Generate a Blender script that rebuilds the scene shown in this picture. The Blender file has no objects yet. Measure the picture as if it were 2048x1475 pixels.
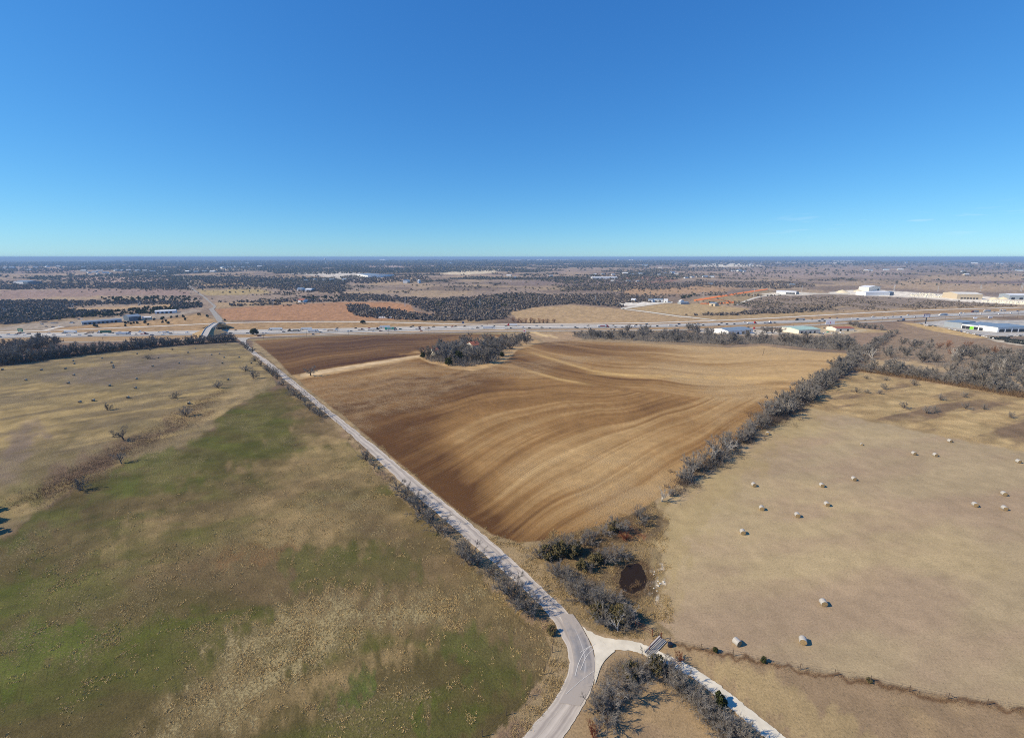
import bpy, math, random
import numpy as np
R = math.radians
random.seed(7); RNG = np.random.default_rng(11)
scene = bpy.context.scene
COL = scene.collection

# ------------------------------------------------------------ camera
F = 900.0; CX, CY = 1024.0, 737.5; PITCH = math.atan(223.5 / F)
H0 = 65.0                       # camera height above the near ground
DROP, Y0, Y1 = 52.0, 180.0, 760.0   # the land falls 52 m towards the highway
cam = bpy.data.cameras.new('camera'); camo = bpy.data.objects.new('camera', cam); COL.objects.link(camo)
camo.location = (0, 0, H0); camo.rotation_euler = (R(90) - PITCH, 0, 0)
cam.sensor_width = 36; cam.lens = F / 2048 * 36; cam.clip_start = 1; cam.clip_end = 200000
scene.camera = camo
# ------------------------------------------------------------ light
SUN_EL, SH_AZ = R(37), R(12)    # shadows run along +X, a little away from the camera
SKY_STRENGTH, SUN_STRENGTH = 0.105, 4.9
world = bpy.data.worlds.new('World'); scene.world = world; world.use_nodes = True
nt = world.node_tree; nt.nodes.clear()
sky = nt.nodes.new('ShaderNodeTexSky'); sky.sky_type = 'NISHITA'; sky.sun_disc = False
sky.sun_elevation = SUN_EL
sd = (-math.cos(SH_AZ) * math.cos(SUN_EL), -math.sin(SH_AZ) * math.cos(SUN_EL), math.sin(SUN_EL))  # towards the sun
sky.sun_rotation = math.atan2(sd[0], sd[1])
sky.altitude = 900; sky.air_density = 1.0; sky.dust_density = 0.0; sky.ozone_density = 5.0
hs = nt.nodes.new('ShaderNodeHueSaturation'); hs.inputs['Saturation'].default_value = 1.12
bg = nt.nodes.new('ShaderNodeBackground'); bg.inputs['Strength'].default_value = SKY_STRENGTH
wo = nt.nodes.new('ShaderNodeOutputWorld')
nt.links.new(sky.outputs[0], hs.inputs['Color'])
sc_ = nt.nodes.new('ShaderNodeSeparateColor'); cc_ = nt.nodes.new('ShaderNodeCombineColor'); nt.links.new(hs.outputs[0], sc_.inputs[0])
for i, (a_, g_) in enumerate(((.50, .92), (.775, .79), (.95, .60))):     # deep winter blue, as this camera saw it
    p = nt.nodes.new('ShaderNodeMath'); p.operation = 'POWER'; q = nt.nodes.new('ShaderNodeMath'); q.operation = 'MULTIPLY'
    k = nt.nodes.new('ShaderNodeMath'); k.operation = 'MULTIPLY'; k.inputs[1].default_value = 0.105
    nt.links.new(sc_.outputs[i], k.inputs[0]); nt.links.new(k.outputs[0], p.inputs[0]); p.inputs[1].default_value = g_
    nt.links.new(p.outputs[0], q.inputs[0]); q.inputs[1].default_value = a_ / SKY_STRENGTH; nt.links.new(q.outputs[0], cc_.inputs[i])
# faint high wisps low in the east
tcw = nt.nodes.new('ShaderNodeTexCoord'); mpw = nt.nodes.new('ShaderNodeMapping'); mpw.inputs['Scale'].default_value = (9, 9, 70); nzw = nt.nodes.new('ShaderNodeTexNoise'); nzw.inputs['Scale'].default_value = 1.6; nzw.inputs['Detail'].default_value = 6
nt.links.new(tcw.outputs['Generated'], mpw.inputs[0]); nt.links.new(mpw.outputs[0], nzw.inputs['Vector'])
def wm(op, a, b, clamp=False):
    n = nt.nodes.new('ShaderNodeMath'); n.operation = op; n.use_clamp = clamp
    for i, x in enumerate((a, b)):
        if isinstance(x, (int, float)): n.inputs[i].default_value = x
        else: nt.links.new(x, n.inputs[i])
    return n.outputs[0]
sxyz = nt.nodes.new('ShaderNodeSeparateXYZ'); nt.links.new(tcw.outputs['Generated'], sxyz.inputs[0])
wisp = wm('MULTIPLY', wm('SUBTRACT', nzw.outputs['Fac'], .60), 5.0, True)
zb = wm('SUBTRACT', 1.0, wm('MULTIPLY', wm('ABSOLUTE', wm('SUBTRACT', sxyz.outputs[2], .055), 0), 28.0), True)
xb = wm('MULTIPLY', wm('SUBTRACT', sxyz.outputs[0], .40), 5.0, True)
wf = wm('MULTIPLY', wm('MULTIPLY', wisp, zb), wm('MULTIPLY', xb, .35))
mxw = nt.nodes.new('ShaderNodeMix'); mxw.data_type = 'RGBA'; nt.links.new(wf, mxw.inputs[0]); nt.links.new(cc_.outputs[0], mxw.inputs[6]); mxw.inputs[7].default_value = (.8 / SKY_STRENGTH, .88 / SKY_STRENGTH, .95 / SKY_STRENGTH, 1)
nt.links.new(mxw.outputs[2], bg.inputs['Color']); nt.links.new(bg.outputs[0], wo.inputs['Surface'])
sl = bpy.data.lights.new('sun', 'SUN'); sl.energy = SUN_STRENGTH; sl.angle = R(0.53); sl.color = (1.0, 0.86, 0.64)
so = bpy.data.objects.new('sun', sl); COL.objects.link(so)
from mathutils import Vector
so.rotation_euler = Vector(sd).to_track_quat('Z', 'Y').to_euler()
scene.view_settings.view_transform = 'Standard'; scene.view_settings.look = 'None'
scene.view_settings.exposure = 0.19; scene.view_settings.gamma = 1.0
scene.cycles.max_bounces = 6; scene.cycles.diffuse_bounces = 2; scene.cycles.transparent_max_bounces = 8
scene.cycles.volume_bounces = 0; scene.cycles.use_denoising = False; scene.cycles.pixel_filter_type = 'BLACKMAN_HARRIS'; scene.cycles.filter_width = 1.0

# ------------------------------------------------------------ geometry of the view (a surveyor's tool: pixel -> point on the land)
cp, sp = math.cos(PITCH), math.sin(PITCH)
def zt(Y):
    t = np.clip((np.asarray(Y, float) - Y0) / (Y1 - Y0), 0, 1)
    return -DROP * t * t * (3 - 2 * t)
def at_many(uv, dz=0.0):
    uv = np.asarray(uv, float)
    x = (uv[:, 0] - CX) / F; y = -(uv[:, 1] - CY) / F
    dX = x; dY = cp + y * sp; dZ = -sp + y * cp
    dZ = np.minimum(dZ, -0.0016)
    lo = np.zeros(len(uv)); hi = np.full(len(uv), 120000.0)
    for _ in range(60):
        m = (lo + hi) / 2; below = (H0 + m * dZ) < (zt(m * dY) + dz)
        hi = np.where(below, m, hi); lo = np.where(below, lo, m)
    t = (lo + hi) / 2
    return np.stack([t * dX, t * dY, H0 + t * dZ], 1)
def at(u, v, dz=0.0): return at_many([(u, v)], dz)[0]
def proj(X, Y, Z):
    d = Y * cp - (Z - H0) * sp; yy = Y * sp + (Z - H0) * cp
    d = np.where(d < 1, 1, d)
    return CX + F * X / d, CY - F * yy / d
def depth(u, v):
    p = at(u, v); return p[1] * cp - (p[2] - H0) * sp
def G(x, y): return (x, y, float(zt(y)))

# ------------------------------------------------------------ naming helpers
def tag(o, label=None, cat=None, group=None, kind=None):
    if label: o['label'] = label
    if cat: o['category'] = cat
    if group: o['group'] = group
    if kind: o['kind'] = kind
    return o
def empty(name, loc, rz=0.0):
    o = bpy.data.objects.new(name, None); COL.objects.link(o); o.location = loc; o.rotation_euler = (0, 0, rz); o.empty_display_size = 0.5
    return o
def link(name, me, parent=None):
    o = bpy.data.objects.new(name, me); COL.objects.link(o)
    if parent is not None: o.parent = parent
    return o
def mesh_np(name, V, Fc, mats=(), smooth=False, fm=None):
    """V (n,3); Fc a list of (m,k) int arrays (one per face size)."""
    me = bpy.data.meshes.new(name)
    V = np.asarray(V, np.float32); me.vertices.add(len(V)); me.vertices.foreach_set('co', V.ravel())
    Fc = [np.asarray(f, np.int32) for f in Fc if len(f)]
    loops = np.concatenate([f.ravel() for f in Fc]); sizes = np.concatenate([np.full(len(f), f.shape[1], np.int32) for f in Fc])
    me.loops.add(len(loops)); me.loops.foreach_set('vertex_index', loops)
    st = np.concatenate([[0], np.cumsum(sizes)[:-1]]).astype(np.int32)
    me.polygons.add(len(sizes)); me.polygons.foreach_set('loop_start', st); me.polygons.foreach_set('loop_total', sizes)
    if fm is not None: me.polygons.foreach_set('material_index', np.asarray(fm, np.int32))
    me.polygons.foreach_set('use_smooth', np.full(len(sizes), smooth))
    for m in mats: me.materials.append(m)
    me.update(calc_edges=True); me.validate()
    return me
class MB:
    """collects simple shapes and builds them as one mesh"""
    def __init__(s): s.v = []; s.f = []
    def add(s, vs, fs):
        n = len(s.v); s.v += [tuple(map(float, p)) for p in vs]; s.f += [tuple(i + n for i in q) for q in fs]; return s
    def box(s, x0, x1, y0, y1, z0, z1, tx=0, ty=0):
        """tx, ty: inset of the top"""
        vs = [(x0, y0, z0), (x1, y0, z0), (x1, y1, z0), (x0, y1, z0), (x0 + tx, y0 + ty, z1), (x1 - tx, y0 + ty, z1), (x1 - tx, y1 - ty, z1), (x0 + tx, y1 - ty, z1)]
        return s.add(vs, [(0, 3, 2, 1), (4, 5, 6, 7), (0, 1, 5, 4), (1, 2, 6, 5), (2, 3, 7, 6), (3, 0, 4, 7)])
    def prism(s, prof, y0, y1):
        """prof: (x,z) outline, counter-clockwise seen from -y"""
        n = len(prof); vs = [(x, y0, z) for x, z in prof] + [(x, y1, z) for x, z in prof]
        fs = [tuple(range(n)), tuple(range(2 * n - 1, n - 1, -1))] + [(i, i + n, (i + 1) % n + n, (i + 1) % n) for i in range(n)]
        return s.add(vs, fs)
    def tube(s, p, q, r0, r1=None, n=8, cap=True):
        r1 = r0 if r1 is None else r1
        p = Vector(p); q = Vector(q); d = (q - p).normalized(); a = d.orthogonal().normalized(); b = d.cross(a)
        vs = [tuple(p + (a * math.cos(t) + b * math.sin(t)) * r0) for t in (2 * math.pi * i / n for i in range(n))]
        vs += [tuple(q + (a * math.cos(t) + b * math.sin(t)) * r1) for t in (2 * math.pi * i / n for i in range(n))]
        fs = [(i, (i + 1) % n, (i + 1) % n + n, i + n) for i in range(n)]
        if cap: fs += [tuple(range(n - 1, -1, -1)), tuple(range(n, 2 * n))]
        return s.add(vs, fs)
    def mesh(s, name, mat, smooth=False):
        me = bpy.data.meshes.new(name); me.from_pydata(s.v, [], s.f); me.materials.append(mat)
        if smooth:
            for p in me.polygons: p.use_smooth = True
        me.update(); return me
    def build(s, name, mat, parent=None, smooth=False): return link(name, s.mesh(name, mat, smooth), parent)
def kids(o): return list(o.children)
_KIDS = {}
def copy_tree(o, parent=None):
    c = o.copy(); COL.objects.link(c)
    if parent is not None: c.parent = parent
    for ch in _KIDS.get(o.name) or _KIDS.setdefault(o.name, [x for x in bpy.data.objects if x.parent == o]): copy_tree(ch, c)
    return c

# ------------------------------------------------------------ noise in numpy (world metres)
def _h(ix, iy, seed):
    n = (ix * 374761393 + iy * 668265263 + seed * 974634777) & 0xffffffff
    n = ((n ^ (n >> 13)) * 1274126177) & 0xffffffff
    n = n ^ (n >> 16)
    return (n & 0xffff) / 65535.0
def vnoise(x, y, seed=0):
    xf = np.floor(x); yf = np.floor(y); ix = xf.astype(np.int64); iy = yf.astype(np.int64)
    fx = x - xf; fy = y - yf; fx = fx * fx * (3 - 2 * fx); fy = fy * fy * (3 - 2 * fy)
    a = _h(ix, iy, seed); b = _h(ix + 1, iy, seed); c = _h(ix, iy + 1, seed); d = _h(ix + 1, iy + 1, seed)
    return (a + (b - a) * fx) * (1 - fy) + (c + (d - c) * fx) * fy
def fbm(x, y, octv=4, seed=0, gain=0.5):
    s = 0; a = 1; t = 0
    for i in range(octv):
        s = s + a * vnoise(x, y, seed + i * 17); t += a; a *= gain; x = x * 2.03 + 13.7; y = y * 2.03 - 7.1
    return s / t            # 0..1, mean .5
def sst(x, a, b):
    t = np.clip((x - a) / (b - a), 0, 1); return t * t * (3 - 2 * t)
def lin(c):
    c = np.asarray(c, float) / 255.0
    return np.where(c <= 0.04045, c / 12.92, ((c + 0.055) / 1.055) ** 2.4)
def signed(u, v, poly):
    """signed distance in px, negative inside"""
    P = np.asarray(poly, float); n = len(P)
    d2 = np.full(u.shape, 1e18); ins = np.zeros(u.shape, bool)
    for i in range(n):
        x0, y0 = P[i]; x1, y1 = P[(i + 1) % n]; ex, ey = x1 - x0, y1 - y0
        t = np.clip(((u - x0) * ex + (v - y0) * ey) / (ex * ex + ey * ey + 1e-9), 0, 1)
        d2 = np.minimum(d2, (u - x0 - t * ex) ** 2 + (v - y0 - t * ey) ** 2)
        if y0 != y1:
            c = ((y0 > v) != (y1 > v)) & (u < (x1 - x0) * (v - y0) / (y1 - y0) + x0); ins ^= c
    d = np.sqrt(d2); return np.where(ins, -d, d)

# ------------------------------------------------------------ materials
MATS = {}
def mat(name, rgb, rough=0.7, metal=0.0, noise=0.12, scale=1.5, bump=0.0, srgb=True, coords='Object'):
    if name in MATS: return MATS[name]
    m = bpy.data.materials.new(name); m.use_nodes = True; n = m.node_tree; b = n.nodes['Principled BSDF']
    b.inputs['Roughness'].default_value = rough; b.inputs['Metallic'].default_value = metal
    c = tuple(lin(rgb)) if srgb else rgb
    tc = n.nodes.new('ShaderNodeTexCoord'); nz = n.nodes.new('ShaderNodeTexNoise'); nz.inputs['Scale'].default_value = scale; nz.inputs['Detail'].default_value = 5
    rmp = n.nodes.new('ShaderNodeMapRange'); rmp.inputs['From Min'].default_value = 0.3; rmp.inputs['From Max'].default_value = 0.7
    rmp.inputs['To Min'].default_value = 1 - noise; rmp.inputs['To Max'].default_value = 1 + noise
    mx = n.nodes.new('ShaderNodeVectorMath'); mx.operation = 'SCALE'; mx.inputs[0].default_value = c
    n.links.new(tc.outputs[coords], nz.inputs['Vector']); n.links.new(nz.outputs['Fac'], rmp.inputs['Value']); n.links.new(rmp.outputs[0], mx.inputs['Scale']); n.links.new(mx.outputs[0], b.inputs['Base Color'])
    if bump:
        bp = n.nodes.new('ShaderNodeBump'); bp.inputs['Strength'].default_value = bump; bp.inputs['Distance'].default_value = 0.1
        n.links.new(nz.outputs['Fac'], bp.inputs['Height']); n.links.new(bp.outputs[0], b.inputs['Normal'])
    MATS[name] = m; return m
def N(t, ty, **kw):
    n = t.nodes.new(ty)
    for k, v in kw.items():
        if k in n.inputs.keys(): n.inputs[k].default_value = v
        else: setattr(n, k, v)
    return n
def math_n(t, op, a, b=None, clamp=False):
    n = t.nodes.new('ShaderNodeMath'); n.operation = op; n.use_clamp = clamp
    for i, x in enumerate((a, b)):
        if x is None: continue
        if isinstance(x, (int, float)): n.inputs[i].default_value = x
        else: t.links.new(x, n.inputs[i])
    return n.outputs[0]
def mixc(t, fac, a, b, mode='MIX'):
    n = t.nodes.new('ShaderNodeMix'); n.data_type = 'RGBA'; n.blend_type = mode
    for i, x in ((0, fac), (6, a), (7, b)):
        if isinstance(x, (int, float)): n.inputs[i].default_value = x
        elif isinstance(x, tuple): n.inputs[i].default_value = (*x, 1) if len(x) == 3 else x
        else: t.links.new(x, n.inputs[i])
    return n.outputs[2]

# ============================================================ THE LAND
def land_mat(name, straw=(0.40, 0.31, 0.17), straw_amt=1.0, fine=0.25, tuft=0.5, bump=0.6, rows=None, furrow=False, soil=(0.07, 0.05, 0.035)):
    """tint (vertex colour of the ground cover) x fine procedural detail in world metres"""
    m = bpy.data.materials.new(name); m.use_nodes = True; t = m.node_tree; b = t.nodes['Principled BSDF']; b.inputs['Roughness'].default_value = 0.95
    b.inputs['Specular IOR Level'].default_value = 0.15
    geo = N(t, 'ShaderNodeNewGeometry'); P = geo.outputs['Position']
    tint = N(t, 'ShaderNodeAttribute', attribute_name='tint').outputs['Color']
    msk = N(t, 'ShaderNodeAttribute', attribute_name='mask'); sep = t.nodes.new('ShaderNodeSeparateColor'); t.links.new(msk.outputs['Color'], sep.inputs[0])
    def noise(scale, det=3, rough=0.6, stretch=None):
        n = N(t, 'ShaderNodeTexNoise', Scale=scale, Detail=det, Roughness=rough)
        if stretch:
            mp = N(t, 'ShaderNodeMapping'); mp.inputs['Scale'].default_value = stretch[0]; mp.inputs['Rotation'].default_value = (0, 0, stretch[1])
            t.links.new(P, mp.inputs[0]); t.links.new(mp.outputs[0], n.inputs['Vector'])
        else: t.links.new(P, n.inputs['Vector'])
        return n.outputs['Fac']
    def rng(x, a, bb, c, d):
        r = N(t, 'ShaderNodeMapRange'); t.links.new(x, r.inputs[0])
        for i, q in enumerate((a, bb, c, d)): r.inputs[i + 1].default_value = q
        return r.outputs[0]
    n1 = noise(3.0, 5, 0.8); n2 = noise(0.28, 9, 0.72); n3 = noise(0.05, 2)
    f = math_n(t, 'MULTIPLY', rng(n1, 0.3, 0.7, 1 - fine, 1 + fine), rng(n2, 0.3, 0.7, 1 - fine * 0.6, 1 + fine * 0.6))
    f = math_n(t, 'MULTIPLY', f, rng(n3, 0.3, 0.7, 0.94, 1.06))
    v = N(t, 'ShaderNodeVectorMath', operation='SCALE'); t.links.new(tint, v.inputs[0]); t.links.new(f, v.inputs['Scale']); c = v.outputs[0]
    # straw tufts: density in mask.r
    ns = noise(2.1, 6, 0.72); dens = math_n(t, 'MULTIPLY', sep.outputs[0], straw_amt)
    big = noise(0.16, 2)
    th = math_n(t, 'ADD', math_n(t, 'MULTIPLY', dens, 0.30), math_n(t, 'MULTIPLY', rng(big, 0.3, 0.7, -0.1, 0.1), dens))
    s = math_n(t, 'ADD', math_n(t, 'MULTIPLY', math_n(t, 'SUBTRACT', math_n(t, 'ADD', ns, th), 0.665), 6.0), 0.0, clamp=True)
    straw_c = mixc(t, rng(n1, 0.35, 0.65, 0, 1), tuple(x * 0.62 for x in straw), straw)
    c = mixc(t, math_n(t, 'MULTIPLY', s, tuft), c, straw_c)
    hgt = math_n(t, 'ADD', math_n(t, 'MULTIPLY', n1, 0.12), math_n(t, 'MULTIPLY', s, 0.12))
    if rows:      # wheel marks / drill rows: rotation angle and spacing
        mp = N(t, 'ShaderNodeMapping'); mp.inputs['Rotation'].default_value = (0, 0, rows[0]); t.links.new(P, mp.inputs[0])
        w = N(t, 'ShaderNodeTexWave', Scale=rows[1], Distortion=rows[2]); w.inputs['Detail'].default_value = 1.5; w.inputs['Detail Scale'].default_value = 0.15
        t.links.new(mp.outputs[0], w.inputs[0])
        line = math_n(t, 'MULTIPLY', math_n(t, 'SUBTRACT', w.outputs['Fac'], 0.955), 25.0, clamp=True)
        brk = rng(noise(0.11, 2), 0.4, 0.6, 0.0, 1.0); line = math_n(t, 'MULTIPLY', math_n(t, 'MULTIPLY', line, brk), sep.outputs[1])
        c = mixc(t, math_n(t, 'MULTIPLY', line, rows[3]), c, soil); hgt = math_n(t, 'SUBTRACT', hgt, math_n(t, 'MULTIPLY', line, 0.018))
    if furrow:    # drill lines that follow the flow of the ploughing (attribute flow)
        fa = N(t, 'ShaderNodeAttribute', attribute_name='flow').outputs['Fac']
        w1 = math_n(t, 'SINE', math_n(t, 'ADD', math_n(t, 'MULTIPLY', fa, 120.0), math_n(t, 'MULTIPLY', noise(0.05, 3), 9.0)))
        amp = math_n(t, 'MULTIPLY', math_n(t, 'MULTIPLY', sep.outputs[1], rng(noise(.06, 3), .35, .65, 0.1, 1.0)), 0.13)
        v2 = N(t, 'ShaderNodeVectorMath', operation='SCALE'); t.links.new(c, v2.inputs[0])
        t.links.new(math_n(t, 'ADD', math_n(t, 'MULTIPLY', w1, amp), 1.0), v2.inputs['Scale']); c = v2.outputs[0]
    t.links.new(c, b.inputs['Base Color'])
    bp = N(t, 'ShaderNodeBump', Strength=bump, Distance=1.0); t.links.new(hgt, bp.inputs['Height']); t.links.new(bp.outputs[0], b.inputs['Normal'])
    return m

# --- polar net of ground points centred under the camera
vs_ = np.concatenate([np.arange(1700, 800, -2.4), np.arange(800, 560, -1.2), np.arange(560, 524, -0.7), np.arange(524, 516.2, -0.35)])
P0 = at_many(np.stack([np.full(len(vs_), CX), vs_], 1)); rings = P0[:, 1]
rings = np.concatenate([[4, 9, 15, 21], rings[rings > 26], [60000.0]]); rings = np.maximum.accumulate(rings)
rings = rings[np.concatenate([[True], np.diff(rings) > 1e-3])]
ang = np.concatenate([np.arange(-180, -56, 4.0), np.arange(-56, 56, 0.125), np.arange(56, 180, 4.0)]) * math.pi / 180
nr, na = len(rings), len(ang)
RR, AA = np.meshgrid(rings, ang, indexing='ij')
GX = RR * np.sin(AA); GY = RR * np.cos(AA); GZ = zt(GY)
GU, GV = proj(GX, GY, GZ)
behind = (GY * cp - (GZ - H0) * sp) < 12
GU = np.where(behind, np.where(GX < 0, -2500, 3500), GU); GV = np.where(behind, 2600, GV)
GU = np.clip(GU, -3000, 4000); GV = np.clip(GV, 500, 2600)
LR = np.log(RR)
# wobble of outlines: scale-free noise in (angle, log distance)
wu = (fbm(AA * 60, LR * 22, 4, 5) - 0.5); wv = (fbm(AA * 60 + 50, LR * 22, 4, 9) - 0.5)
amp = np.clip((GV - 515) / 500, 0.01, 1)
WU = GU + wu * 60 * np.sqrt(amp); WV = GV + wv * 46 * amp
T = np.zeros((nr, na, 3)); MK = np.zeros((nr, na, 3)); FL = np.zeros((nr, na))
def fb(m, o=4, s=0, g=0.5): return fbm(GX / m, GY / m, o, s, g)
def blend(mask, col, arr=None):
    global T
    T += (np.asarray(col) - T) * mask[..., None]
def pm(poly, feather=4, warp=1.0, hard=False):
    """mask of a pixel-outlined patch of land"""
    P = np.asarray(poly, float); x0, y0 = P.min(0) - 60 - feather; x1, y1 = P.max(0) + 60 + feather
    sel = (GU > x0) & (GU < x1) & (GV > y0) & (GV < y1); out = np.zeros(GU.shape)
    u = GU[sel] + (WU[sel] - GU[sel]) * warp; v = GV[sel] + (WV[sel] - GV[sel]) * warp
    d = signed(u, v, poly); out[sel] = sst(-d, -feather, feather) if feather > 0 else (d < 0); return out

MEADOW = [(-3000, 1500), (-900, 800), (0, 733), (100, 719), (199, 707), (340, 693), (470, 684.5), (488, 690), (500, 705), (520, 722), (545, 748), (556, 768), (529, 784), (512, 790), (480, 806), (460, 817), (445, 830), (425, 855), (400, 877), (362, 893), (275, 920), (250, 930), (175, 955), (100, 1007), (0, 1075), (-900, 1350), (-3000, 1600)]
GREEN = [(529, 784), (512, 790), (480, 806), (460, 817), (445, 830), (425, 855), (400, 877), (362, 893), (275, 920), (250, 930), (175, 955), (100, 1007), (0, 1075), (-900, 1350), (-3000, 1900), (-3000, 2700), (900, 2700), (930, 1600), (985, 1475), (1060, 1400), (1100, 1340), (1105, 1290), (1085, 1250), (1030, 1215), (960, 1145), (900, 1085), (830, 1015), (760, 950), (700, 880), (640, 825), (590, 785), (565, 772)]
PLOW_T = [(507, 681), (560, 677.5), (680, 671.5), (846, 668.5), (950, 668), (1015, 669), (1005, 673), (965, 681), (925, 692), (875, 700), (838, 709), (583, 750), (560, 725), (531, 699.5)]
PLOW = [(597, 759), (680, 745), (839, 716), (862, 726), (901, 736), (946, 742), (985, 733), (1014, 719), (1035, 700), (1060, 690), (1092, 684), (1156, 680.5), (1269, 685.5), (1360, 689), (1460, 695), (1526, 691), (1609, 701), (1702, 707), (1660, 738), (1625, 765), (1590, 795), (1550, 823), (1500, 862), (1440, 905), (1380, 950), (1335, 985), (1270, 1025), (1200, 1050), (1160, 1060), (1110, 1072), (1085, 1080), (1036, 1085), (984, 1068), (923, 1027), (842, 962), (754, 888), (690, 833), (640, 796), (612, 775)]
STUBBLE = [(1620, 815), (1760, 845), (1900, 875), (2048, 903), (2500, 985), (4000, 1250), (4000, 2700), (2600, 1560), (2300, 1470), (2048, 1417), (1850, 1388), (1738, 1358), (1600, 1335), (1500, 1318), (1420, 1296), (1350, 1278), (1310, 1235), (1330, 1150), (1310, 1060), (1342, 1000), (1430, 930), (1530, 865)]
ROUGH = [(1600, 812), (1660, 770), (1720, 744), (1848, 762), (1995, 786), (2300, 835), (4000, 1050), (4000, 1250), (2500, 985), (2048, 903), (1900, 875), (1760, 845)]

# ---- base of everything: rangeland, warmer near, greyer and scrubbier far
b0 = fb(140, 5, 1); base = lin((152, 130, 96)) + (lin((120, 100, 82)) - lin((152, 130, 96))) * sst(b0, 0.4, 0.62)[..., None]
T[:] = base
left = sst(-GX, -30, 60)[..., None]
nearcol = lin((160, 138, 106)); T[RR < 140] = nearcol
farY = sst(GY, 850, 1100)
blend(farY * 1.0, lin((150, 130, 110)))
blend(farY * sst(fb(260, 4, 21), 0.50, 0.58) * 0.8, lin((168, 144, 110)))
blend(farY * sst(fb(200, 4, 22), 0.52, 0.62) * 0.7, lin((118, 100, 86)))
blend(farY * sst(GY, 2200, 4000) * sst(fb(420, 5, 23), 0.53, 0.60) * 0.8, lin((168, 142, 118)))
# scrub and woodland carpets beyond the highway (the crowns themselves stand on them)
wood = farY * sst(GY, 1500, 2400) * sst(fb(520, 6, 31, 0.55) + 0.05 * sst(-GX / np.maximum(GY, 1), -0.2, 0.4), 0.50, 0.54)
far_w = sst(GY, 5200, 9000)
wood = np.maximum(wood, far_w * (1 - sst(fb(900, 5, 33), 0.60, 0.66) * (1 - 0.6 * sst(GY, 9000, 20000))))
right_open = sst(GX / np.maximum(GY, 1), 0.25, 0.45) * (1 - sst(GY, 9000, 13000))
wood = wood * (1 - 0.8 * right_open)
blend(wood, lin((82, 77, 64)))
WOODMASK = wood
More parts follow.
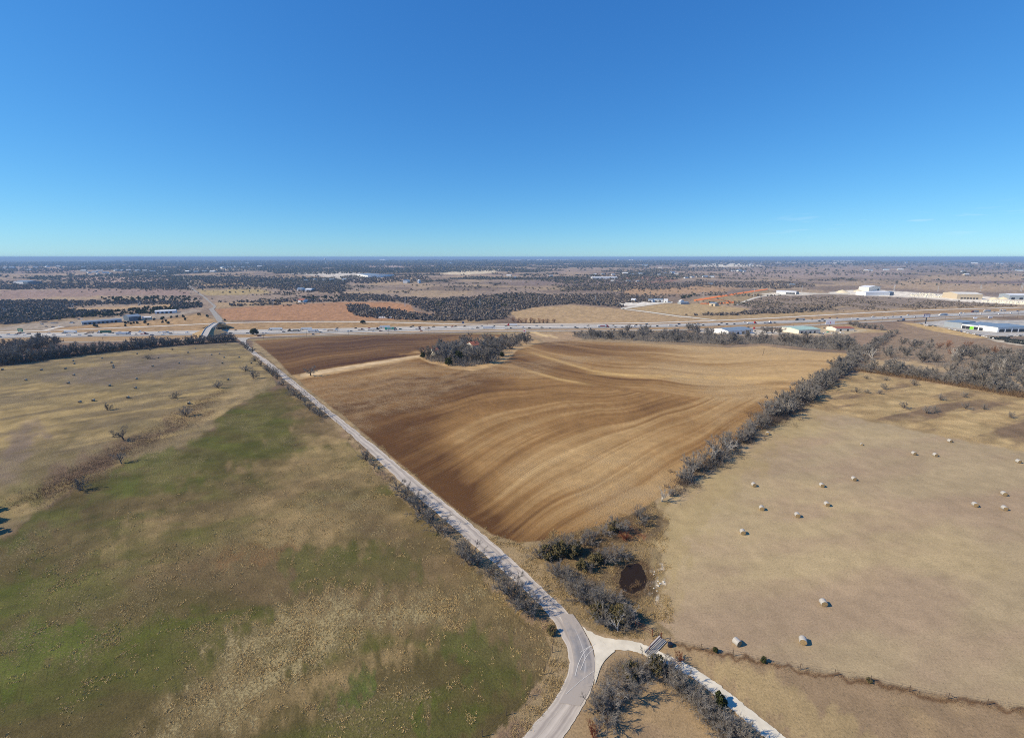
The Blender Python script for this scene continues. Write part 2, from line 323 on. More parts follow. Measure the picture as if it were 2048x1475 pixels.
# patches: (outline, colour, feather, warp, strength)
def patch(poly, col, fe=3, wp=1.0, k=1.0): blend(pm(poly, fe, wp) * k, lin(col))
S_ = [
 # far cream quarries and new estates, then nearer pale ground
 ([(905,543),(975,535),(1010,538),(985,545),(930,550),(880,547)], (214,196,160), 2),
 ([(580,546),(680,542),(765,549),(760,557),(700,560),(640,552)], (206,196,180), 2),
 ([(700,534),(800,526),(880,528),(860,534),(760,538)], (176,150,134), 2),
 ([(355,538),(400,535),(520,536),(500,541),(380,542)], (200,180,150), 1.5),
 ([(1020,519.5),(1140,519.6),(1145,522.5),(1040,523)], (226,210,180), 1),
 ([(1130,524),(1240,521.5),(1250,524),(1150,526.5)], (214,190,160), 1),
 ([(1370,531),(1440,526),(1500,527),(1530,532),(1450,534)], (228,216,190), 1.2),
 ([(1510,523),(1600,522),(1620,525),(1540,526)], (222,210,190), 1),
 ([(1600,525),(1650,520.5),(1700,520.5),(1745,525),(1660,527)], (226,214,190), 1.2),
 ([(1730,514.5),(1790,514.8),(1790,517),(1735,517)], (225,218,200), .7),
 ([(905,524),(950,523),(975,527),(930,528)], (214,186,140), 1),
 ([(0,535),(60,538),(160,537),(150,543),(40,545)], (168,140,126), 2),
 ([(90,556),(230,553),(340,556),(340,563),(240,565),(150,561)], (170,144,126), 2),
 ([(0,580),(180,578),(345,577),(372,583),(376,590),(200,592),(0,597)], (150,124,110), 2),
 ([(400,568),(490,565),(500,570),(420,574)], (180,150,110), 2),
 ([(395,580),(520,578),(545,585),(520,588),(410,590)], (168,146,96), 2),
 ([(130,617),(260,612),(340,609),(345,614),(220,620),(140,622)], (176,146,104), 2),
 ([(1180,567),(1240,555),(1290,552),(1360,560),(1330,566),(1240,572)], (150,110,86), 2),
 ([(1130,561),(1280,553),(1340,553),(1330,556),(1200,560)], (160,116,88), 1.5),
 ([(1200,578),(1240,572),(1300,571),(1290,577),(1230,581)], (180,152,108), 1.5),
 ([(1240,590),(1260,575),(1400,571),(1480,576),(1440,585),(1330,590)], (172,138,98), 4),
 ([(1440,541),(1600,540),(1800,545),(1800,553),(1600,556),(1450,550)], (160,138,120), 4),
 ([(1760,575),(1850,552),(2048,546),(2600,540),(2600,620),(2048,582),(1900,583)], (172,146,112), 4),
 ([(1850,560),(1960,563),(2048,560),(2200,566),(2048,568),(1900,566)], (122,102,94), 3),
 ([(1000,565),(1200,555),(1340,560),(1200,570),(1080,572)], (134,114,102), 4),
 # orange field with its grove, north of the highway
 ([(430,618),(546,610),(680,604),(780,604),(821,609.5),(830,622),(868,629.5),(850,640),(680,641),(450,640)], (168,124,84), 1.5, .15),
 ([(690,608),(780,606),(815,612),(822,622),(760,618)], (176,128,84), 3, .3),
 ([(430,604),(560,603),(600,604),(545,610),(432,617)], (166,140,102), 2, .2),
 # tan fields right of centre
 ([(1020,624),(1078,614),(1144,609.5),(1241,617),(1360,633),(1440,640.5),(1360,642.5),(1180,646.5),(1040,645)], (174,146,104), 1.5, .15),
 ([(1253,617),(1330,607),(1400,607),(1500,617),(1490,622),(1370,632)], (176,150,104), 1.5, .15),
 ([(1372,632.5),(1500,629),(1620,622),(1700,626),(1640,629.5),(1526,636),(1440,640)], (170,144,100), 1.5, .15),
 ([(1400,598),(1450,590),(1535,580),(1560,588),(1514,593),(1470,608),(1420,605)], (156,134,96), 2, .3),
 ([(1480,608),(1520,594),(1640,588),(1760,590),(1900,600),(2048,608),(2400,620),(2400,600),(2048,612),(1900,616),(1700,625),(1560,620)], (142,124,104), 2, .3),
 ([(1640,622),(1900,612),(2048,609),(2048,613),(1900,617),(1700,626)], (166,140,102), 2, .4),
 ([(1600,615),(1660,609),(1700,612),(1660,618)], (166,142,106), 2, .6),
 # quarry yard
 ([(1658,584),(1700,580),(1760,580),(1850,586),(1960,592),(2048,598),(2400,606),(2400,622),(2048,609.5),(1940,604),(1860,597),(1760,592),(1700,589),(1662,588)], (232,222,202), 1.2, .3),
 ([(1560,585),(1600,584),(1640,587.5),(1600,590.5),(1560,590)], (224,214,194), 1, .3),
 ([(1520,587),(1550,585),(1560,590),(1530,590)], (220,210,190), 1, .3),
 ([(1215,607),(1260,603),(1330,601),(1340,605),(1300,609),(1260,612)], (220,214,200), 1, .3),
 # dirt lot by the grey barns
 ([(0,655),(60,647),(160,640),(240,633),(300,629),(345,627),(385,619),(402,620),(398,623),(305,640),(245,643),(165,650),(130,653),(100,658),(0,661)], (158,144,126), 1.5, .2),
 ([(100,658),(165,651),(245,645),(330,640),(400,626),(428,640),(430,645),(340,650),(180,655.5),(100,660)], (170,138,92), 1.5, .3),
 # highway verges
 ([(-1500,760),(-400,700),(0,686),(166,684),(340,682),(395,679),(446,677),(485,677),(523,674),(680,669),(846,665),(1020,662),(1136,662),(1360,660),(1526,655),(1700,646),(1819,640),(1955,633),(2048,630),(2600,600),(2600,585),(2048,614.5),(1938,617),(1819,620.5),(1700,626.5),(1650,629.5),(1526,636),(1436,640.5),(1360,643),(1186,647),(1020,648.5),(912,648),(796,644),(680,642),(450,645),(340,650),(100,660),(0,664),(-400,680),(-1500,740)], (164,134,92), 1, .05),
 ([(-1500,800),(0,688),(166,686),(340,684),(420,681),(475,681),(470,685),(340,692),(199,705),(100,716),(0,730)], (138,112,92), 2, .2),
 ([(0,692),(30,690),(30,700),(0,702)], (165,138,92), 2, .2),
 ([(490,679),(560,675.5),(680,670.5),(1012,665),(1130,664),(1130,667),(1012,668.5),(846,668),(680,671),(560,677.5),(505,681)], (150,132,88), 1, .1),
 ([(1020,668),(1080,664),(1140,664),(1165,672),(1156,681),(1090,685),(1080,676)], (168,140,104), 2, .4),
 ([(1058,664),(1080,672),(1115,676),(1110,671),(1070,664)], (206,178,126), 1.5, .4),
 ([(1370,661),(1526,657),(1700,648),(1819,642),(1850,650),(1900,665),(2048,690),(2600,760),(2600,900),(2048,800),(1720,750),(1700,700),(1609,697),(1460,692)], (148,124,96), 3, .2),
 ([(1530,662),(1700,649),(1790,660),(1780,668),(1700,665),(1600,668),(1540,668)], (176,150,104), 2, .3),
 ([(1720,655),(1790,662),(1810,640),(1700,647)], (140,116,92), 2, .3),
 ([(1640,668),(1770,665),(1790,670),(1740,690),(1700,690)], (150,124,98), 2, .4),
 ([(1380,660),(1440,659),(1530,659),(1600,666),(1560,670),(1430,668)], (196,186,168), 2, .3),
 ([(1560,662),(1580,657),(1650,657),(1740,659),(1700,667),(1640,670),(1580,668)], (188,170,136), 2, .3),
 ([(1803,645),(1850,648),(1960,671),(1975,675),(1945,676),(1870,662),(1830,652)], (196,164,104), 1, .1),
 ([(1830,646),(1890,640),(2048,640),(2500,640),(2500,690),(2048,672),(1970,671),(1900,656)], (178,174,166), 1, .1),
 ([(1975,676),(2020,679),(2048,681),(2300,700),(2300,725),(2048,691),(1990,682)], (196,184,160), 1, .2),
 # clearings in the wood on the right
 ([(1735,722),(1760,719),(1830,722),(1870,730),(1900,738),(1870,741),(1800,733),(1740,732)], (176,152,112), 3, .8),
 ([(1880,738),(1960,745),(2048,762),(2100,780),(2048,778),(1980,765),(1900,750)], (176,152,116), 3, .8),
]
for s in S_: patch(s[0], s[1], s[2], s[3] if len(s) > 3 else 1.0)
# meadow
m_md = pm(MEADOW, 2, .15)
md = lin((122, 108, 74)) + (lin((150, 130, 84)) - lin((122, 108, 74))) * sst(fbm(GX / 30 + GY / 60, GY / 14, 4, 41), 0.38, 0.62)[..., None]
md = md + (lin((112, 98, 72)) - md) * sst(fbm((GX * .77 + GY * .64) / 60, (GX * .64 - GY * .77) / 6, 5, 44), 0.46, 0.64)[..., None] * 0.85
blend(m_md, md)
def soft(poly, col, fe, k=1.0, lim=m_md): blend(pm(poly, fe, 1.6) * k * lim, lin(col))
soft([(90,748),(180,738),(230,722),(330,712),(430,708),(450,722),(400,735),(330,745),(260,758),(200,765),(140,760)], (108,96,86), 14, .85)
soft([(0,880),(40,860),(90,850),(70,900),(20,960),(0,960)], (118,102,88), 16, .8)
soft([(20,930),(80,900),(130,860),(170,850),(110,930),(60,960)], (104,92,58), 14, .8)
soft([(70,960),(120,930),(190,900),(240,885),(300,865),(340,845),(370,835),(410,815),(400,835),(340,865),(285,890),(255,905),(220,930),(160,950),(95,990),(65,1005)], (100,80,64), 11, .8)
soft([(350,830),(400,820),(440,790),(500,755),(545,760),(520,785),(470,805),(420,840),(360,860)], (156,134,92), 12, .6)
soft([(0,990),(60,960),(110,960),(60,1010),(0,1040)], (106,100,56), 18, .7)
MK[..., 0] += m_md * (0.35 + 0.4 * sst(fb(25, 3, 47), .4, .6))
# green field
m_gr = pm(GREEN, 9, .7)
g1 = fbm((GX * .5 + GY * .2) / 14, (GY - GX * .25) / 9, 5, 51); g2 = fb(22, 5, 52); g3 = fbm(GX / 60, (GY + GX * .3) / 16, 4, 53)
tanz = np.maximum(pm([(585,800),(630,870),(640,930),(720,1000),(800,1080),(900,1160),(980,1240),(1040,1300),(1120,1300),(1085,1240),(1030,1205),(960,1135),(900,1075),(830,1005),(760,940),(700,870),(640,815),(600,790)], 30, 2.6), 0)[..., None]
tanz = np.maximum(tanz, np.maximum(pm([(560,900),(640,860),(720,930),(830,1020),(930,1130),(1040,1230),(1110,1290),(1100,1370),(1000,1300),(900,1200),(820,1120),(700,1090),(560,1090),(440,1110),(300,1120),(200,1100),(330,1000),(480,950)], 50, 2.5)[..., None], pm([(500,1230),(700,1180),(880,1170),(960,1230),(840,1290),(720,1350),(560,1430),(380,1500),(250,1500),(330,1400)], 45, 2.5)[..., None])); tanz = tanz * (.45 + .75 * sst(fb(16, 5, 57), .36, .6))[..., None]
g0 = lin((86, 77, 48)) + (lin((132, 114, 80)) - lin((86, 77, 48))) * tanz * .95
gc = g0 + (lin((78, 80, 38)) - g0) * (sst(g1, 0.47, 0.66) * (1 - .7 * tanz[..., 0]))[..., None]
gc = gc + (lin((104, 88, 64)) - gc) * (sst(g3, 0.48, 0.66) * 0.7)[..., None]
blend(m_gr, gc)
def gs(poly, col, fe=22, k=.85): blend(pm(poly, fe, 2.0) * k * .72 * m_gr * (0.5 + 0.5 * sst(g2, .35, .6)), lin(col))
gs([(529,784),(580,800),(600,850),(560,900),(470,930),(400,960),(350,950),(380,890),(440,845),(480,806)], (74,78,32), 14, .9)
gs([(275,922),(360,895),(330,930),(200,990),(60,1050),(0,1075),(0,1110),(150,1040)], (78,90,36), 12, .8)
gs([(0,1250),(80,1230),(190,1250),(170,1310),(60,1350),(0,1400)], (66,88,18), 22, 1.0)
gs([(200,1260),(320,1230),(420,1230),(330,1290),(180,1330)], (72,82,26), 18, .8)
gs([(0,1160),(90,1140),(180,1165),(90,1200),(0,1215)], (70,82,24), 18, .8)
gs([(560,1120),(680,1090),(800,1100),(850,1140),(760,1180),(600,1180)], (78,84,38), 18, .85)
gs([(850,1250),(930,1250),(1040,1300),(1050,1370),(980,1400),(900,1330)], (74,90,34), 22, .85)
gs([(660,1380),(720,1350),(760,1340),(740,1400),(680,1420)], (70,92,36), 16, .9)
gs([(820,1440),(900,1410),(960,1420),(920,1475),(830,1500)], (76,90,34), 18, .8)
gs([(60,1050),(250,1000),(420,960),(560,960),(500,1020),(300,1070),(100,1120)], (100,86,62), 25, .7)
gs([(420,1110),(560,1080),(610,1085),(560,1120),(440,1130)], (104,76,48), 12, .8)
strawm = np.zeros(GU.shape)
for poly, k in (([(570,880),(640,860),(700,930),(780,1000),(860,1080),(800,1110),(700,1080),(640,1080),(560,1110),(500,1090),(560,1010),(620,960)], .62),
                ([(520,1210),(640,1170),(760,1190),(860,1160),(960,1210),(900,1260),(800,1260),(720,1330),(600,1370),(520,1440),(420,1480),(260,1500),(300,1420),(400,1350),(440,1280)], .95),
                ([(960,1120),(1040,1200),(1110,1290),(1100,1360),(1030,1290),(960,1230),(900,1200)], .8),
                ([(0,1110),(120,1070),(260,1050),(200,1100),(60,1150),(0,1150)], .5),
                ([(640,1400),(760,1320),(900,1370),(880,1440),(760,1500),(640,1500)], .6),
                ([(560,1000),(640,1000),(660,1060),(600,1100),(480,1110),(500,1060)], .55),
                ([(420,960),(520,900),(600,880),(560,960),(480,1000)], .35)):
    strawm = np.maximum(strawm, pm(poly, 60, 2.6) * k)
strawm = np.maximum(strawm, 0.26 + 0.28 * sst(g2, .45, .65))
blend(m_gr * sst(strawm + (g1 - .5) * .5, .3, 1.0) * .42, lin((138, 120, 84)))
MK[..., 0] = np.where(m_gr > 0.5, strawm, MK[..., 0]); MK[..., 1] += m_gr
# verge between green field and road
VERGE = [(488,690),(540,738),(590,785),(640,825),(700,880),(760,950),(830,1015),(900,1085),(960,1145),(1030,1215),(1085,1250),(1105,1290),(1100,1340),(1060,1400),(985,1475),(900,1600),(1000,1600),(1045,1475),(1105,1405),(1136,1348),(1133,1291),(1110,1249),(1079,1206),(984,1122),(891,1041),(798,961),(721,886),(645,820),(566,756),(540,733),(494,699)]
blend(pm(VERGE, 6, .4) , lin((152, 132, 96)) )
vz = pm(VERGE, 8, .6); blend(vz * sst(fb(7, 4, 61), .5, .65) * .8, lin((120, 96, 78))); MK[..., 0] = np.maximum(MK[..., 0], vz * .6)
VERGE2 = [(504,699),(551,732),(578,756),(659,820),(745,886),(834,961),(935,1041),(1028,1122),(1119,1206),(1161,1249),(1200,1268),(1290,1280),(1345,1275),(1340,1000),(1160,1060),(1085,1080),(1036,1085),(984,1068),(923,1027),(842,962),(754,888),(690,833),(640,796),(597,759),(583,750),(560,725),(531,699.5),(507,681)]
blend(pm(VERGE2, 3, .3), lin((158, 136, 98))); v2 = pm(VERGE2, 3, .3); blend(v2 * sst(fb(6, 4, 63), .5, .62) * .8, lin((130, 112, 80))); MK[..., 0] = np.maximum(MK[..., 0], v2 * .6)
# rough strip and stubble on the right
m_st = pm(STUBBLE, 3, .3); m_ro = pm(ROUGH, 4, .4)
sc = lin((168, 149, 114)) + (lin((176, 156, 116)) - lin((168, 149, 114))) * sst(fbm(GX / 40, GY / 22, 5, 71), .42, .6)[..., None]
sc = sc + (lin((158, 132, 110)) - sc) * (sst(fbm(GX / 35, (GY - GX * .2) / 12, 5, 72), .44, .68) * .5)[..., None]
blend(m_st, sc)
hedge_side = pm([(1342,1000),(1430,930),(1530,865),(1600,812),(1680,790),(1640,850),(1560,900),(1440,1010),(1380,1090),(1350,1200),(1310,1235),(1330,1150),(1310,1060)], 26, 1.5)
blend(hedge_side * .5, lin((166, 146, 94)))
rc = lin((182, 156, 106)) + (lin((166, 140, 94)) - lin((182, 156, 106))) * sst(fbm(GX / 14, GY / 9, 4, 73), .4, .6)[..., None]
blend(m_ro, rc)
blend(m_ro * sst(fbm((GX * .93 + GY * .36) / 60, (GY * .93 - GX * .36) / 9, 5, 76), .47, .57) * .85 * pm([(1650,790),(1700,775),(1800,765),(1900,785),(2048,812),(2400,880),(2400,960),(2048,885),(1850,850),(1720,830),(1640,815)], 16, 1.5), lin((112, 90, 72)))
MK[..., 0] = np.where((m_st > .5), .3, MK[..., 0]); MK[..., 0] = np.where(m_ro > .5, .6, MK[..., 0])
# south of the fence, paddock
SOUTH = [(1345,1280),(1420,1298),(1600,1337),(1738,1360),(2048,1419),(2600,1560),(4000,2700),(900,2700),(1080,1500),(1180,1400),(1230,1310),(1290,1295)]
so_ = pm(SOUTH, 3, .3); blend(so_, lin((158, 134, 98))); blend(so_ * sst(fb(9, 4, 81), .48, .62) * .6, lin((140, 118, 92)))
blend(so_ * pm([(1400,1330),(1460,1320),(1700,1440),(1800,1520),(1700,1560),(1600,1475),(1480,1390)], 14, 1.6) * .6, lin((174, 152, 104)))
MK[..., 0] = np.where(so_ > .5, .35, MK[..., 0])
blend(pm([(1340,1283),(1420,1300),(1600,1337),(1738,1360),(1850,1388),(2048,1419),(2200,1450),(2200,1458),(2048,1426),(1850,1395),(1738,1367),(1600,1343),(1420,1306),(1340,1288)], 3, .6), lin((110, 84, 58)))
# brushy ground round the pond
br = pm([(1070,1085),(1110,1070),(1200,1045),(1270,1015),(1310,1000),(1335,1050),(1290,1100),(1330,1180),(1300,1230),(1280,1270),(1210,1265),(1140,1195),(1090,1140)], 10, 1.0)
blend(br, lin((142, 120, 82))); blend(br * sst(fb(5, 4, 91), .45, .6) * .8, lin((98, 80, 56))); MK[..., 0] = np.maximum(MK[..., 0], br * .7)
blend(pm([(1240,1060),(1275,1050),(1290,1065),(1265,1080),(1235,1075)], 8, 1) * .8, lin((140, 84, 50)))
blend(pm([(1300,1140),(1325,1150),(1330,1185),(1305,1200),(1295,1170)], 8, 1.5) * sst(fb(2.2, 3, 93), .5, .6), lin((206, 196, 178)))
pond_d = np.hypot(GU - 1266, (GV - 1156) * .95); blend(br * (1 - sst(pond_d + (wu * 30), 34, 58)) * .75, lin((84, 68, 46)))
# ploughed land
def tps(pts, vals):
    P = np.asarray(pts, float) / 300.0; vals = np.asarray(vals, float); n = len(P)
    r2 = ((P[:, None] - P[None]) ** 2).sum(-1); K = np.where(r2 > 0, r2 * np.log(np.maximum(r2, 1e-12)) / 2, 0) + np.eye(n) * 0.02
    A = np.zeros((n + 3, n + 3)); A[:n, :n] = K; A[:n, n] = 1; A[:n, n + 1:] = P; A[n:, :n] = A[:n, n:].T
    w = np.linalg.solve(A, np.concatenate([vals, np.zeros(3)]))
    def f(u, v):
        q = np.stack([u, v], -1) / 300.0; out = w[n] + q @ w[n + 1:]
        for i in range(n):
            d2 = ((q - P[i]) ** 2).sum(-1); out = out + w[i] * np.where(d2 > 0, d2 * np.log(np.maximum(d2, 1e-12)) / 2, 0)
        return out
    return f
def guides(g):
    p = []; s = []
    for val, pts in g: p += pts; s += [val] * len(pts)
    return tps(p, s)
B0 = [(1047,736),(1118,758),(1237,780),(1369,793),(1501,795),(1600,790)]
fB = guides([(0, B0), (1, [(1040,712),(1090,728),(1184,745),(1316,754),(1540,760),(1640,760)]), (2, [(1060,698),(1120,710),(1230,728),(1340,734),(1560,735),(1670,736)]), (3, [(1100,690),(1200,703),(1350,712),(1550,712),(1690,714)])])
fA = guides([(-1, [(605,765),(750,744),(880,738)]), (-2, [(640,800),(800,770),(950,750),(1060,754)]), (-3, [(700,865),(850,820),(1000,785),(1130,775),(1200,784)]), (-4, [(780,925),(900,870),(1010,825),(1130,800),(1260,795)]),
             (-5, [(850,985),(960,920),(1070,858),(1200,818),(1330,803)]), (-6.2, [(930,1040),(1050,960),(1200,885),(1330,828),(1420,805)]), (-7.6, [(1020,1080),(1184,983),(1369,877),(1501,805)]), (-9, [(1120,1062),(1300,970),(1440,885),(1560,810)]), (-10, [(1200,1045),(1345,965),(1480,868),(1600,796)])])
fT = guides([(0, [(530,702),(620,689),(760,679),(900,673)]), (-1, [(555,728),(680,705),(850,692),(960,681)]), (-2, [(590,748),(720,722),(840,708)]), (1, [(540,684),(680,676),(850,671),(1000,669)])])
m_pt = pm(PLOW_T, 1, .05); m_p = pm(PLOW, 1.2, .06)
sel = m_p > 0; u = GU[sel]; v = GV[sel]
b0v = np.interp(u, [p[0] for p in B0], [p[1] for p in B0]); w = sst(v - b0v, -3, 3); w = np.where(u < 1047, sst(v - (736 - (1047 - u) * 0.35), -4, 4), w)
a_ = fA(u, v); b_ = fB(u, v); s_ = np.where(w > .5, a_, b_ + 20)
X = GX[sel]; Y = GY[sel]; n2 = fbm(X / 55, Y / 55, 4, 101)
def streak(s, X, Y, k):
    wob = (fbm(X / 90, Y / 90, 3, 104) - .5) * .16
    return fbm(s * 1.5 + wob, X / 160, 4, 111 + k, .62), fbm(s * 7 + wob * 2, X / 70, 4, 117 + k, .65)
p1, p2 = streak(s_, X, Y, 0)
sb = fbm(b_ * 2.6 + (fbm(X / 120, Y / 120, 2, 131) - .5) * .35, X / 260, 3, 133, .6); upB = 1 - w
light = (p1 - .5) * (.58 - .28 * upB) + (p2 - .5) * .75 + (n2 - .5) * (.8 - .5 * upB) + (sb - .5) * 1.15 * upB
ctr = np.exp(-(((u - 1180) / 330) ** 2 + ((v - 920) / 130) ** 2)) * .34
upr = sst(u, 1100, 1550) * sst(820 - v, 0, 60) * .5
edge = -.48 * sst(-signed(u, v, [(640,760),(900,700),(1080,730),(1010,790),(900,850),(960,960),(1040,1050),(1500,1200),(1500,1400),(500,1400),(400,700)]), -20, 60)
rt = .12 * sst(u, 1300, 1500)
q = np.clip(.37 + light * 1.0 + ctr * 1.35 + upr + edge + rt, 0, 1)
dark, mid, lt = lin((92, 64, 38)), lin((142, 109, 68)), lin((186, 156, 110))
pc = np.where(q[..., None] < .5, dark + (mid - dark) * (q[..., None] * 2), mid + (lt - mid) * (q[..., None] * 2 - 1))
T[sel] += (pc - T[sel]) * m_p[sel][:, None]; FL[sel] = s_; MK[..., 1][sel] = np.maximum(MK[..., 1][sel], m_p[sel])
MK[..., 0] = np.where(m_p > .5, .0, MK[..., 0]); MK[..., 0][sel] = .35 + .5 * sst(n2, .45, .65)
for line in ([(1053,702),(1120,722),(1184,741),(1250,750),(1316,756)], [(1180,747),(1316,752),(1450,755),(1600,757)], [(1047,738),(1118,758),(1190,770)]):
    L = np.asarray(line, float); dd = np.abs(v - np.interp(u, L[:, 0], L[:, 1])); inr = sst(u, L[0, 0] - 25, L[0, 0] + 40) * (1 - sst(u, L[-1, 0] - 60, L[-1, 0] + 20))
    k = np.exp(-(dd / 2.6) ** 2) * inr * .7; T[sel] += (lin((200, 168, 112)) - T[sel]) * k[:, None]
sel = m_pt > 0; u = GU[sel]; v = GV[sel]; s_ = fT(u, v); X = GX[sel]; Y = GY[sel]
p1, p2 = streak(s_ * 1.3 + 40, X, Y, 3)
hi = pm([(860,706),(890,698),(960,686),(1000,675),(990,672),(900,690),(800,709)], 3, .5)[sel]
q = np.clip(.27 + (p1 - .5) * .9 + (p2 - .5) * .5 + sst(u, 700, 1000) * .12 + hi * .6, 0, 1)
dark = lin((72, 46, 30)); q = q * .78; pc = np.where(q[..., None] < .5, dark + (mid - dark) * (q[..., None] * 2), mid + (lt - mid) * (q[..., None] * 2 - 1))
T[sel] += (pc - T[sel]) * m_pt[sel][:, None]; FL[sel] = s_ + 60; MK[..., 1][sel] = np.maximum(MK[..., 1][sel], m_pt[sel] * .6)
# farm track through the ploughed land and its apron
blend(pm([(583,750),(620,743),(700,730),(838,709),(880,700),(925,690),(1000,690),(1060,672),(1083,684),(1035,700),(1014,719),(985,733),(946,742),(901,736),(862,726),(839,716),(760,731),(680,745),(597,759)], 1.5, .1), lin((180, 148, 100)))
blend(pm([(600,748),(620,743),(838,710),(842,712.5),(640,748),(600,755)], .8, .05) * .8, lin((206, 180, 138)))

# ---- cut the net into the ground and the fields
T *= np.array([1.02, 1.0, .95])
plw = np.maximum(m_p, m_pt)[..., None]; lumT = T.mean(-1, keepdims=True); T += (lumT - T) * .10 * (1 - m_gr[..., None]) * (1 - plw)
mic = (fb(4.5, 3, 501) - .5) * sst(RR, 60, 140)
T *= (1 + .14 * m_gr + .05 * m_md)[..., None]
T *= (1 + (.75 - .5 * plw[..., 0] - .55 * m_st) * mic)[..., None]
me_m = {}
idx = np.arange(nr * na).reshape(nr, na)
q00 = idx[:-1, :]; q01 = np.roll(idx, -1, 1)[:-1, :]; q10 = idx[1:, :]; q11 = np.roll(idx, -1, 1)[1:, :]
quads = np.stack([q00, q10, q11, q01], -1).reshape(-1, 4)
def inside(m): return (m > .5)[:-1, :].reshape(-1)
cls = np.zeros(len(quads), np.int8)
for i, m in ((1, m_md), (2, m_gr), (3, m_p), (4, m_pt), (5, m_st)): cls[inside(m) & (RR[:-1].reshape(-1) > 26)] = i
V = np.stack([GX, GY, GZ], -1).reshape(-1, 3)
VA = np.concatenate([np.clip(T, 0, 1).reshape(-1, 3), np.ones((nr * na, 1))], 1); VM = np.concatenate([np.clip(MK, 0, 1).reshape(-1, 3), np.ones((nr * na, 1))], 1)
FLr = FL.reshape(-1)
def land(name, k, m):
    qs = quads[cls == k]; used, inv = np.unique(qs.ravel(), return_inverse=True); qs = inv.reshape(-1, 4)
    extra = []
    me = mesh_np(name, V[used], [qs], [m])
    a = me.color_attributes.new('tint', 'FLOAT_COLOR', 'POINT'); a.data.foreach_set('color', VA[used].astype(np.float32).ravel())
    a = me.color_attributes.new('mask', 'FLOAT_COLOR', 'POINT'); a.data.foreach_set('color', VM[used].astype(np.float32).ravel())
    a = me.attributes.new('flow', 'FLOAT', 'POINT'); a.data.foreach_set('value', FLr[used].astype(np.float32))
    return tag(link(name, me), kind='structure')
land('ground', 0, land_mat('ground_cover', fine=.32, tuft=.45))
land('hay_meadow', 1, land_mat('meadow_grass', fine=.34, tuft=.5, rows=(R(-52), .11, 3.0, .35), soil=(.12, .09, .05)))
land('green_field', 2, land_mat('green_crop', fine=.42, tuft=.95, bump=1.0, straw=(.44, .35, .17), rows=(R(-40), .12, .8, .13), soil=(.045, .045, .02)))
land('ploughed_field', 3, land_mat('ploughed_soil', fine=.26, tuft=.5, bump=.6, furrow=True, straw=(.50, .36, .2)))
land('ploughed_strip', 4, land_mat('ploughed_soil_dark', fine=.26, tuft=.3, bump=.5, furrow=True))
land('stubble_field', 5, land_mat('stubble', fine=.26, tuft=.5, bump=.5, rows=(R(18), .06, 2.5, .2), soil=(.2, .15, .1)))
cap = MB(); n0 = 60
cap.add([(4 * math.sin(a), 4 * math.cos(a), 0) for a in ang], [tuple(range(len(ang)))])
tag(cap.build('ground_beneath_camera', mat('dry_grass_plain', (160, 138, 106), .95)), kind='structure')

hl = MB(); az = np.linspace(R(-60), R(60), 600); prof = 5 + 66 * np.clip((fbm(az * 11 + 3, az * 0, 5, 401) - .40) * 4, 0, 1)
V = []
for a_, h_ in zip(az, prof): V += [(r_ * math.sin(a_), r_ * math.cos(a_), z_) for r_, z_ in ((38000, -53), (41500, h_ - 6), (43000, h_), (47000, -53))]
hl.add(V, [(i * 4 + k, i * 4 + 4 + k, i * 4 + 5 + k, i * 4 + 1 + k) for i in range(len(az) - 1) for k in range(3)]); o = tag(hl.build('hills', mat('far_wooded_hills', (70, 70, 56), .95, noise=.2, scale=.002)), kind='structure')
if sum(p.normal.z for p in o.data.polygons) < 0: o.data.flip_normals()

# ============================================================ ROADS
def resample(P, n):
    P = np.asarray(P, float); d = np.concatenate([[0], np.cumsum(np.hypot(*np.diff(P, axis=0).T))]); q = np.linspace(0, d[-1], n)
    return np.stack([np.interp(q, d, P[:, 0]), np.interp(q, d, P[:, 1])], 1)
def smooth(P, it=2):
    P = np.asarray(P, float)
    for _ in range(it):
        Q = [P[0]]
        for a, b in zip(P[:-1], P[1:]): Q += [a * .75 + b * .25, a * .25 + b * .75]
        Q.append(P[-1]); P = np.array(Q)
    return P
def strip(name, A, B, m, lift=.06, n=160, sm=1, across=3, rag=0.):
    """a road between two edges given as outlines seen from the air; laid on the land"""
    A = resample(smooth(A, sm), n); B = resample(smooth(B, sm), n)
    if rag:
        k = np.arange(n) * 1.0; A = A + np.stack([(fbm(k / 3, k * 0, 3, 7) - .5) * rag * 2, (fbm(k / 3, k * 0 + 9, 3, 8) - .5) * rag], 1); B = B + np.stack([(fbm(k / 3, k * 0 + 5, 3, 9) - .5) * rag * 2, (fbm(k / 3, k * 0 + 3, 3, 10) - .5) * rag], 1)
    a = at_many(A); b = at_many(B); ks = np.linspace(0, 1, across)
    V = []; 
    for k in ks:
        p = a + (b - a) * k; p[:, 2] = zt(p[:, 1]) + lift; V.append(p)
    V = np.stack(V, 1).reshape(-1, 3); w = across
    ids = np.arange(n * w).reshape(n, w); f = np.stack([ids[:-1, :-1], ids[1:, :-1], ids[1:, 1:], ids[:-1, 1:]], -1).reshape(-1, 4)
    me = mesh_np(name, V, [f], [m]); nz = sum(p.normal.z for p in me.polygons)
    if nz < 0: me.flip_normals()
    L = np.concatenate([[0], np.cumsum(np.linalg.norm(np.diff(a + b, axis=0) / 2, axis=1))])
    uvs = np.stack([np.tile(ks, n), np.repeat(L, w)], 1); ul = me.uv_layers.new(name='UVMap')
    li = np.zeros(len(me.loops), np.int32); me.loops.foreach_get('vertex_index', li); ul.data.foreach_set('uv', uvs[li].astype(np.float32).ravel())
    return tag(link(name, me), kind='structure')
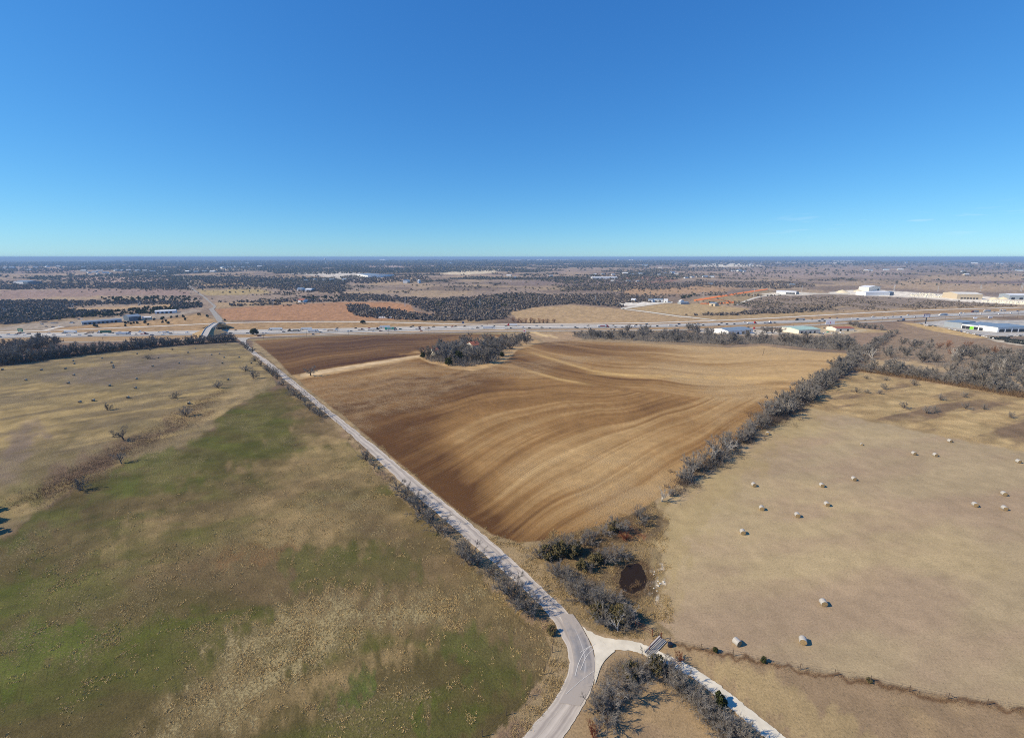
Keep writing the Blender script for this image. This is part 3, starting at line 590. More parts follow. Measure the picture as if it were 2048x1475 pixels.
def road_mat(name, rgb, tracks=(), lines=(), noise=.14, rough=.85, dashes=(), fade=None):
    m = bpy.data.materials.new(name); m.use_nodes = True; t = m.node_tree; b = t.nodes['Principled BSDF']; b.inputs['Roughness'].default_value = rough
    tc = N(t, 'ShaderNodeTexCoord'); sep = N(t, 'ShaderNodeSeparateXYZ'); t.links.new(tc.outputs['UV'], sep.inputs[0]); geo = N(t, 'ShaderNodeNewGeometry')
    n1 = N(t, 'ShaderNodeTexNoise', Scale=.35, Detail=6); t.links.new(geo.outputs['Position'], n1.inputs['Vector'])
    mp = N(t, 'ShaderNodeMapping'); mp.inputs['Scale'].default_value = (9, .05, 1); t.links.new(tc.outputs['UV'], mp.inputs[0])
    n2 = N(t, 'ShaderNodeTexNoise', Scale=1.0, Detail=4); t.links.new(mp.outputs[0], n2.inputs['Vector'])
    c = mixc(t, n1.outputs['Fac'], tuple(lin(rgb) * (1 - noise * 2)), tuple(lin(rgb) * (1 + noise * 2)))
    r = N(t, 'ShaderNodeMapRange'); r.inputs['From Min'].default_value = .35; r.inputs['From Max'].default_value = .65; r.inputs['To Min'].default_value = 1 - noise * 1.3; r.inputs['To Max'].default_value = 1 + noise * 1.3
    t.links.new(n2.outputs['Fac'], r.inputs[0]); vs = N(t, 'ShaderNodeVectorMath', operation='SCALE'); t.links.new(c, vs.inputs[0]); t.links.new(r.outputs[0], vs.inputs['Scale']); c = vs.outputs[0]
    for (x, w, col, k) in tracks + lines:
        d = math_n(t, 'ABSOLUTE', math_n(t, 'SUBTRACT', sep.outputs[0], x)); f = math_n(t, 'MULTIPLY', math_n(t, 'SUBTRACT', 1.0, math_n(t, 'DIVIDE', d, w)), k if (x, w, col, k) in tracks else 4.0, clamp=True)
        c = mixc(t, f, c, tuple(lin(col)))
    for (x, w, col) in dashes:
        d = math_n(t, 'ABSOLUTE', math_n(t, 'SUBTRACT', sep.outputs[0], x)); f = math_n(t, 'LESS_THAN', d, w)
        g = math_n(t, 'LESS_THAN', math_n(t, 'MODULO', sep.outputs[1], 12.0), 3.0); c = mixc(t, math_n(t, 'MULTIPLY', f, g), c, tuple(lin(col)))
    if fade:
        length, w_, col = fade; n3 = N(t, 'ShaderNodeTexNoise', Scale=.9, Detail=6); t.links.new(geo.outputs['Position'], n3.inputs['Vector'])
        e1 = math_n(t, 'DIVIDE', sep.outputs[1], w_); e2 = math_n(t, 'DIVIDE', math_n(t, 'SUBTRACT', length, sep.outputs[1]), w_); ed = math_n(t, 'DIVIDE', math_n(t, 'SUBTRACT', .5, math_n(t, 'ABSOLUTE', math_n(t, 'SUBTRACT', sep.outputs[0], .5))), .16)
        f = math_n(t, 'MINIMUM', math_n(t, 'MINIMUM', e1, e2), ed); f = math_n(t, 'ADD', f, math_n(t, 'MULTIPLY', math_n(t, 'SUBTRACT', n3.outputs['Fac'], .62), 2.6)); f = math_n(t, 'ADD', f, 0.0, clamp=True); c = mixc(t, f, tuple(lin(col)), c)
    t.links.new(c, b.inputs['Base Color']); return m
m_county = road_mat('worn_chipseal', (182, 172, 158), tracks=((.27, .10, (150, 140, 130), .8), (.73, .10, (148, 138, 128), .8), (.5, .07, (198, 188, 174), .5), (.02, .05, (206, 196, 178), .8), (.98, .05, (206, 196, 178), .8), (.38, .015, (120, 112, 104), .5), (.64, .012, (124, 116, 108), .5)), lines=())
LE = [(492,695),(494.5,699),(540,734),(566,756),(645,820.5),(721,886),(798,961),(891,1041),(984,1122),(1079,1206),(1112,1249),(1133,1291),(1139,1320),(1136,1348),(1124,1376),(1105,1405),(1081,1433),(1045,1475),(960,1570),(860,1680)]
RE = [(501,695),(505,699),(552,733),(580,756),(659.5,820.5),(744.5,886),(834,961),(935,1041),(1028,1122),(1117,1206),(1160,1249),(1184,1291),(1191,1320),(1191,1348),(1184,1376),(1171,1405),(1153,1433),(1126,1475),(1060,1570),(960,1690)]
strip('county_road', LE, RE, m_county, .07, 420, 1, 4, 2.2)
m_patch = road_mat('grey_asphalt', (140, 138, 136), tracks=((.35, .12, (118, 116, 116), .6), (.8, .12, (112, 110, 112), .7), (.55, .03, (200, 196, 190), .8)), lines=(), noise=.12, fade=(17.0, 6.0, (166, 157, 146)))
strip('asphalt_patch', [(1119,1228),(1128,1249),(1142,1291),(1148,1320),(1146,1348),(1134,1376),(1118,1405)], [(1146,1228),(1163,1252),(1183,1291),(1189,1320),(1189,1348),(1181,1378),(1160,1412)], m_patch, .10, 60, 1, 3)
m_mark = mat('pale_tyre_marks', (214, 210, 200), .9)
for i, (A, wd) in enumerate((([(1190,1288),(1170,1300),(1157,1325),(1150,1352)], 1.2), ([(1187,1298),(1172,1312),(1161,1340)], 1.0), ([(1188,1342),(1160,1362),(1132,1388)], .8), ([(1180,1292),(1160,1305)], 1))):
    P = np.asarray(A, float); strip('tyre_mark', P - (wd / 2, 0), P + (wd / 2, .4), m_mark, .14, 16, 1, 2)
# white caliche drive
m_cal = mat('white_caliche', (212, 204, 184), .95, noise=.14, scale=.5, bump=.2)
U_ = [(1161,1250),(1178,1262),(1200,1272),(1222,1277),(1246,1279),(1270,1283),(1289,1289),(1318,1302),(1345,1314),(1382,1331),(1416,1354),(1459,1385),(1501,1419),(1544,1453),(1572,1475),(1640,1530)]
L_ = [(1190,1335),(1186,1302),(1200,1322),(1203,1312),(1218,1302),(1232,1300),(1262,1301),(1300,1314),(1332,1328),(1360,1340),(1388,1354),(1411,1372),(1440,1398),(1474,1428),(1502,1452),(1530,1473),(1590,1525)]
strip('caliche_drive', [(1163,1251),(1180,1263),(1200,1272),(1222,1277),(1246,1279),(1270,1283),(1289,1289),(1318,1302),(1345,1314),(1382,1331),(1416,1354),(1459,1385),(1501,1419),(1544,1453),(1572,1475),(1640,1530)],
      [(1184,1288),(1190,1292),(1200,1296),(1218,1299),(1232,1300),(1248,1300),(1266,1302),(1300,1315),(1330,1327),(1360,1341),(1388,1356),(1425,1386),(1465,1420),(1502,1452),(1530,1475),(1590,1525)], m_cal, .09, 220, 1, 6, 3.0)
pp = smooth([(1178,1264),(1200,1280),(1222,1296),(1232,1301),(1222,1308),(1208,1322),(1200,1336),(1194,1356),(1188,1374),(1191,1345),(1191,1318),(1186,1292),(1174,1270)], 2)
q = at_many(pp); me = MB(); me.add([(x, y, .11) for x, y, z in q], [tuple(range(len(q)))]); o = me.build('caliche_apron', m_cal); tag(o, kind='structure')
if o.data.polygons[0].normal.z < 0: o.data.flip_normals()
# dirt centre in the farm track is land colour; highway and its frontage roads
TE = [(-500,687),(0,666),(166,664.5),(340,662),(510,659),(680,656.3),(846,652.5),(1020,649.8),(1186,649.3),(1360,647.6),(1526,642.6),(1700,635.6),(1870,628),(2048,620.8),(2600,600)]
BE = [(-500,698),(0,675.5),(166,673.8),(340,670.8),(510,668.2),(680,665.6),(846,662),(1020,657.8),(1186,657.2),(1360,654),(1526,648),(1700,641.6),(1870,634),(2048,627.8),(2600,608)]
def lerp(A, B, k): A = np.asarray(A, float); B = np.asarray(B, float); return A + (B - A) * k
m_hw1 = road_mat('highway_grey', (182, 175, 162), lines=((.03, .015, (220, 220, 215), 1), (.97, .015, (220, 220, 215), 1)), dashes=((.36, .006, (225, 225, 220)), (.68, .006, (225, 225, 220))), noise=.05)
m_hw2 = road_mat('highway_dark', (156, 151, 142), lines=((.03, .015, (220, 220, 215), 1), (.97, .015, (220, 220, 215), 1)), dashes=((.36, .006, (225, 225, 220)), (.68, .006, (225, 225, 220))), noise=.05)
m_med = road_mat('median_concrete', (234, 226, 210), noise=.05)
strip('highway_far_carriageway', TE, lerp(TE, BE, .40), m_hw1, .22, 300, 1, 3)
strip('highway_median', lerp(TE, BE, .41), lerp(TE, BE, .56), m_med, .26, 300, 1, 2)
strip('highway_near_carriageway', lerp(TE, BE, .57), BE, m_hw2, .22, 300, 1, 3)
bar = MB(); Cn = resample(smooth(lerp(TE, BE, .485), 1), 300); Cn = at_many(Cn)
for i in range(len(Cn) - 1):
    a, b = Cn[i], Cn[i + 1]; vs = []
    for p in (a, b):
        z = float(zt(p[1])) + .2; vs += [(p[0], p[1] - .3, z), (p[0], p[1] - .12, z + 1.05), (p[0], p[1] + .12, z + 1.05), (p[0], p[1] + .3, z)]
    bar.add(vs, [(0, 4, 5, 1), (1, 5, 6, 2), (2, 6, 7, 3)])
tag(bar.build('median_barrier', mat('barrier_concrete', (206, 202, 194), .85)), 'long low pale concrete barrier along the middle of the highway', 'barrier')
m_fr = road_mat('frontage_pale', (212, 202, 184), lines=(), noise=.05); m_fr2 = road_mat('frontage_grey', (176, 169, 156), lines=(), noise=.05)
def ribbon(name, C_, w, m, lift=.2, n=200, sm=1):
    """a road of real width w metres along a centre line"""
    c = at_many(resample(smooth(C_, sm), n)); d = np.gradient(c[:, :2], axis=0); d /= np.maximum(np.linalg.norm(d, axis=1)[:, None], 1e-6); nn = np.stack([-d[:, 1], d[:, 0]], 1)
    V = []
    for k in (-.5, 0, .5):
        p = c[:, :2] + nn * w * k; V.append(np.column_stack([p, zt(p[:, 1]) + lift]))
    V = np.stack(V, 1).reshape(-1, 3); ids = np.arange(n * 3).reshape(n, 3); f = np.stack([ids[:-1, :-1], ids[1:, :-1], ids[1:, 1:], ids[:-1, 1:]], -1).reshape(-1, 4)
    me = mesh_np(name, V, [f], [m])
    if sum(p.normal.z for p in me.polygons) < 0: me.flip_normals()
    L = np.concatenate([[0], np.cumsum(np.linalg.norm(np.diff(c, axis=0), axis=1))]); uvs = np.stack([np.tile([0, .5, 1], n), np.repeat(L, 3)], 1); ul = me.uv_layers.new(name='UVMap')
    li = np.zeros(len(me.loops), np.int32); me.loops.foreach_get('vertex_index', li); ul.data.foreach_set('uv', uvs[li].astype(np.float32).ravel())
    return tag(link(name, me), kind='structure')
ribbon('north_frontage_road', [(-400,677),(0,665.3),(100,661),(340,651.2),(436,646.3),(449,645.7),(560,643.5),(680,643),(796,644.8),(912,648.3),(975,649)], 9.5, m_fr, .2, 200)
ribbon('north_frontage_road', [(975,649),(1020,648),(1186,647),(1302,645.6),(1360,643.6),(1436,640.7),(1526,636.8),(1650,630),(1700,627),(1819,621.2),(1938,617.6),(2048,614.8),(2500,600)], 10, m_fr, .2, 200)
ribbon('slip_road', [(-200,676),(0,663.5),(60,662),(90,661),(110,655.5),(128,652.5)], 9, m_fr, .17, 60)
ribbon('south_frontage_road', [(-500,712),(0,685.6),(166,683.5),(340,681.5),(395,678.8),(446,676.4),(489,676),(522,673.8),(600,671),(680,668.2),(846,664.8),(1020,661.4),(1136,661),(1360,659.6),(1526,655),(1609,650.5),(1700,645.5),(1819,639.5),(1955,633),(2048,630),(2600,606)], 10.5, m_fr2, .2, 300)
ribbon('exit_ramp', [(640,667.5),(720,664.6),(846,661.5),(930,659.6),(1010,658)], 7, m_fr, .30, 60)
strip('junction_apron', [(473,676),(481,681.5),(485,688),(490.5,694.5),(495,700)], [(503,675),(493.4,678.5),(491.5,683),(496,690),(505.5,700)], m_fr2, .26, 40, 1, 3)
m_gr2 = road_mat('side_road_grey', (152, 146, 134), noise=.05)
strip('county_road_north', [(436,645),(432,639),(424,627),(418,618),(423,615),(427,613),(419,605),(408,595),(398,588),(390,583),(383,577),(376,570),(371,562),(364,553),(352,550),(340,549)], [(448,645),(443.5,636),(435,627),(428,618.5),(431.5,614.5),(433,612.5),(422,604),(412,594.5),(401,587.5),(393,582.5),(386,576.5),(379,569.5),(374,561.5),(367,552.5),(354,549.4),(340,548.4)], m_gr2, .25, 160, 0, 2)
strip('white_ranch_road', [(1241,616),(1262,612.6),(1300,608),(1330,603.6),(1345,603.2)], [(1247,618.4),(1268,615),(1302,610),(1332,606),(1345,605.5)], m_cal, .3, 60, 1, 2)
strip('white_ranch_road', [(1240,616.4),(1300,623.4),(1360,632),(1372,632.6),(1400,636),(1434,640)], [(1243,618),(1300,625.3),(1360,634),(1372,634.5),(1400,637.5),(1434,641.4)], m_cal, .3, 60, 0, 2)
strip('white_quarry_road', [(1469,608.6),(1490,601),(1513,593),(1535,590.6),(1559,588.6),(1600,587),(1640,586),(1700,587)], [(1473,611),(1494,602.6),(1516,594.8),(1535,592),(1559,590.2),(1600,588.6),(1640,587.8),(1700,588.4)], m_cal, .35, 100, 1, 2)
m_or = mat('orange_earth', (226, 126, 46), .95, noise=.15, scale=.05)
strip('orange_earth_strip', [(1387,599.2),(1450,589.5),(1500,582),(1534,577.2)], [(1389,602.6),(1452,592.4),(1502,584.4),(1537,578.8)], m_or, .4, 60, 0, 2)
strip('orange_earth_strip', [(1401,606.2),(1440,605.6),(1462,603),(1468,602)], [(1401,608),(1440,607.6),(1464,606.4),(1470,605.4)], m_or, .4, 30, 0, 2)
strip('orange_earth_strip', [(1420,599),(1440,599.4),(1461,601.6)], [(1420,599.8),(1440,600.3),(1461,602.6)], m_or, .4, 30, 0, 2)
# pond
pq = at_many([(1266 + 27 * math.cos(a) * (1 + .10 * math.sin(3 * a) + .05 * math.sin(7 * a + 2) + .03 * math.sin(11 * a)), 1156 + 31 * math.sin(a) * (1 + .08 * math.cos(2 * a + 1) + .04 * math.sin(9 * a))) for a in np.linspace(0, 2 * math.pi, 40, endpoint=False)])
pm_ = bpy.data.materials.new('murky_water'); pm_.use_nodes = True; b = pm_.node_tree.nodes['Principled BSDF']; b.inputs['Base Color'].default_value = (.026, .016, .009, 1); b.inputs['Roughness'].default_value = .18; b.inputs['Specular IOR Level'].default_value = .1
w = MB(); w.add([(x, y, .05) for x, y, z in pq], [tuple(range(39, -1, -1)) if False else tuple(range(40))]); o = tag(w.build('pond_water', pm_), kind='structure')
if o.data.polygons[0].normal.z < 0: o.data.flip_normals()

# ============================================================ PLANTS
def twig_mat(name, rgb, var=.22):
    m = bpy.data.materials.new(name); m.use_nodes = True; t = m.node_tree; b = t.nodes['Principled BSDF']; b.inputs['Roughness'].default_value = .9; b.inputs['Specular IOR Level'].default_value = .1
    oi = N(t, 'ShaderNodeObjectInfo'); r = N(t, 'ShaderNodeMapRange'); r.inputs['To Min'].default_value = 1 - var; r.inputs['To Max'].default_value = 1 + var; t.links.new(oi.outputs['Random'], r.inputs[0])
    g = N(t, 'ShaderNodeNewGeometry'); n = N(t, 'ShaderNodeTexNoise', Scale=.9, Detail=3); t.links.new(g.outputs['Position'], n.inputs['Vector']); r2 = N(t, 'ShaderNodeMapRange'); r2.inputs['From Min'].default_value = .3; r2.inputs['From Max'].default_value = .7; r2.inputs['To Min'].default_value = .8; r2.inputs['To Max'].default_value = 1.2
    t.links.new(n.outputs['Fac'], r2.inputs[0]); k = math_n(t, 'MULTIPLY', r.outputs[0], r2.outputs[0]); v = N(t, 'ShaderNodeVectorMath', operation='SCALE'); v.inputs[0].default_value = tuple(lin(rgb)); t.links.new(k, v.inputs['Scale']); t.links.new(v.outputs[0], b.inputs['Base Color']); return m
M_TWIG = twig_mat('bare_twigs', (132, 127, 120)); M_PALE = twig_mat('pale_twigs', (176, 170, 160)); M_BARK = twig_mat('bark', (104, 92, 82)); M_RUST = twig_mat('rust_twigs', (150, 112, 88)); M_DARK = twig_mat('dark_twigs', (104, 92, 84))
M_LEAF = twig_mat('evergreen_leaves', (60, 64, 36), .25); M_OLIVE = twig_mat('olive_leaves', (96, 88, 60), .2); M_BRUSH = twig_mat('brush_stems', (128, 106, 82), .1); M_STRAW = twig_mat('straw_blades', (196, 170, 118), .1); M_REDB = twig_mat('red_brush', (112, 62, 46), .1)
def slivers(Pt, D, L, W, rng):
    """thin triangles rooted at Pt along D"""
    n = len(Pt); r = rng.normal(size=(n, 3)); S = np.cross(D, r); S /= np.maximum(np.linalg.norm(S, axis=1)[:, None], 1e-6)
    V = np.stack([Pt - S * W[:, None] / 2, Pt + S * W[:, None] / 2, Pt + D * L[:, None]], 1).reshape(-1, 3)
    return V, np.arange(3 * n).reshape(n, 3)
def tubes(A, B, ra, rb, k=4):
    n = len(A); D = B - A; D = D / np.maximum(np.linalg.norm(D, axis=1)[:, None], 1e-6); h = np.where(np.abs(D[:, 2:3]) > .9, np.array([[1., 0, 0]]), np.array([[0, 0, 1.]]))
    S = np.cross(D, h); S /= np.linalg.norm(S, axis=1)[:, None]; T_ = np.cross(D, S); V = []
    for (P_, r_) in ((A, ra), (B, rb)):
        for i in range(k): a = 2 * math.pi * i / k; V.append(P_ + (S * math.cos(a) + T_ * math.sin(a)) * r_[:, None])
    V = np.stack(V, 1).reshape(-1, 3); base = np.arange(n)[:, None] * 2 * k
    F_ = np.concatenate([base + np.array([[i, (i + 1) % k, (i + 1) % k + k, i + k]]) for i in range(k)])
    return V, F_
def rot_dirs(D, ang_, rng):
    r = rng.normal(size=D.shape); S = np.cross(D, r); S /= np.maximum(np.linalg.norm(S, axis=1)[:, None], 1e-6); return D * np.cos(ang_)[:, None] + S * np.sin(ang_)[:, None]
def grow(seed, h=7., stems=1, lean=.15, spread=.75, limbs=7, br=6, tw=7, fine=3, wid=.035, up=.25, trunk_frac=.28, r0=.22, low=False):
    rng = np.random.default_rng(seed)
    def child(A, B, D, Ln, n, ang0, ang1, lf, t0=.25):
        i = np.repeat(np.arange(len(A)), n); t = rng.uniform(t0, 1, len(i)); P_ = A[i] + (B[i] - A[i]) * t[:, None]
        d = rot_dirs(D[i], rng.uniform(ang0, ang1, len(i)), rng); d[:, 2] += up * rng.uniform(0, 1, len(i)); d /= np.linalg.norm(d, axis=1)[:, None]
        L_ = Ln[i] * lf * rng.uniform(.6, 1.25, len(i)) * (1.25 - .5 * t); return P_, P_ + d * L_[:, None], d, L_
    n0 = stems; A = np.zeros((n0, 3)); A[:, :2] = rng.normal(0, .12 * (stems > 1) * h / 4, (n0, 2)); D = np.column_stack([rng.normal(0, lean + .4 * (stems > 1), n0), rng.normal(0, lean + .4 * (stems > 1), n0), np.ones(n0)]); D /= np.linalg.norm(D, axis=1)[:, None]
    Ln = np.full(n0, h * (trunk_frac if stems == 1 else .42)) * rng.uniform(.8, 1.15, n0); B = A + D * Ln[:, None]
    tv = []; tf = []; cv = []; cf4 = []; cf3 = []; ct = 0; tt = 0
    def addT(r): nonlocal tt; V, f = r; tv.append(V); tf.append(f + tt); tt += len(V)
    r0_ = np.full(n0, r0 if stems == 1 else r0 * .5); addT(tubes(A, B, r0_ * 1.2, r0_ * .75, 6))
    A1, B1, D1, L1 = child(A, B, D, np.full(n0, h * .48), limbs if stems == 1 else max(2, limbs // 2), .35, spread, 1.0, .6 if not low else .15)
    addT(tubes(A1, B1, np.full(len(A1), r0 * .42), np.full(len(A1), r0 * .16), 4))
    # limbs run on
    A1b = B1; D1b = rot_dirs(D1, rng.uniform(0, .4, len(D1)), rng); L1b = L1 * .55; B1b = A1b + D1b * L1b[:, None]; addT(tubes(A1b, B1b, np.full(len(A1b), r0 * .16), np.full(len(A1b), .02), 3))
    AA_ = np.concatenate([A1, A1b]); BB_ = np.concatenate([B1, B1b]); DD_ = np.concatenate([D1, D1b]); LL_ = np.concatenate([L1, L1])
    A2, B2, D2, L2 = child(AA_, BB_, DD_, LL_, br, .4, 1.1, .42, .15)
    V, f = tubes(A2, B2, np.full(len(A2), wid * 1.0), np.full(len(A2), wid * .35), 3); cv.append(V); cf4.append(f); ct = len(V)
    A3, B3, D3, L3 = child(A2, B2, D2, L2, tw, .3, 1.0, .5, .1)
    V, f = slivers(A3, D3, L3, np.full(len(A3), wid * .9), rng); cv.append(V); cf3.append(f + ct); ct += len(V)
    A4, B4, D4, L4 = child(A3, B3, D3, L3, fine, .3, 1.1, .6, .1)
    V, f = slivers(A4, D4, L4, np.full(len(A4), wid * .6), rng); cv.append(V); cf3.append(f + ct); ct += len(V)
    for V_ in cv: V_[:, 2] = np.maximum(V_[:, 2], .02)
    return (np.concatenate(tv), [np.concatenate(tf)]), (np.concatenate(cv), [np.concatenate(cf4), np.concatenate(cf3)])
def leafy(seed, h=6, rx=3.0, clumps=26, per=90, leaf=.30, base=.25):
    rng = np.random.default_rng(seed); V = []; 
    th = rng.uniform(0, 2 * math.pi, clumps); z = rng.uniform(base, 1, clumps); rr = rx * np.sqrt(np.clip(1 - ((z - .45) / .6) ** 2, .05, 1)) * rng.uniform(.35, .85, clumps)
    C_ = np.column_stack([rr * np.cos(th), rr * np.sin(th), z * h * .92]); cr = rng.uniform(.18, .36, clumps) * rx * 1.15
    i = np.repeat(np.arange(clumps), per); d = rng.normal(size=(len(i), 3)); d /= np.linalg.norm(d, axis=1)[:, None]; P_ = C_[i] + d * (cr[i] * rng.uniform(.3, 1, len(i)) ** .5)[:, None]; P_[:, 2] = np.maximum(P_[:, 2], .15)
    a = rng.normal(size=P_.shape); a /= np.linalg.norm(a, axis=1)[:, None]; b_ = np.cross(a, d); b_ /= np.maximum(np.linalg.norm(b_, axis=1)[:, None], 1e-5); s = leaf * rng.uniform(.6, 1.3, len(P_))[:, None]
    V = np.stack([P_ - a * s, P_ + b_ * s * .6, P_ + a * s, P_ - b_ * s * .6], 1).reshape(-1, 3); f = np.arange(len(V)).reshape(-1, 4)
    A = np.zeros((1, 3)); B = np.array([[.1, .05, h * .5]]); tv, tf = tubes(A, B, np.array([.22]), np.array([.1]), 6)
    Cs = C_[:6]; tv2, tf2 = tubes(np.repeat(B * .6, 6, 0), Cs, np.full(6, .09), np.full(6, .03), 4)
    return (np.concatenate([tv, tv2]), [np.concatenate([tf, tf2 + len(tv)])]), (V, [f])
PROTO = {}
def proto(key, parts, crown_mat, name, bark=None):
    (tv, tf), (cv, cf) = parts
    PROTO[key] = (name, mesh_np('trunk', tv, tf, [bark or M_BARK]), mesh_np('crown', cv, cf, [crown_mat]))
for k in range(4): proto('tree%d' % k, grow(20 + k, 7.5, limbs=8, br=7, tw=7, fine=4, wid=.05, spread=.95), M_TWIG, 'bare_tree')
for k in range(3): proto('dense%d' % k, grow(40 + k, 7.0, stems=5, limbs=7, br=7, tw=7, fine=4, wid=.055, spread=.8, up=.5, low=True), M_TWIG, 'bare_tree')
for k in range(3): proto('shrub%d' % k, grow(60 + k, 3.4, stems=7, limbs=6, br=5, tw=6, fine=4, wid=.035, spread=.9, r0=.1, low=True), M_TWIG, 'bare_shrub', M_DARK)
for k in range(2): proto('pale%d' % k, grow(80 + k, 6.5, stems=3, limbs=8, br=5, tw=5, fine=2, wid=.05, spread=.8, up=.5, r0=.3), M_PALE, 'bare_tree', M_PALE)
for k in range(2): proto('rust%d' % k, grow(90 + k, 5.5, stems=5, limbs=7, br=6, tw=7, fine=4, wid=.05, up=.4, low=True), M_RUST, 'rusty_tree')
for k in range(2): proto('mes%d' % k, grow(100 + k, 5.5, limbs=9, br=7, tw=7, fine=3, wid=.045, spread=1.35, up=.1, trunk_frac=.22), M_TWIG, 'bare_tree')
for k in range(2): proto('red%d' % k, grow(105 + k, 2.4, stems=6, limbs=6, br=5, tw=6, fine=3, wid=.03, low=True, r0=.06), M_REDB, 'bare_shrub', M_REDB)
for k in range(2): proto('jun%d' % k, leafy(110 + k, 4.6, 2.1), M_LEAF, 'juniper_bush')
for k in range(2): proto('oak%d' % k, leafy(120 + k, 7.5, 6.5, 40, 110, .42, .4), M_LEAF, 'live_oak')
for k in range(2): proto('olv%d' % k, leafy(130 + k, 3.8, 2.6, 22, 80, .22, .12), M_OLIVE, 'evergreen_bush')
def plant(key, x, y, s=1., label=None, cat='tree', group=None, sz=1., rz=None, name=None):
    nm, tm, cm = PROTO[key]; e = empty(name or nm, (x, y, float(zt(y)) - .05), random.uniform(0, 6.28) if rz is None else rz); e.scale = (s, s, s * sz)
    link('trunk', tm, e); link('crown', cm, e); return tag(e, label, cat, group)
HT = dict(tree=7., dens=6.5, shru=3., pale=6., rust=5., mes0=5., mes1=5., red0=2., red1=2., jun0=4.4, jun1=4.4, oak0=7., oak1=7., olv0=3.6, olv1=3.6)
def pl(key, u, v, s=1., label=None, cat='tree', group=None, sz=1., jit=0):
    if v > 880 and u > 700: v += .38 * HT.get(key[:4], 5.) * s * F / depth(u, v) * .72 * sst(v, 880, 1100)   # given by the middle of the crown
    p = at(u, v); return plant(key, p[0] + random.uniform(-jit, jit), p[1] + random.uniform(-jit, jit), s, label, cat, group, sz)

for k in range(4): proto('far%d' % k, grow(140 + k, 8.0, stems=5, limbs=8, br=8, tw=7, fine=4, wid=.11, spread=.8, up=.5, low=True), M_TWIG, 'bare_tree')
FT = ['far0', 'far1', 'far2', 'far3']
# --- single trees and shrubs one can point at
pl('mes0', 621.5, 751, 1.55, 'lone spreading bare tree standing by the farm track in ploughed soil', 'tree', sz=1.05)
pl('mes1', 247, 879, 1.1, 'crooked bare tree at the upper end of the brown ditch in the meadow', 'tree')
pl('tree1', 243, 927, .7, 'bare tree on the lower bank of the brown ditch beside the green field edge', 'tree')
pl('shrub1', 161, 980, 1.1, 'low dark bare shrub by the brown ditch near the corner of the green field', 'shrub')
pl('oak0', 508.5, 670, 1.2, 'broad dark evergreen oak between highway and frontage road, near the road junction', 'tree')
pl('oak1', 726.5, 647, .8, 'dark round evergreen oak alone on the grass strip beyond the highway', 'tree')
LB = {'far': 'shrub', }
for key, u, v, s, lab, cat in (
 ('shrub0', 490, 742, 1.1, 'low rounded bare shrub in meadow near the far end of county road', 'shrub'), ('shrub1', 507, 757, 1.3, 'wide grey shrub in the meadow below the smaller rounded one', 'shrub'),
 ('dense0', 546, 752, .62, 'dense bare tree leaning over county road opposite the farm track', 'tree'), ('dense1', 554, 758, .66, 'dark bare tree on the verge exactly opposite the farm track entrance', 'tree'), ('dense2', 540, 745, .5, 'small bare tree just beyond the tree opposite the farm track', 'tree'),
 ('shrub2', 534, 742, 1.1, 'bare shrub among the trees opposite the farm track', 'shrub'), ('shrub0', 566, 770, 1.0, 'bare shrub on the verge just past the farm track entrance', 'shrub'), ('shrub1', 577, 781, .8, 'small bare shrub in yellow grass by the green field corner', 'shrub'),
 ('shrub2', 602, 800, 1.0, 'first bare shrub of the short row beside the green field top corner', 'shrub'), ('tree2', 611, 810, .5, 'bare tree in the short row by county road above the green field', 'tree'), ('dense1', 620, 819, .5, 'dark low bare tree at the end of the short roadside row', 'tree'), ('shrub0', 632, 826, 1., 'bare shrub casting its shadow onto county road at the short row end', 'shrub'),
 ('mes0', 748, 936, .72, 'bare tree alone on the road verge beside the middle of ploughed field', 'tree'), ('shrub1', 733, 920, 1., 'small bare shrub beside the lone verge tree', 'shrub'),
 ('mes1', 795, 978, .8, 'bare tree with flat crown on the verge, top of the long roadside group', 'tree'), ('tree0', 830, 1010, .6, 'slender bare tree on the verge between two wider ones', 'tree'), ('mes0', 853, 1028, .9, 'wide bare tree on the verge whose branch shadows cross county road', 'tree'), ('shrub2', 838, 1020, 1.2, 'tangled grey shrub under the wide verge tree', 'shrub'),
 ('shrub0', 876, 1056, 1.2, 'dark bare shrub on the verge with a brown ditch below it', 'shrub'),
 ('dense0', 938, 1118, .72, 'dense bare tree on the outside of the verge, halfway down the road', 'tree'), ('mes1', 957, 1122, .85, 'bare tree with a long shadow, second of the halfway pair', 'tree'),
 ('mes0', 1008, 1168, .85, 'bare tree by the road bend, first of the three close together', 'tree'), ('dense2', 1024, 1186, .62, 'dense bare tree in the middle of three before the road bend', 'tree'), ('mes1', 1038, 1203, .92, 'bare tree, last of the three before the road bend', 'tree'), ('tree3', 1068, 1222, .42, 'small solitary bare tree at the start of the road bend', 'tree')):
    pl(key, u, v, s * 1.14, lab, cat, 'bare trees and shrubs along the county road verge')
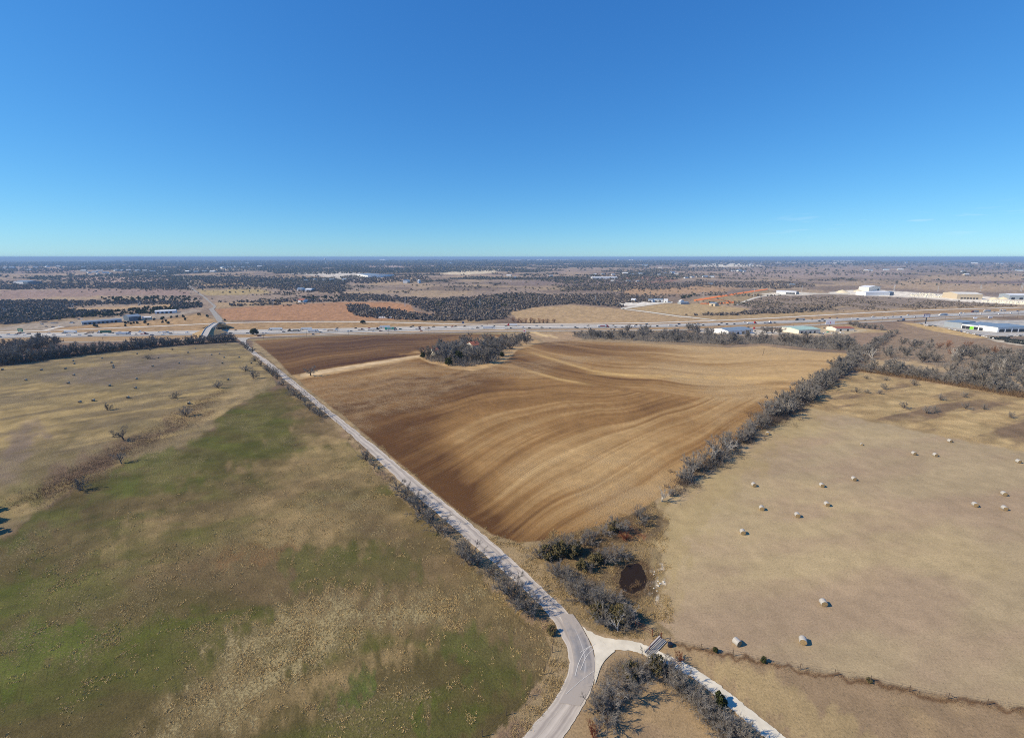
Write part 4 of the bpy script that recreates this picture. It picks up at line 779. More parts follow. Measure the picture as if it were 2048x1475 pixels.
for key, u, v, s, lab in (('shrub0', 590, 790, 1.2, 'bare shrub between farm track and the short roadside row'), ('dense0', 597, 796, .5, 'small bare tree at the head of the short roadside row'), ('shrub2', 640, 833, 1.1, 'last bare shrub below the short roadside row'), ('shrub1', 522, 732, 1.2, 'bare shrub near the far road stretch'), ('shrub0', 512, 722, 1.2, 'bare shrub closest to the far junction'), ('shrub2', 812, 994, 1.3, 'bare shrub between flat crowned tree and slender tree'), ('shrub1', 864, 1040, 1.2, 'bare shrub just below the wide verge tree'), ('dense1', 820, 1003, .5, 'small dark tree beside the slender bare tree'), ('shrub0', 980, 1140, 1.1, 'bare shrub between the halfway pair and the bend trees'), ('shrub2', 1052, 1212, 1.2, 'bare shrub below the last of the three bend trees'), ('shrub1', 925, 1106, 1.2, 'bare shrub outside the halfway pair')):
    pl(key, u, v, s, lab, 'tree' if key[0] == 'd' else 'shrub', 'bare trees and shrubs along the county road verge')
pl('olv0', 1103, 1262, .4, 'small green bush inside the road bend', 'bush')
# dark trees whose shadows reach into the frame at the left edge
for v_, lab in ((1018, 'dark evergreen at meadow edge, upper of three by the frame'), (1040, 'dark evergreen at meadow edge, middle of three by the frame'), (1062, 'dark evergreen at meadow edge, lower of three by the frame')): pl('jun0', -46, v_ + 6, 1.0, lab, 'tree', 'evergreens at the meadow edge')
# brush and trees round the pond and the field corner
for key, u, v, s, lab, cat in (
 ('olv0', 1092, 1108, .85, 'dark olive bush at the tip of the ploughed field corner', 'bush'), ('olv1', 1118, 1104, 1.0, 'largest olive green bush at the ploughed field corner', 'bush'), ('dense0', 1106, 1098, .62, 'bare tree rising out of the olive bushes at the field corner', 'tree'), ('dense1', 1140, 1098, .66, 'bare grey tree behind the olive bush by the field corner', 'tree'), ('olv0', 1143, 1106, 0.8, 'round olive bush below the corner bare tree', 'bush'), ('shrub0', 1082, 1110, 1.2, 'bare shrub at the outermost tip of the corner thicket', 'shrub'), ('dense2', 1128, 1088, .55, 'bare tree on the ploughed edge of the corner thicket', 'tree'), ('olv1', 1152, 1100, .8, 'bright green bush inside the corner thicket', 'bush'),
 ('shrub1', 1168, 1084, 1.1, 'bare shrub in the brush line between thicket and hedgerow', 'shrub'), ('shrub2', 1184, 1076, 1.0, 'second bare shrub in the brush line towards the hedgerow', 'shrub'), ('shrub0', 1204, 1062, 1.1, 'third bare shrub in the brush line below the ploughed edge', 'shrub'),
 ('dense2', 1232, 1052, .66, 'bare tree with olive undergrowth between thicket and small pale tree', 'tree'), ('olv0', 1228, 1056, .7, 'olive bush at the foot of the bare tree above the pond', 'bush'), ('dense1', 1250, 1060, .5, 'low dark bare tree just above the rusty brush', 'tree'), ('dense0', 1276, 1032, .6, 'bare grey tree above the pond at the ploughed edge', 'tree'), ('shrub1', 1288, 1048, 1., 'small dark shrub beside the rusty brush', 'shrub'), ('pale0', 1323, 998, .72, 'small pale branched tree standing alone at the hedgerow end', 'tree'), ('shrub1', 1340, 990, .9, 'bare shrub at the foot of the small pale tree', 'shrub'), ('red0', 1252, 1078, 1.1, 'rusty red brush patch above the pond', 'shrub'),
 ('olv1', 1192, 1122, 0.8, 'olive bush between corner thicket and pond', 'bush'), ('dense0', 1205, 1116, .62, 'bare tree over the olive bush between thicket and pond', 'tree'), ('olv0', 1165, 1132, 0.75, 'dark olive bush nearer the road below the thicket', 'bush'), ('shrub2', 1222, 1118, 1.2, 'bare shrub just above the pond rim', 'shrub'), ('shrub0', 1236, 1105, 1.1, 'bare shrub uphill of the pond', 'shrub'), ('shrub1', 1180, 1140, .9, 'small bare shrub in dry grass west of the pond', 'shrub'),
 ('dense1', 1128, 1152, .5, 'bare grey tree by the road, first of the lower thicket', 'tree'), ('shrub2', 1112, 1142, 1.1, 'bare shrub near the road above the lower thicket', 'shrub'), ('dense2', 1148, 1172, .55, 'bare grey tree, second of the lower thicket', 'tree'), ('shrub0', 1170, 1180, 1.2, 'dark shrub in the lower thicket facing the pond', 'shrub'), ('dense0', 1186, 1200, .62, 'bare tree in the middle of the lower thicket', 'tree'), ('dense1', 1206, 1206, .66, 'tallest bare tree of the lower thicket near the pond', 'tree'), ('olv1', 1218, 1222, 0.6, 'green bush inside the lower thicket', 'bush'), ('olv0', 1196, 1226, .8, 'olive bush on the road side of the lower thicket', 'bush'), ('dense2', 1210, 1240, .66, 'bare tree near the caliche drive mouth', 'tree'), ('pale1', 1236, 1252, .6, 'pale branched tree at the lower end of the thicket by the drive', 'tree'), ('dense0', 1252, 1246, .6, 'dark bare tree at the very end of the lower thicket', 'tree'), ('shrub1', 1262, 1238, 1.2, 'bare shrub at the thicket end towards the pipe gate', 'shrub'), ('olv1', 1240, 1232, .9, 'round green bush behind the pale tree by the drive', 'bush'), ('shrub2', 1160, 1196, 1.1, 'bare shrub on the road side of the lower thicket', 'shrub'), ('shrub0', 1232, 1200, 1., 'bare shrub between lower thicket and pond', 'shrub'),
 ('mes0', 1238, 1362, .95, 'bare tree beside the caliche apron, upper of the cluster inside the fork', 'tree'), ('tree1', 1258, 1378, .85, 'large bare tree in the middle of the fork cluster', 'tree'), ('mes1', 1272, 1350, .85, 'bare tree with olive growth under the drive', 'tree'), ('olv0', 1262, 1344, .7, 'olive bush among the fork cluster trees', 'bush'), ('tree2', 1222, 1392, .7, 'bare tree between the two biggest trees of the fork', 'tree'), ('mes0', 1216, 1432, 1.05, 'big spreading bare tree closest to the road in the fork', 'tree'), ('shrub1', 1198, 1412, 1.2, 'bare shrub beside the road bend in the fork', 'shrub'), ('dense2', 1296, 1340, .62, 'dense bare tree touching the caliche drive', 'tree'), ('olv1', 1312, 1332, .75, 'olive bush overhanging the caliche drive', 'bush'), ('shrub2', 1334, 1342, 1.1, 'bare shrub on the drive edge below the gate', 'shrub'), ('red0', 1362, 1318, .9, 'reddish dead shrub on the field side of the drive', 'shrub'), ('red1', 1186, 1468, .9, 'small dark red shrub by the road at the picture bottom', 'shrub'), ('mes1', 1228, 1412, .8, 'bare tree just above the big spreading one', 'tree')):
    pl(key, u, v, s * (.84 if key[0] != 'o' else .9), lab, cat, 'thicket by the pond and the drive')
ORD = 'first second third fourth fifth sixth seventh eighth ninth tenth eleventh twelfth thirteenth fourteenth fifteenth sixteenth seventeenth eighteenth nineteenth twentieth twenty-first twenty-second twenty-third twenty-fourth'.split()
drive = resample([(1340,1358),(1362,1374),(1388,1396),(1410,1412),(1430,1432),(1452,1454),(1472,1470),(1500,1492)], 13)
for i, (u, v) in enumerate(drive): pl(('shrub0', 'dense1', 'shrub1', 'tree2', 'shrub2')[i % 5], u, v, (.85, .42, .95, .42, .95)[i % 5] * random.uniform(.85, 1.1), 'bare grey shrub below the white caliche drive, %s in its row from the gate' % ORD[i], 'shrub', 'row of shrubs below the caliche drive', jit=.6)
pl('jun1', 1438, 1401, .5, 'single dark evergreen bush in the shrub row by the drive', 'bush')
pl('jun0', 1430, 1300, .22, 'small green bush on the fence line, closer to the pipe gate', 'bush'); pl('jun1', 1527, 1320, .24, 'green bush on the fence line below the two close bales', 'bush'); pl('olv0', 1738, 1360, .2, 'tiny green bush on the fence line, last towards the east', 'bush')

# --- rows and woods: positions along lines and inside outlines
def in_poly(poly, n, minpx=3.0, seed=1):
    rng = np.random.default_rng(seed); P_ = np.asarray(poly, float); pts = []; tries = 0; x0, y0 = P_.min(0); x1, y1 = P_.max(0)
    A = at_many([(x0, y1), (x1, y1), (x1, y0), (x0, y0)]); 
    while len(pts) < n and tries < n * 60:
        tries += 1; u = rng.uniform(x0, x1); v = rng.uniform(y0, y1)
        if signed(np.array([u]), np.array([v]), poly)[0] < 0 and all((u - a) ** 2 + ((v - b) * 2.2) ** 2 > minpx ** 2 for a, b in pts): pts.append((u, v))
    return pts
def size_word(s, a, b): k = (s - a) / max(b - a, 1e-6); return 'low' if k < .33 else ('middling' if k < .67 else 'tall')
def where(u, bins):
    for lim, txt in bins:
        if u < lim: return txt
    return bins[-1][1]
BELT_B = [(1200, 'at the western tip of the tree belt'), (1260, 'in the tree belt just past its western tip'), (1330, 'in the tree belt below the panelled truck'), (1400, 'in the tree belt halfway to the grey roofed shop'), (1450, 'in the tree belt west of the grey roofed shop'), (1510, 'in the tree belt in front of the grey roofed shop'), (1580, 'in the tree belt between the grey and green roofed shops'), (1650, 'in the tree belt below the green roofed shop'), (9999, 'where the tree belt meets the long hedgerow')]
GROVE_B = [(880, 'in the grove beside the small rusty roofed shed'), (925, 'in the grove between shed and old house'), (965, 'in the grove around the old rusty roofed house'), (1000, 'in the grove east of the old house'), (9999, 'in the thin eastern tail of the grove')]
WOOD_B = [(1770, 'in the eastern wood next to the long hedgerow'), (1820, 'in the eastern wood below the dealership sign'), (1880, 'in the eastern wood below the grey dealership block'), (1940, 'in the eastern wood below the lime door garage'), (1990, 'in the eastern wood below the white hall'), (9999, 'in the eastern wood by the picture edge')]
HEDGE_B = [(60, 'in the meadow hedge in front of the small dark wood'), (130, 'in the meadow hedge where the small wood ends'), (200, 'in the meadow hedge below the white westernmost truck'), (260, 'in the meadow hedge below the green trailer'), (330, 'in the meadow hedge below the red flatbed'), (400, 'in the meadow hedge west of the overpass foot'), (9999, 'in the meadow hedge between overpass foot and county road')]
MID_B = [(1580, 'in the hedgerow at the close end of its dense stretch'), (1640, 'in the hedgerow beside the rough strip corner'), (1700, 'in the hedgerow beside the light corner of ploughed land'), (9999, 'in the hedgerow where the tree belt joins it')]
FAR_B = [(1750, 'in the hedgerow just past the belt junction'), (1775, 'in the far hedgerow facing the eastern wood'), (9999, 'at the very end of the hedgerow towards the highway')]
EDGE_B = [(1800, 'on the wood edge close to the hedgerow'), (1880, 'on the wood edge above the dark streaks'), (1960, 'on the wood edge in its eastern half'), (9999, 'on the wood edge by the picture edge')]
LOW_B = [(1400, 'in the lower hedgerow near the pale tree'), (1460, 'in the middle of the lower hedgerow'), (9999, 'in the lower hedgerow by the tucked grey bale')]
def row(pts, n, keys, s0, s1, label, group, jit=1.5, cat='tree', sz=1., bins=None):
    Q = at_many(resample(pts, 400))[:, :2]; Q = resample(Q, n)
    for x, y in Q:
        s = random.uniform(s0, s1); u = float(proj(np.array([x]), np.array([y]), zt(np.array([y])))[0][0]); lb = '%s bare %s %s' % (size_word(s, s0, s1), cat, where(u, bins)) if bins else label
        plant(random.choice(keys), x + random.uniform(-jit, jit), y + random.uniform(-jit, jit), s, lb, cat, group, sz)
BT = ['dense0', 'dense1', 'dense2', 'tree0', 'tree2']
row([(1362,968),(1380,952),(1432,915),(1480,880),(1530,846)], 17, BT + ['pale0'], .55, .85, 'bare tree in the thin lower stretch of the hedgerow beside the stubble field', 'lower hedgerow trees', 1.4, bins=LOW_B)
row([(1370,968),(1440,916),(1530,848)], 14, ['shrub0', 'shrub1', 'shrub2'], .8, 1.2, 'grey shrub filling the foot of the lower hedgerow', 'lower hedgerow shrubs', 1.3, 'shrub', bins=LOW_B)
row([(1545,838),(1580,812),(1620,784),(1680,744),(1730,706)], 34, FT, .68, 1.0, 'bare tree in the dense middle stretch of the hedgerow east of the ploughed field', 'middle hedgerow trees', 2.4, bins=MID_B)
row([(1730,706),(1760,685),(1792,668)], 12, FT, .8, 1.05, 'bare tree at the far end of the hedgerow towards the highway', 'far hedgerow trees', 2.6, bins=FAR_B)
pl('pale1', 1384, 962, .8, 'white branched tree low in the hedgerow by the stubble field', 'tree'); pl('pale0', 1425, 926, .85, 'pale leaning tree in the hedgerow gap', 'tree')
GROVE = [(848,716),(870,706),(890,700),(930,692),(985,684),(1035,678),(1056,676),(1070,682),(1040,692),(1008,704),(1000,716),(975,726),(940,733),(905,730),(870,724)]
for u, v in [q for q in in_poly(GROVE, 44, 7, 3) if not (abs(q[0] - 953) < 10 and 702 < q[1] < 724) and not (abs(q[0] - 875) < 9 and 708 < q[1] < 726)]: s = random.uniform(1.05, 1.55); pl(random.choice(FT), u, v, s, '%s bare tree %s' % (size_word(s, 1.05, 1.55), where(u, GROVE_B)), 'tree', 'grove trees')
for u, v, s, lab in ((846, 717, 1.0, 'dark evergreen at the track end of the grove'), (897, 731, 1.3, 'dark evergreen at the front edge of the grove'), (918, 724, 1.7, 'big green evergreen in the grove between the two rusty roofs'), (1004, 714, .9, 'dark evergreen at the eastern tip of the grove')): pl('jun%d' % (u % 2), u, v, s, lab, 'tree', 'grove evergreens')
BELT = [(1145,672),(1160,666),(1300,668),(1400,668),(1500,676),(1600,682),(1700,686),(1716,702),(1609,696),(1526,687),(1460,690),(1360,685),(1269,682),(1160,677)]
for u, v in in_poly(BELT, 60, 6, 4): s = random.uniform(.95, 1.55); pl(random.choice(FT), u, v, s, '%s bare tree %s' % (size_word(s, .95, 1.55), where(u, BELT_B)), 'tree', 'tree belt trees')
row([(0,730),(100,716.5),(199,705),(340,691),(470,683)], 44, FT, .8, 1.3, 'bare tree in the dark hedge along the top of the hay meadow', 'meadow hedge trees', 3, bins=HEDGE_B)
WL = [(0,706),(30,696),(60,688),(110,688),(122,692),(90,700),(60,708),(30,716),(0,724)]
for i, (u, v) in enumerate(in_poly(WL, 16, 6, 5)): pl(random.choice(FT), u, v, random.uniform(1., 1.5), 'bare tree in the small dark wood behind the meadow hedge', 'tree', 'small wood trees')
row([(488,690),(494,698),(502,706)], 4, FT, .45, .6, 'small bare tree at the far junction end of the county road', 'junction trees', 1)
RW = [(1722,736),(1745,705),(1790,684),(1840,684),(1905,692),(1972,702),(2060,712),(2060,790),(1995,782),(1920,768),(1848,757),(1780,748)]
def clearing(u, v): return signed(np.array([u]), np.array([v]), [(1735,722),(1760,719),(1830,724),(1900,738),(1960,747),(2060,766),(2060,776),(1980,763),(1900,748),(1800,734),(1740,731)])[0] < 0
for i, (u, v) in enumerate(in_poly(RW, 96, 9, 6)):
    if clearing(u, v): continue
    r_ = (1840 < u < 2000 and v < 712); k = random.choice(['rust0', 'rust1'] if r_ and random.random() < .6 else (FT if i % 9 else ['pale0', 'pale1'])); s = random.uniform(.7, 1.1)
    if i > 62 and k[0] == 'f': continue
    pl(k, u, v, s * (1.25 if k[0] in 'rp' else 1), ('rusty brown tree ' if k[0] == 'r' else 'pale grey tree ' if k[0] == 'p' else size_word(s, .7, 1.1) + ' bare tree ') + where(u, WOOD_B), 'tree', 'eastern wood trees')
row([(1722,741),(1780,748),(1848,758),(1920,769),(1995,783),(2060,792)], 26, ['shrub0', 'shrub1', 'shrub2'], 1.2, 1.9, 'low bare tree on the edge of the wood bordering the rough strip', 'wood edge shrubs', 2, 'shrub', bins=EDGE_B)
for i, (u, v) in enumerate(sorted(((1731, 757), (1774, 761), (1828, 770), (1768, 778), (1760, 788), (1734, 786), (1712, 785), (1880, 800), (1930, 795), (1932, 817), (1808, 816), (1853, 826), (1870, 824), (1968, 818), (2020, 835)))): pl('shrub%d' % random.randrange(3), u, v, random.uniform(.6, .95), 'small grey shrub on the rough strip, %s counted from the hedgerow' % ORD[i], 'shrub', 'scattered shrubs on the rough strip')
for i, (u, v) in enumerate(((118, 684.5), (151, 688), (216, 687.5), (300, 701), (345, 700), (353, 796), (372, 832), (215, 820), (436, 776), (295, 718))): pl('shrub%d' % random.randrange(3), u, v, random.uniform(.7, 1.2), 'lonely bare shrub ' + ('on the grass strip west of the small wood', 'between small wood and frontage road', 'by the frontage road pole', 'under the meadow hedge, west of its twin', 'under the meadow hedge, east of its twin', 'on the brushy bank above the green field', 'in the brown thicket of the bank', 'in the open middle of the meadow', 'at the top of the brushy bank', 'by the highest dark patch rim')[i], 'shrub', 'lonely meadow shrubs')
for i, (u, v) in enumerate(((1028,645),(1036,646),(1044,646.5),(1052,647),(1060,647),(1068,647),(1078,647.5),(1088,647.5),(1094,647.5),(1108,646.5))): pl('rust%d' % random.randrange(2), u, v - 1, random.uniform(1.3, 1.7), 'reddish brown tree in the clump beyond the highway, %s from the west' % ORD[i], 'tree', 'reddish trees beyond the highway')
for i, (u, v) in enumerate(sorted(((189.5,653.5),(194,654),(251.5,648),(256.5,646.6),(262,649),(268,647.6),(274.6,647.6),(251.5,653),(290.5,647.5),(296.5,650.5),(309,641),(324.5,639.7),(327,637),(325.5,646.6),(332.6,643.8),(336.6,648),(343,636.5),(354,635),(367,635.3),(371,640.4),(397,630.5),(400,630.5),(415,634.8),(450,641.5)))): pl('jun%d' % (i % 2), u, v, random.uniform(.9, 1.4), 'dark juniper bush on the dry slope by the barns, %s counted from the west' % ORD[i], 'bush', 'juniper bushes on the dry slope')
for i, (u, v) in enumerate(sorted(((1707,653),(1716,655),(1727,656),(1738,657),(1750,658),(1762,660),(1700,650),(1712,649)))): pl(random.choice(FT), u, v, random.uniform(.8, 1.1), 'bare tree behind the red roofed building, %s counted from it' % ORD[i], 'tree', 'trees behind the red roof')
for u, v in ((1378,660),(1386,661),(1395,662),(1290,664),(1255,663),(1532,666),(1545,667),(1558,668)): pl(random.choice(FT), u, v, random.uniform(1.1, 1.5), 'tall bare tree rising above the tree belt', 'tree', 'tall trees above the belt')

def tree_mass(name, P_, s0, s1, m, seed, h=7.):
    (tv, tf), (cv, cf) = grow(seed, h, stems=4, limbs=6, br=6, tw=5, fine=3, wid=.12, spread=.8, up=.5, low=True); rng = np.random.default_rng(seed); VV = []; F3 = []; F4 = []; off = 0
    for p in P_:
        a = rng.uniform(0, 6.28); s = rng.uniform(s0, s1); c_, q_ = math.cos(a) * s, math.sin(a) * s; v = cv @ np.array([[c_, q_, 0], [-q_, c_, 0], [0, 0, s]]) + np.array([p[0], p[1], float(zt(p[1]))]); VV.append(v); F4.append(cf[0] + off); F3.append(cf[1] + off); off += len(v)
    return tag(link(name, mesh_np(name, np.concatenate(VV), [np.concatenate(F4), np.concatenate(F3)], [m])), kind='stuff')
# --- ground brush nobody could count
def brush(name, pts, m, h0, h1, wdt, per, spread, seed=1, lean=.7):
    rng = np.random.default_rng(seed); P_ = np.asarray(pts, float); i = np.repeat(np.arange(len(P_)), per); sc_r = rng.uniform(.45, 1.5, len(P_))[i]; Q = P_[i].copy(); Q[:, :2] += rng.normal(0, spread, (len(i), 2)) * sc_r[:, None]; Q[:, 2] = zt(Q[:, 1])
    d = rng.normal(0, lean, (len(i), 3)); d[:, 2] = 1; d /= np.linalg.norm(d, axis=1)[:, None]; V_, f = slivers(Q, d, rng.uniform(h0, h1, len(i)) * sc_r, np.full(len(i), wdt) * rng.uniform(.6, 1.4, len(i)), rng)
    return tag(link(name, mesh_np(name, V_, [f], [m])), kind='stuff')
def along(pts, n, w, seed=0):
    rng = np.random.default_rng(seed); Q = at_many(resample(pts, 300)); Q = Q[rng.integers(0, 300, n)]; Q[:, :2] += rng.normal(0, w, (n, 2)); return Q
def inside_pts(poly, n, seed=0):
    return at_many(in_poly(poly, n, 0, seed))
brush('hedge_undergrowth', np.concatenate([along([(1345,985),(1430,920),(1530,850)], 110, 1.6, 1), along([(1530,850),(1620,786),(1730,708),(1792,668)], 700, 3, 2)]), M_DARK, 1.0, 3.2, .09, 26, .9, 1)
brush('belt_undergrowth', inside_pts(BELT, 1500, 3), M_TWIG, 1.5, 6.0, .16, 34, 2.4, 2)
brush('grove_undergrowth', inside_pts(GROVE, 700, 4), M_TWIG, 1.2, 5.0, .14, 34, 1.4, 3)
brush('meadow_hedge_undergrowth', np.concatenate([along([(-60,738),(0,730),(100,716.5),(199,705),(340,691),(470,683)], 700, 3, 5), inside_pts(WL, 220, 5)]), M_DARK, 1.2, 3.8, .12, 26, 1.6, 4)
tree_mass('wood_thicket', [p for p in at_many(in_poly(RW, 55, 8, 21)) if not clearing(*[float(a[0]) for a in proj(np.array([p[0]]), np.array([p[1]]), np.array([p[2]]))])], .5, .95, M_TWIG, 201)
tree_mass('belt_thicket', at_many(in_poly(BELT, 60, 5, 22)), .8, 1.3, M_TWIG, 202); tree_mass('hedge_thicket', np.concatenate([along([(0,730),(100,716.5),(199,705),(340,691),(470,683)], 36, 2, 25), along([(1560,826),(1620,786),(1730,708),(1790,669)], 26, 2, 26), at_many(in_poly(GROVE, 22, 6, 27))]), .7, 1.15, M_TWIG, 203)
brush('wood_undergrowth', np.array([p for p in inside_pts(RW, 1500, 6) if not clearing(*[float(a[0]) for a in proj(np.array([p[0]]), np.array([p[1]]), np.array([p[2]]))])]), M_TWIG, .8, 2.6, .10, 18, 1.8, 5)
brush('wood_edge_undergrowth', along([(1722,741),(1780,749),(1848,759),(1920,770),(1995,784),(2100,800)], 500, 2, 7), M_BRUSH, 1.0, 2.8, .1, 24, 1.2, 6)
brush('pond_brush', inside_pts([(1075,1100),(1110,1075),(1200,1050),(1270,1020),(1320,1010),(1290,1060),(1250,1100),(1230,1120),(1150,1130),(1100,1130)], 520, 8), M_BRUSH, .3, 1.0, .035, 20, .8, 7)
brush('thicket_brush', inside_pts([(1100,1135),(1150,1140),(1200,1180),(1240,1195),(1275,1235),(1265,1262),(1220,1258),(1160,1205),(1120,1170)], 420, 9), M_TWIG, .4, 1.3, .035, 24, .7, 8)
brush('fork_brush', np.concatenate([inside_pts([(1195,1400),(1215,1330),(1260,1318),(1310,1325),(1290,1370),(1250,1400),(1240,1450),(1205,1455)], 300, 10), along([(1342,1360),(1408,1414),(1470,1472),(1500,1494)], 260, .8, 11)]), M_TWIG, .3, 1.0, .03, 30, .6, 9)
brush('verge_brush', np.concatenate([along([(530,742),(565,770),(620,818),(650,845)], 110, 1.4, 12), along([(735,925),(800,985),(880,1060),(945,1122),(1045,1208)], 130, 1.0, 13)]), M_TWIG, .3, 1.1, .035, 22, .7, 10)
brush('pond_reeds', inside_pts([(1256,1174),(1264,1162),(1276,1160),(1281,1170),(1268,1176),(1264,1182)], 16, 14), M_BRUSH, .3, .8, .04, 30, .2, 11)
brush('pond_rim_grass', np.array([p for p in at_many([(1266 + 35 * math.cos(a) + random.uniform(-5, 5), 1156 + 36 * math.sin(a) + random.uniform(-3, 3)) for a in np.linspace(0, 6.28, 200)])]), M_BRUSH, .15, .5, .04, 22, .35, 12)
brush('fence_line_weeds', along([(1342,1286),(1420,1303),(1600,1340),(1738,1364),(1850,1392),(2048,1423),(2150,1445)], 300, .3, 15), M_BRUSH, .15, .45, .035, 12, .4, 13)
brush('ditch_brush', np.concatenate([along([(70,1000),(160,950),(240,905),(300,875),(350,850),(410,825)], 700, 3.5, 16), along([(345,835),(400,808),(450,780)], 200, 3, 17)]), twig_mat('ditch_stems', (124, 98, 78), .1), .3, .9, .06, 16, 1.4, 14)
# straw tufts of the green field and the verges
sel = (strawm > .2) & (m_gr > .5) & (RR > 40) & (RR < 150); gx, gy, sm_ = GX[sel], GY[sel], strawm[sel]
rng = np.random.default_rng(5); cl = fbm(gx / 1.6, gy / 1.6, 3, 201) + .55 * (fbm(gx / 6, gy / 6, 2, 203) - .5)
wgt = np.clip(cl - (.69 - .28 * sm_), 0, None) * (RR[sel] / 60) ** 2; pick = rng.choice(len(gx), 9000, p=wgt / wgt.sum()); pts = np.column_stack([gx[pick], gy[pick], np.zeros(9000)]); pts[:, :2] += rng.normal(0, .12, (9000, 2))
brush('straw_tufts', pts, M_STRAW, .08, .28, .08, 9, .13, 15, 1.4)
sel = (pm(VERGE, 2, .3) + pm(VERGE2, 2, .3) + br > .5) & (np.hypot(GU - 1266, GV - 1156) > 36) & (RR > 40) & (RR < 170); gx, gy = GX[sel], GY[sel]; wgt = np.clip(fbm(gx / 2, gy / 2, 3, 205) - .42, 0, None) * (RR[sel] / 60) ** 2
pick = rng.choice(len(gx), 7000, p=wgt / wgt.sum()); pts = np.column_stack([gx[pick], gy[pick], np.zeros(7000)]); brush('verge_grass', pts, twig_mat('verge_blades', (170, 148, 106), .1), .12, .4, .06, 9, .18, 16, 1.1)

# --- far woodland: uneven crowns, one mass per kind
def masses(name, P_, size, m, tris=16, seed=1, flat=.75):
    rng = np.random.default_rng(seed); n = len(P_); i = np.repeat(np.arange(n), tris); d = rng.normal(size=(len(i), 3)); d /= np.linalg.norm(d, axis=1)[:, None]; s = size[i][:, None]
    C_ = P_[i] + d * s * np.array([.5, .5, .36]) * rng.uniform(.5, 1, (len(i), 1)); C_[:, 2] += size[i] * .40 * flat
    a = rng.normal(size=C_.shape); a /= np.linalg.norm(a, axis=1)[:, None]; b_ = np.cross(a, rng.normal(size=C_.shape)); b_ /= np.linalg.norm(b_, axis=1)[:, None]; r = s * .36
    V_ = np.stack([C_ - a * r, C_ + b_ * r, C_ + a * r * .8 - b_ * r * .4], 1).reshape(-1, 3); return tag(link(name, mesh_np(name, V_, [np.arange(len(V_)).reshape(-1, 3)], [m])), kind='stuff')
GREYW = [[(692,610),(730,610),(742,617),(785,619),(832,628),(880,633),(960,641),(870,642),(760,636),(715,633),(697,622)],
 [(680,588),(760,590),(860,598),(940,594),(1040,585),(1100,590),(1240,587),(1330,595),(1330,603),(1240,607),(1250,614),(1144,608),(1078,612.6),(1020,623),(1012,636),(960,642),(875,630),(835,616),(818,607),(780,602.5),(680,602.5)],
 [(0,603),(60,600),(200,603),(345,603),(404,608),(404,615),(350,618),(340,608),(200,608),(130,615),(140,623),(230,622),(120,638),(0,650)],
 [(0,563),(100,566),(180,566),(370,563),(378,570),(376,577),(180,577),(0,580)], [(400,560),(480,555),(560,556),(570,562),(500,566),(410,568)], [(395,575),(440,571),(560,568),(690,565),(690,590),(600,583),(545,577),(500,573),(400,577)],
 [(1370,631),(1480,626),(1540,618),(1600,620),(1680,610),(1672,615),(1610,624),(1550,627),(1450,630)], [(1250,567),(1440,565),(1360,578),(1200,582),(1130,580),(1140,572)], [(1360,565),(1560,563),(1640,572),(1560,578),(1400,572)],
 [(430,604),(600,600),(680,601),(680,604),(600,604),(432,606)], [(455,611),(560,607),(560,609.5),(460,613)], [(700,556),(850,552),(860,558),(760,566),(680,567)]]
GREENW = [[(858,602),(892,602),(892,617),(868,617)], [(926,605),(960,598),(1010,602),(1042,608),(1000,616),(950,622),(925,618)], [(985,590),(1080,588),(1092,597),(1040,601),(1000,598)], [(0,622),(120,620),(220,622),(345,612),(395,603),(404,612),(330,625),(250,630),(200,633),(120,638),(0,645)], [(190,596),(345,592),(400,597),(400,605),(345,603),(220,603)], [(1360,588),(1390,588),(1385,597),(1360,597)], [(600,594),(680,592),(700,597),(620,600)]]
def fill(polys, step, seed):
    rng = np.random.default_rng(seed); out = []
    for P_ in polys:
        P2 = np.asarray(P_, float); x0, y0 = P2.min(0); x1, y1 = P2.max(0); n = int((x1 - x0) * (y1 - y0) / (step * step * .5)); u = rng.uniform(x0, x1, n); v = rng.uniform(y0, y1, n); k = signed(u, v, P_) < rng.normal(-.3, .8, n); out += list(zip(u[k], v[k]))
    return at_many(out)
Pg = fill(GREYW, 3.0, 1); sg = np.maximum(6.5, Pg[:, 1] * .0042) * RNG.uniform(.7, 1.3, len(Pg)); masses('grey_woodland', Pg, sg, twig_mat('far_bare_wood', (118, 108, 98), 0), 16, 2)
Pe = fill(GREENW, 4.6, 2); se = np.maximum(6.0, Pe[:, 1] * .0042) * RNG.uniform(.7, 1.3, len(Pe)); masses('evergreen_woodland', Pe, se, twig_mat('far_evergreen', (52, 58, 34), 0), 16, 3)
Ps = fill([[(1485,609),(1520,596),(1640,590),(1700,592),(1860,600),(2048,611),(2100,614),(1900,615),(1700,623),(1600,618),(1540,617)]], 3.4, 6); Ps = Ps[fbm(Ps[:, 0] / 60, Ps[:, 1] / 60, 3, 71) > .44]; masses('roadside_scrub', Ps, RNG.uniform(2.5, 6, len(Ps)), twig_mat('scrub_grey', (120, 108, 92), 0), 8, 9, .5)
rng = np.random.default_rng(9); n = 130000; r_ = np.exp(rng.uniform(math.log(860), math.log(14000), n)); a_ = rng.uniform(R(-52), R(52), n); x = r_ * np.sin(a_); y = r_ * np.cos(a_)
ri = np.clip(np.searchsorted(rings, r_), 0, nr - 1); ai = np.clip(np.searchsorted(ang, a_), 0, na - 1); wm = WOODMASK[ri, ai]; gu, gv = GU[ri, ai], GV[ri, ai]
lum = T[ri, ai].mean(-1); cl = fbm(x / 130, y / 130, 4, 301)
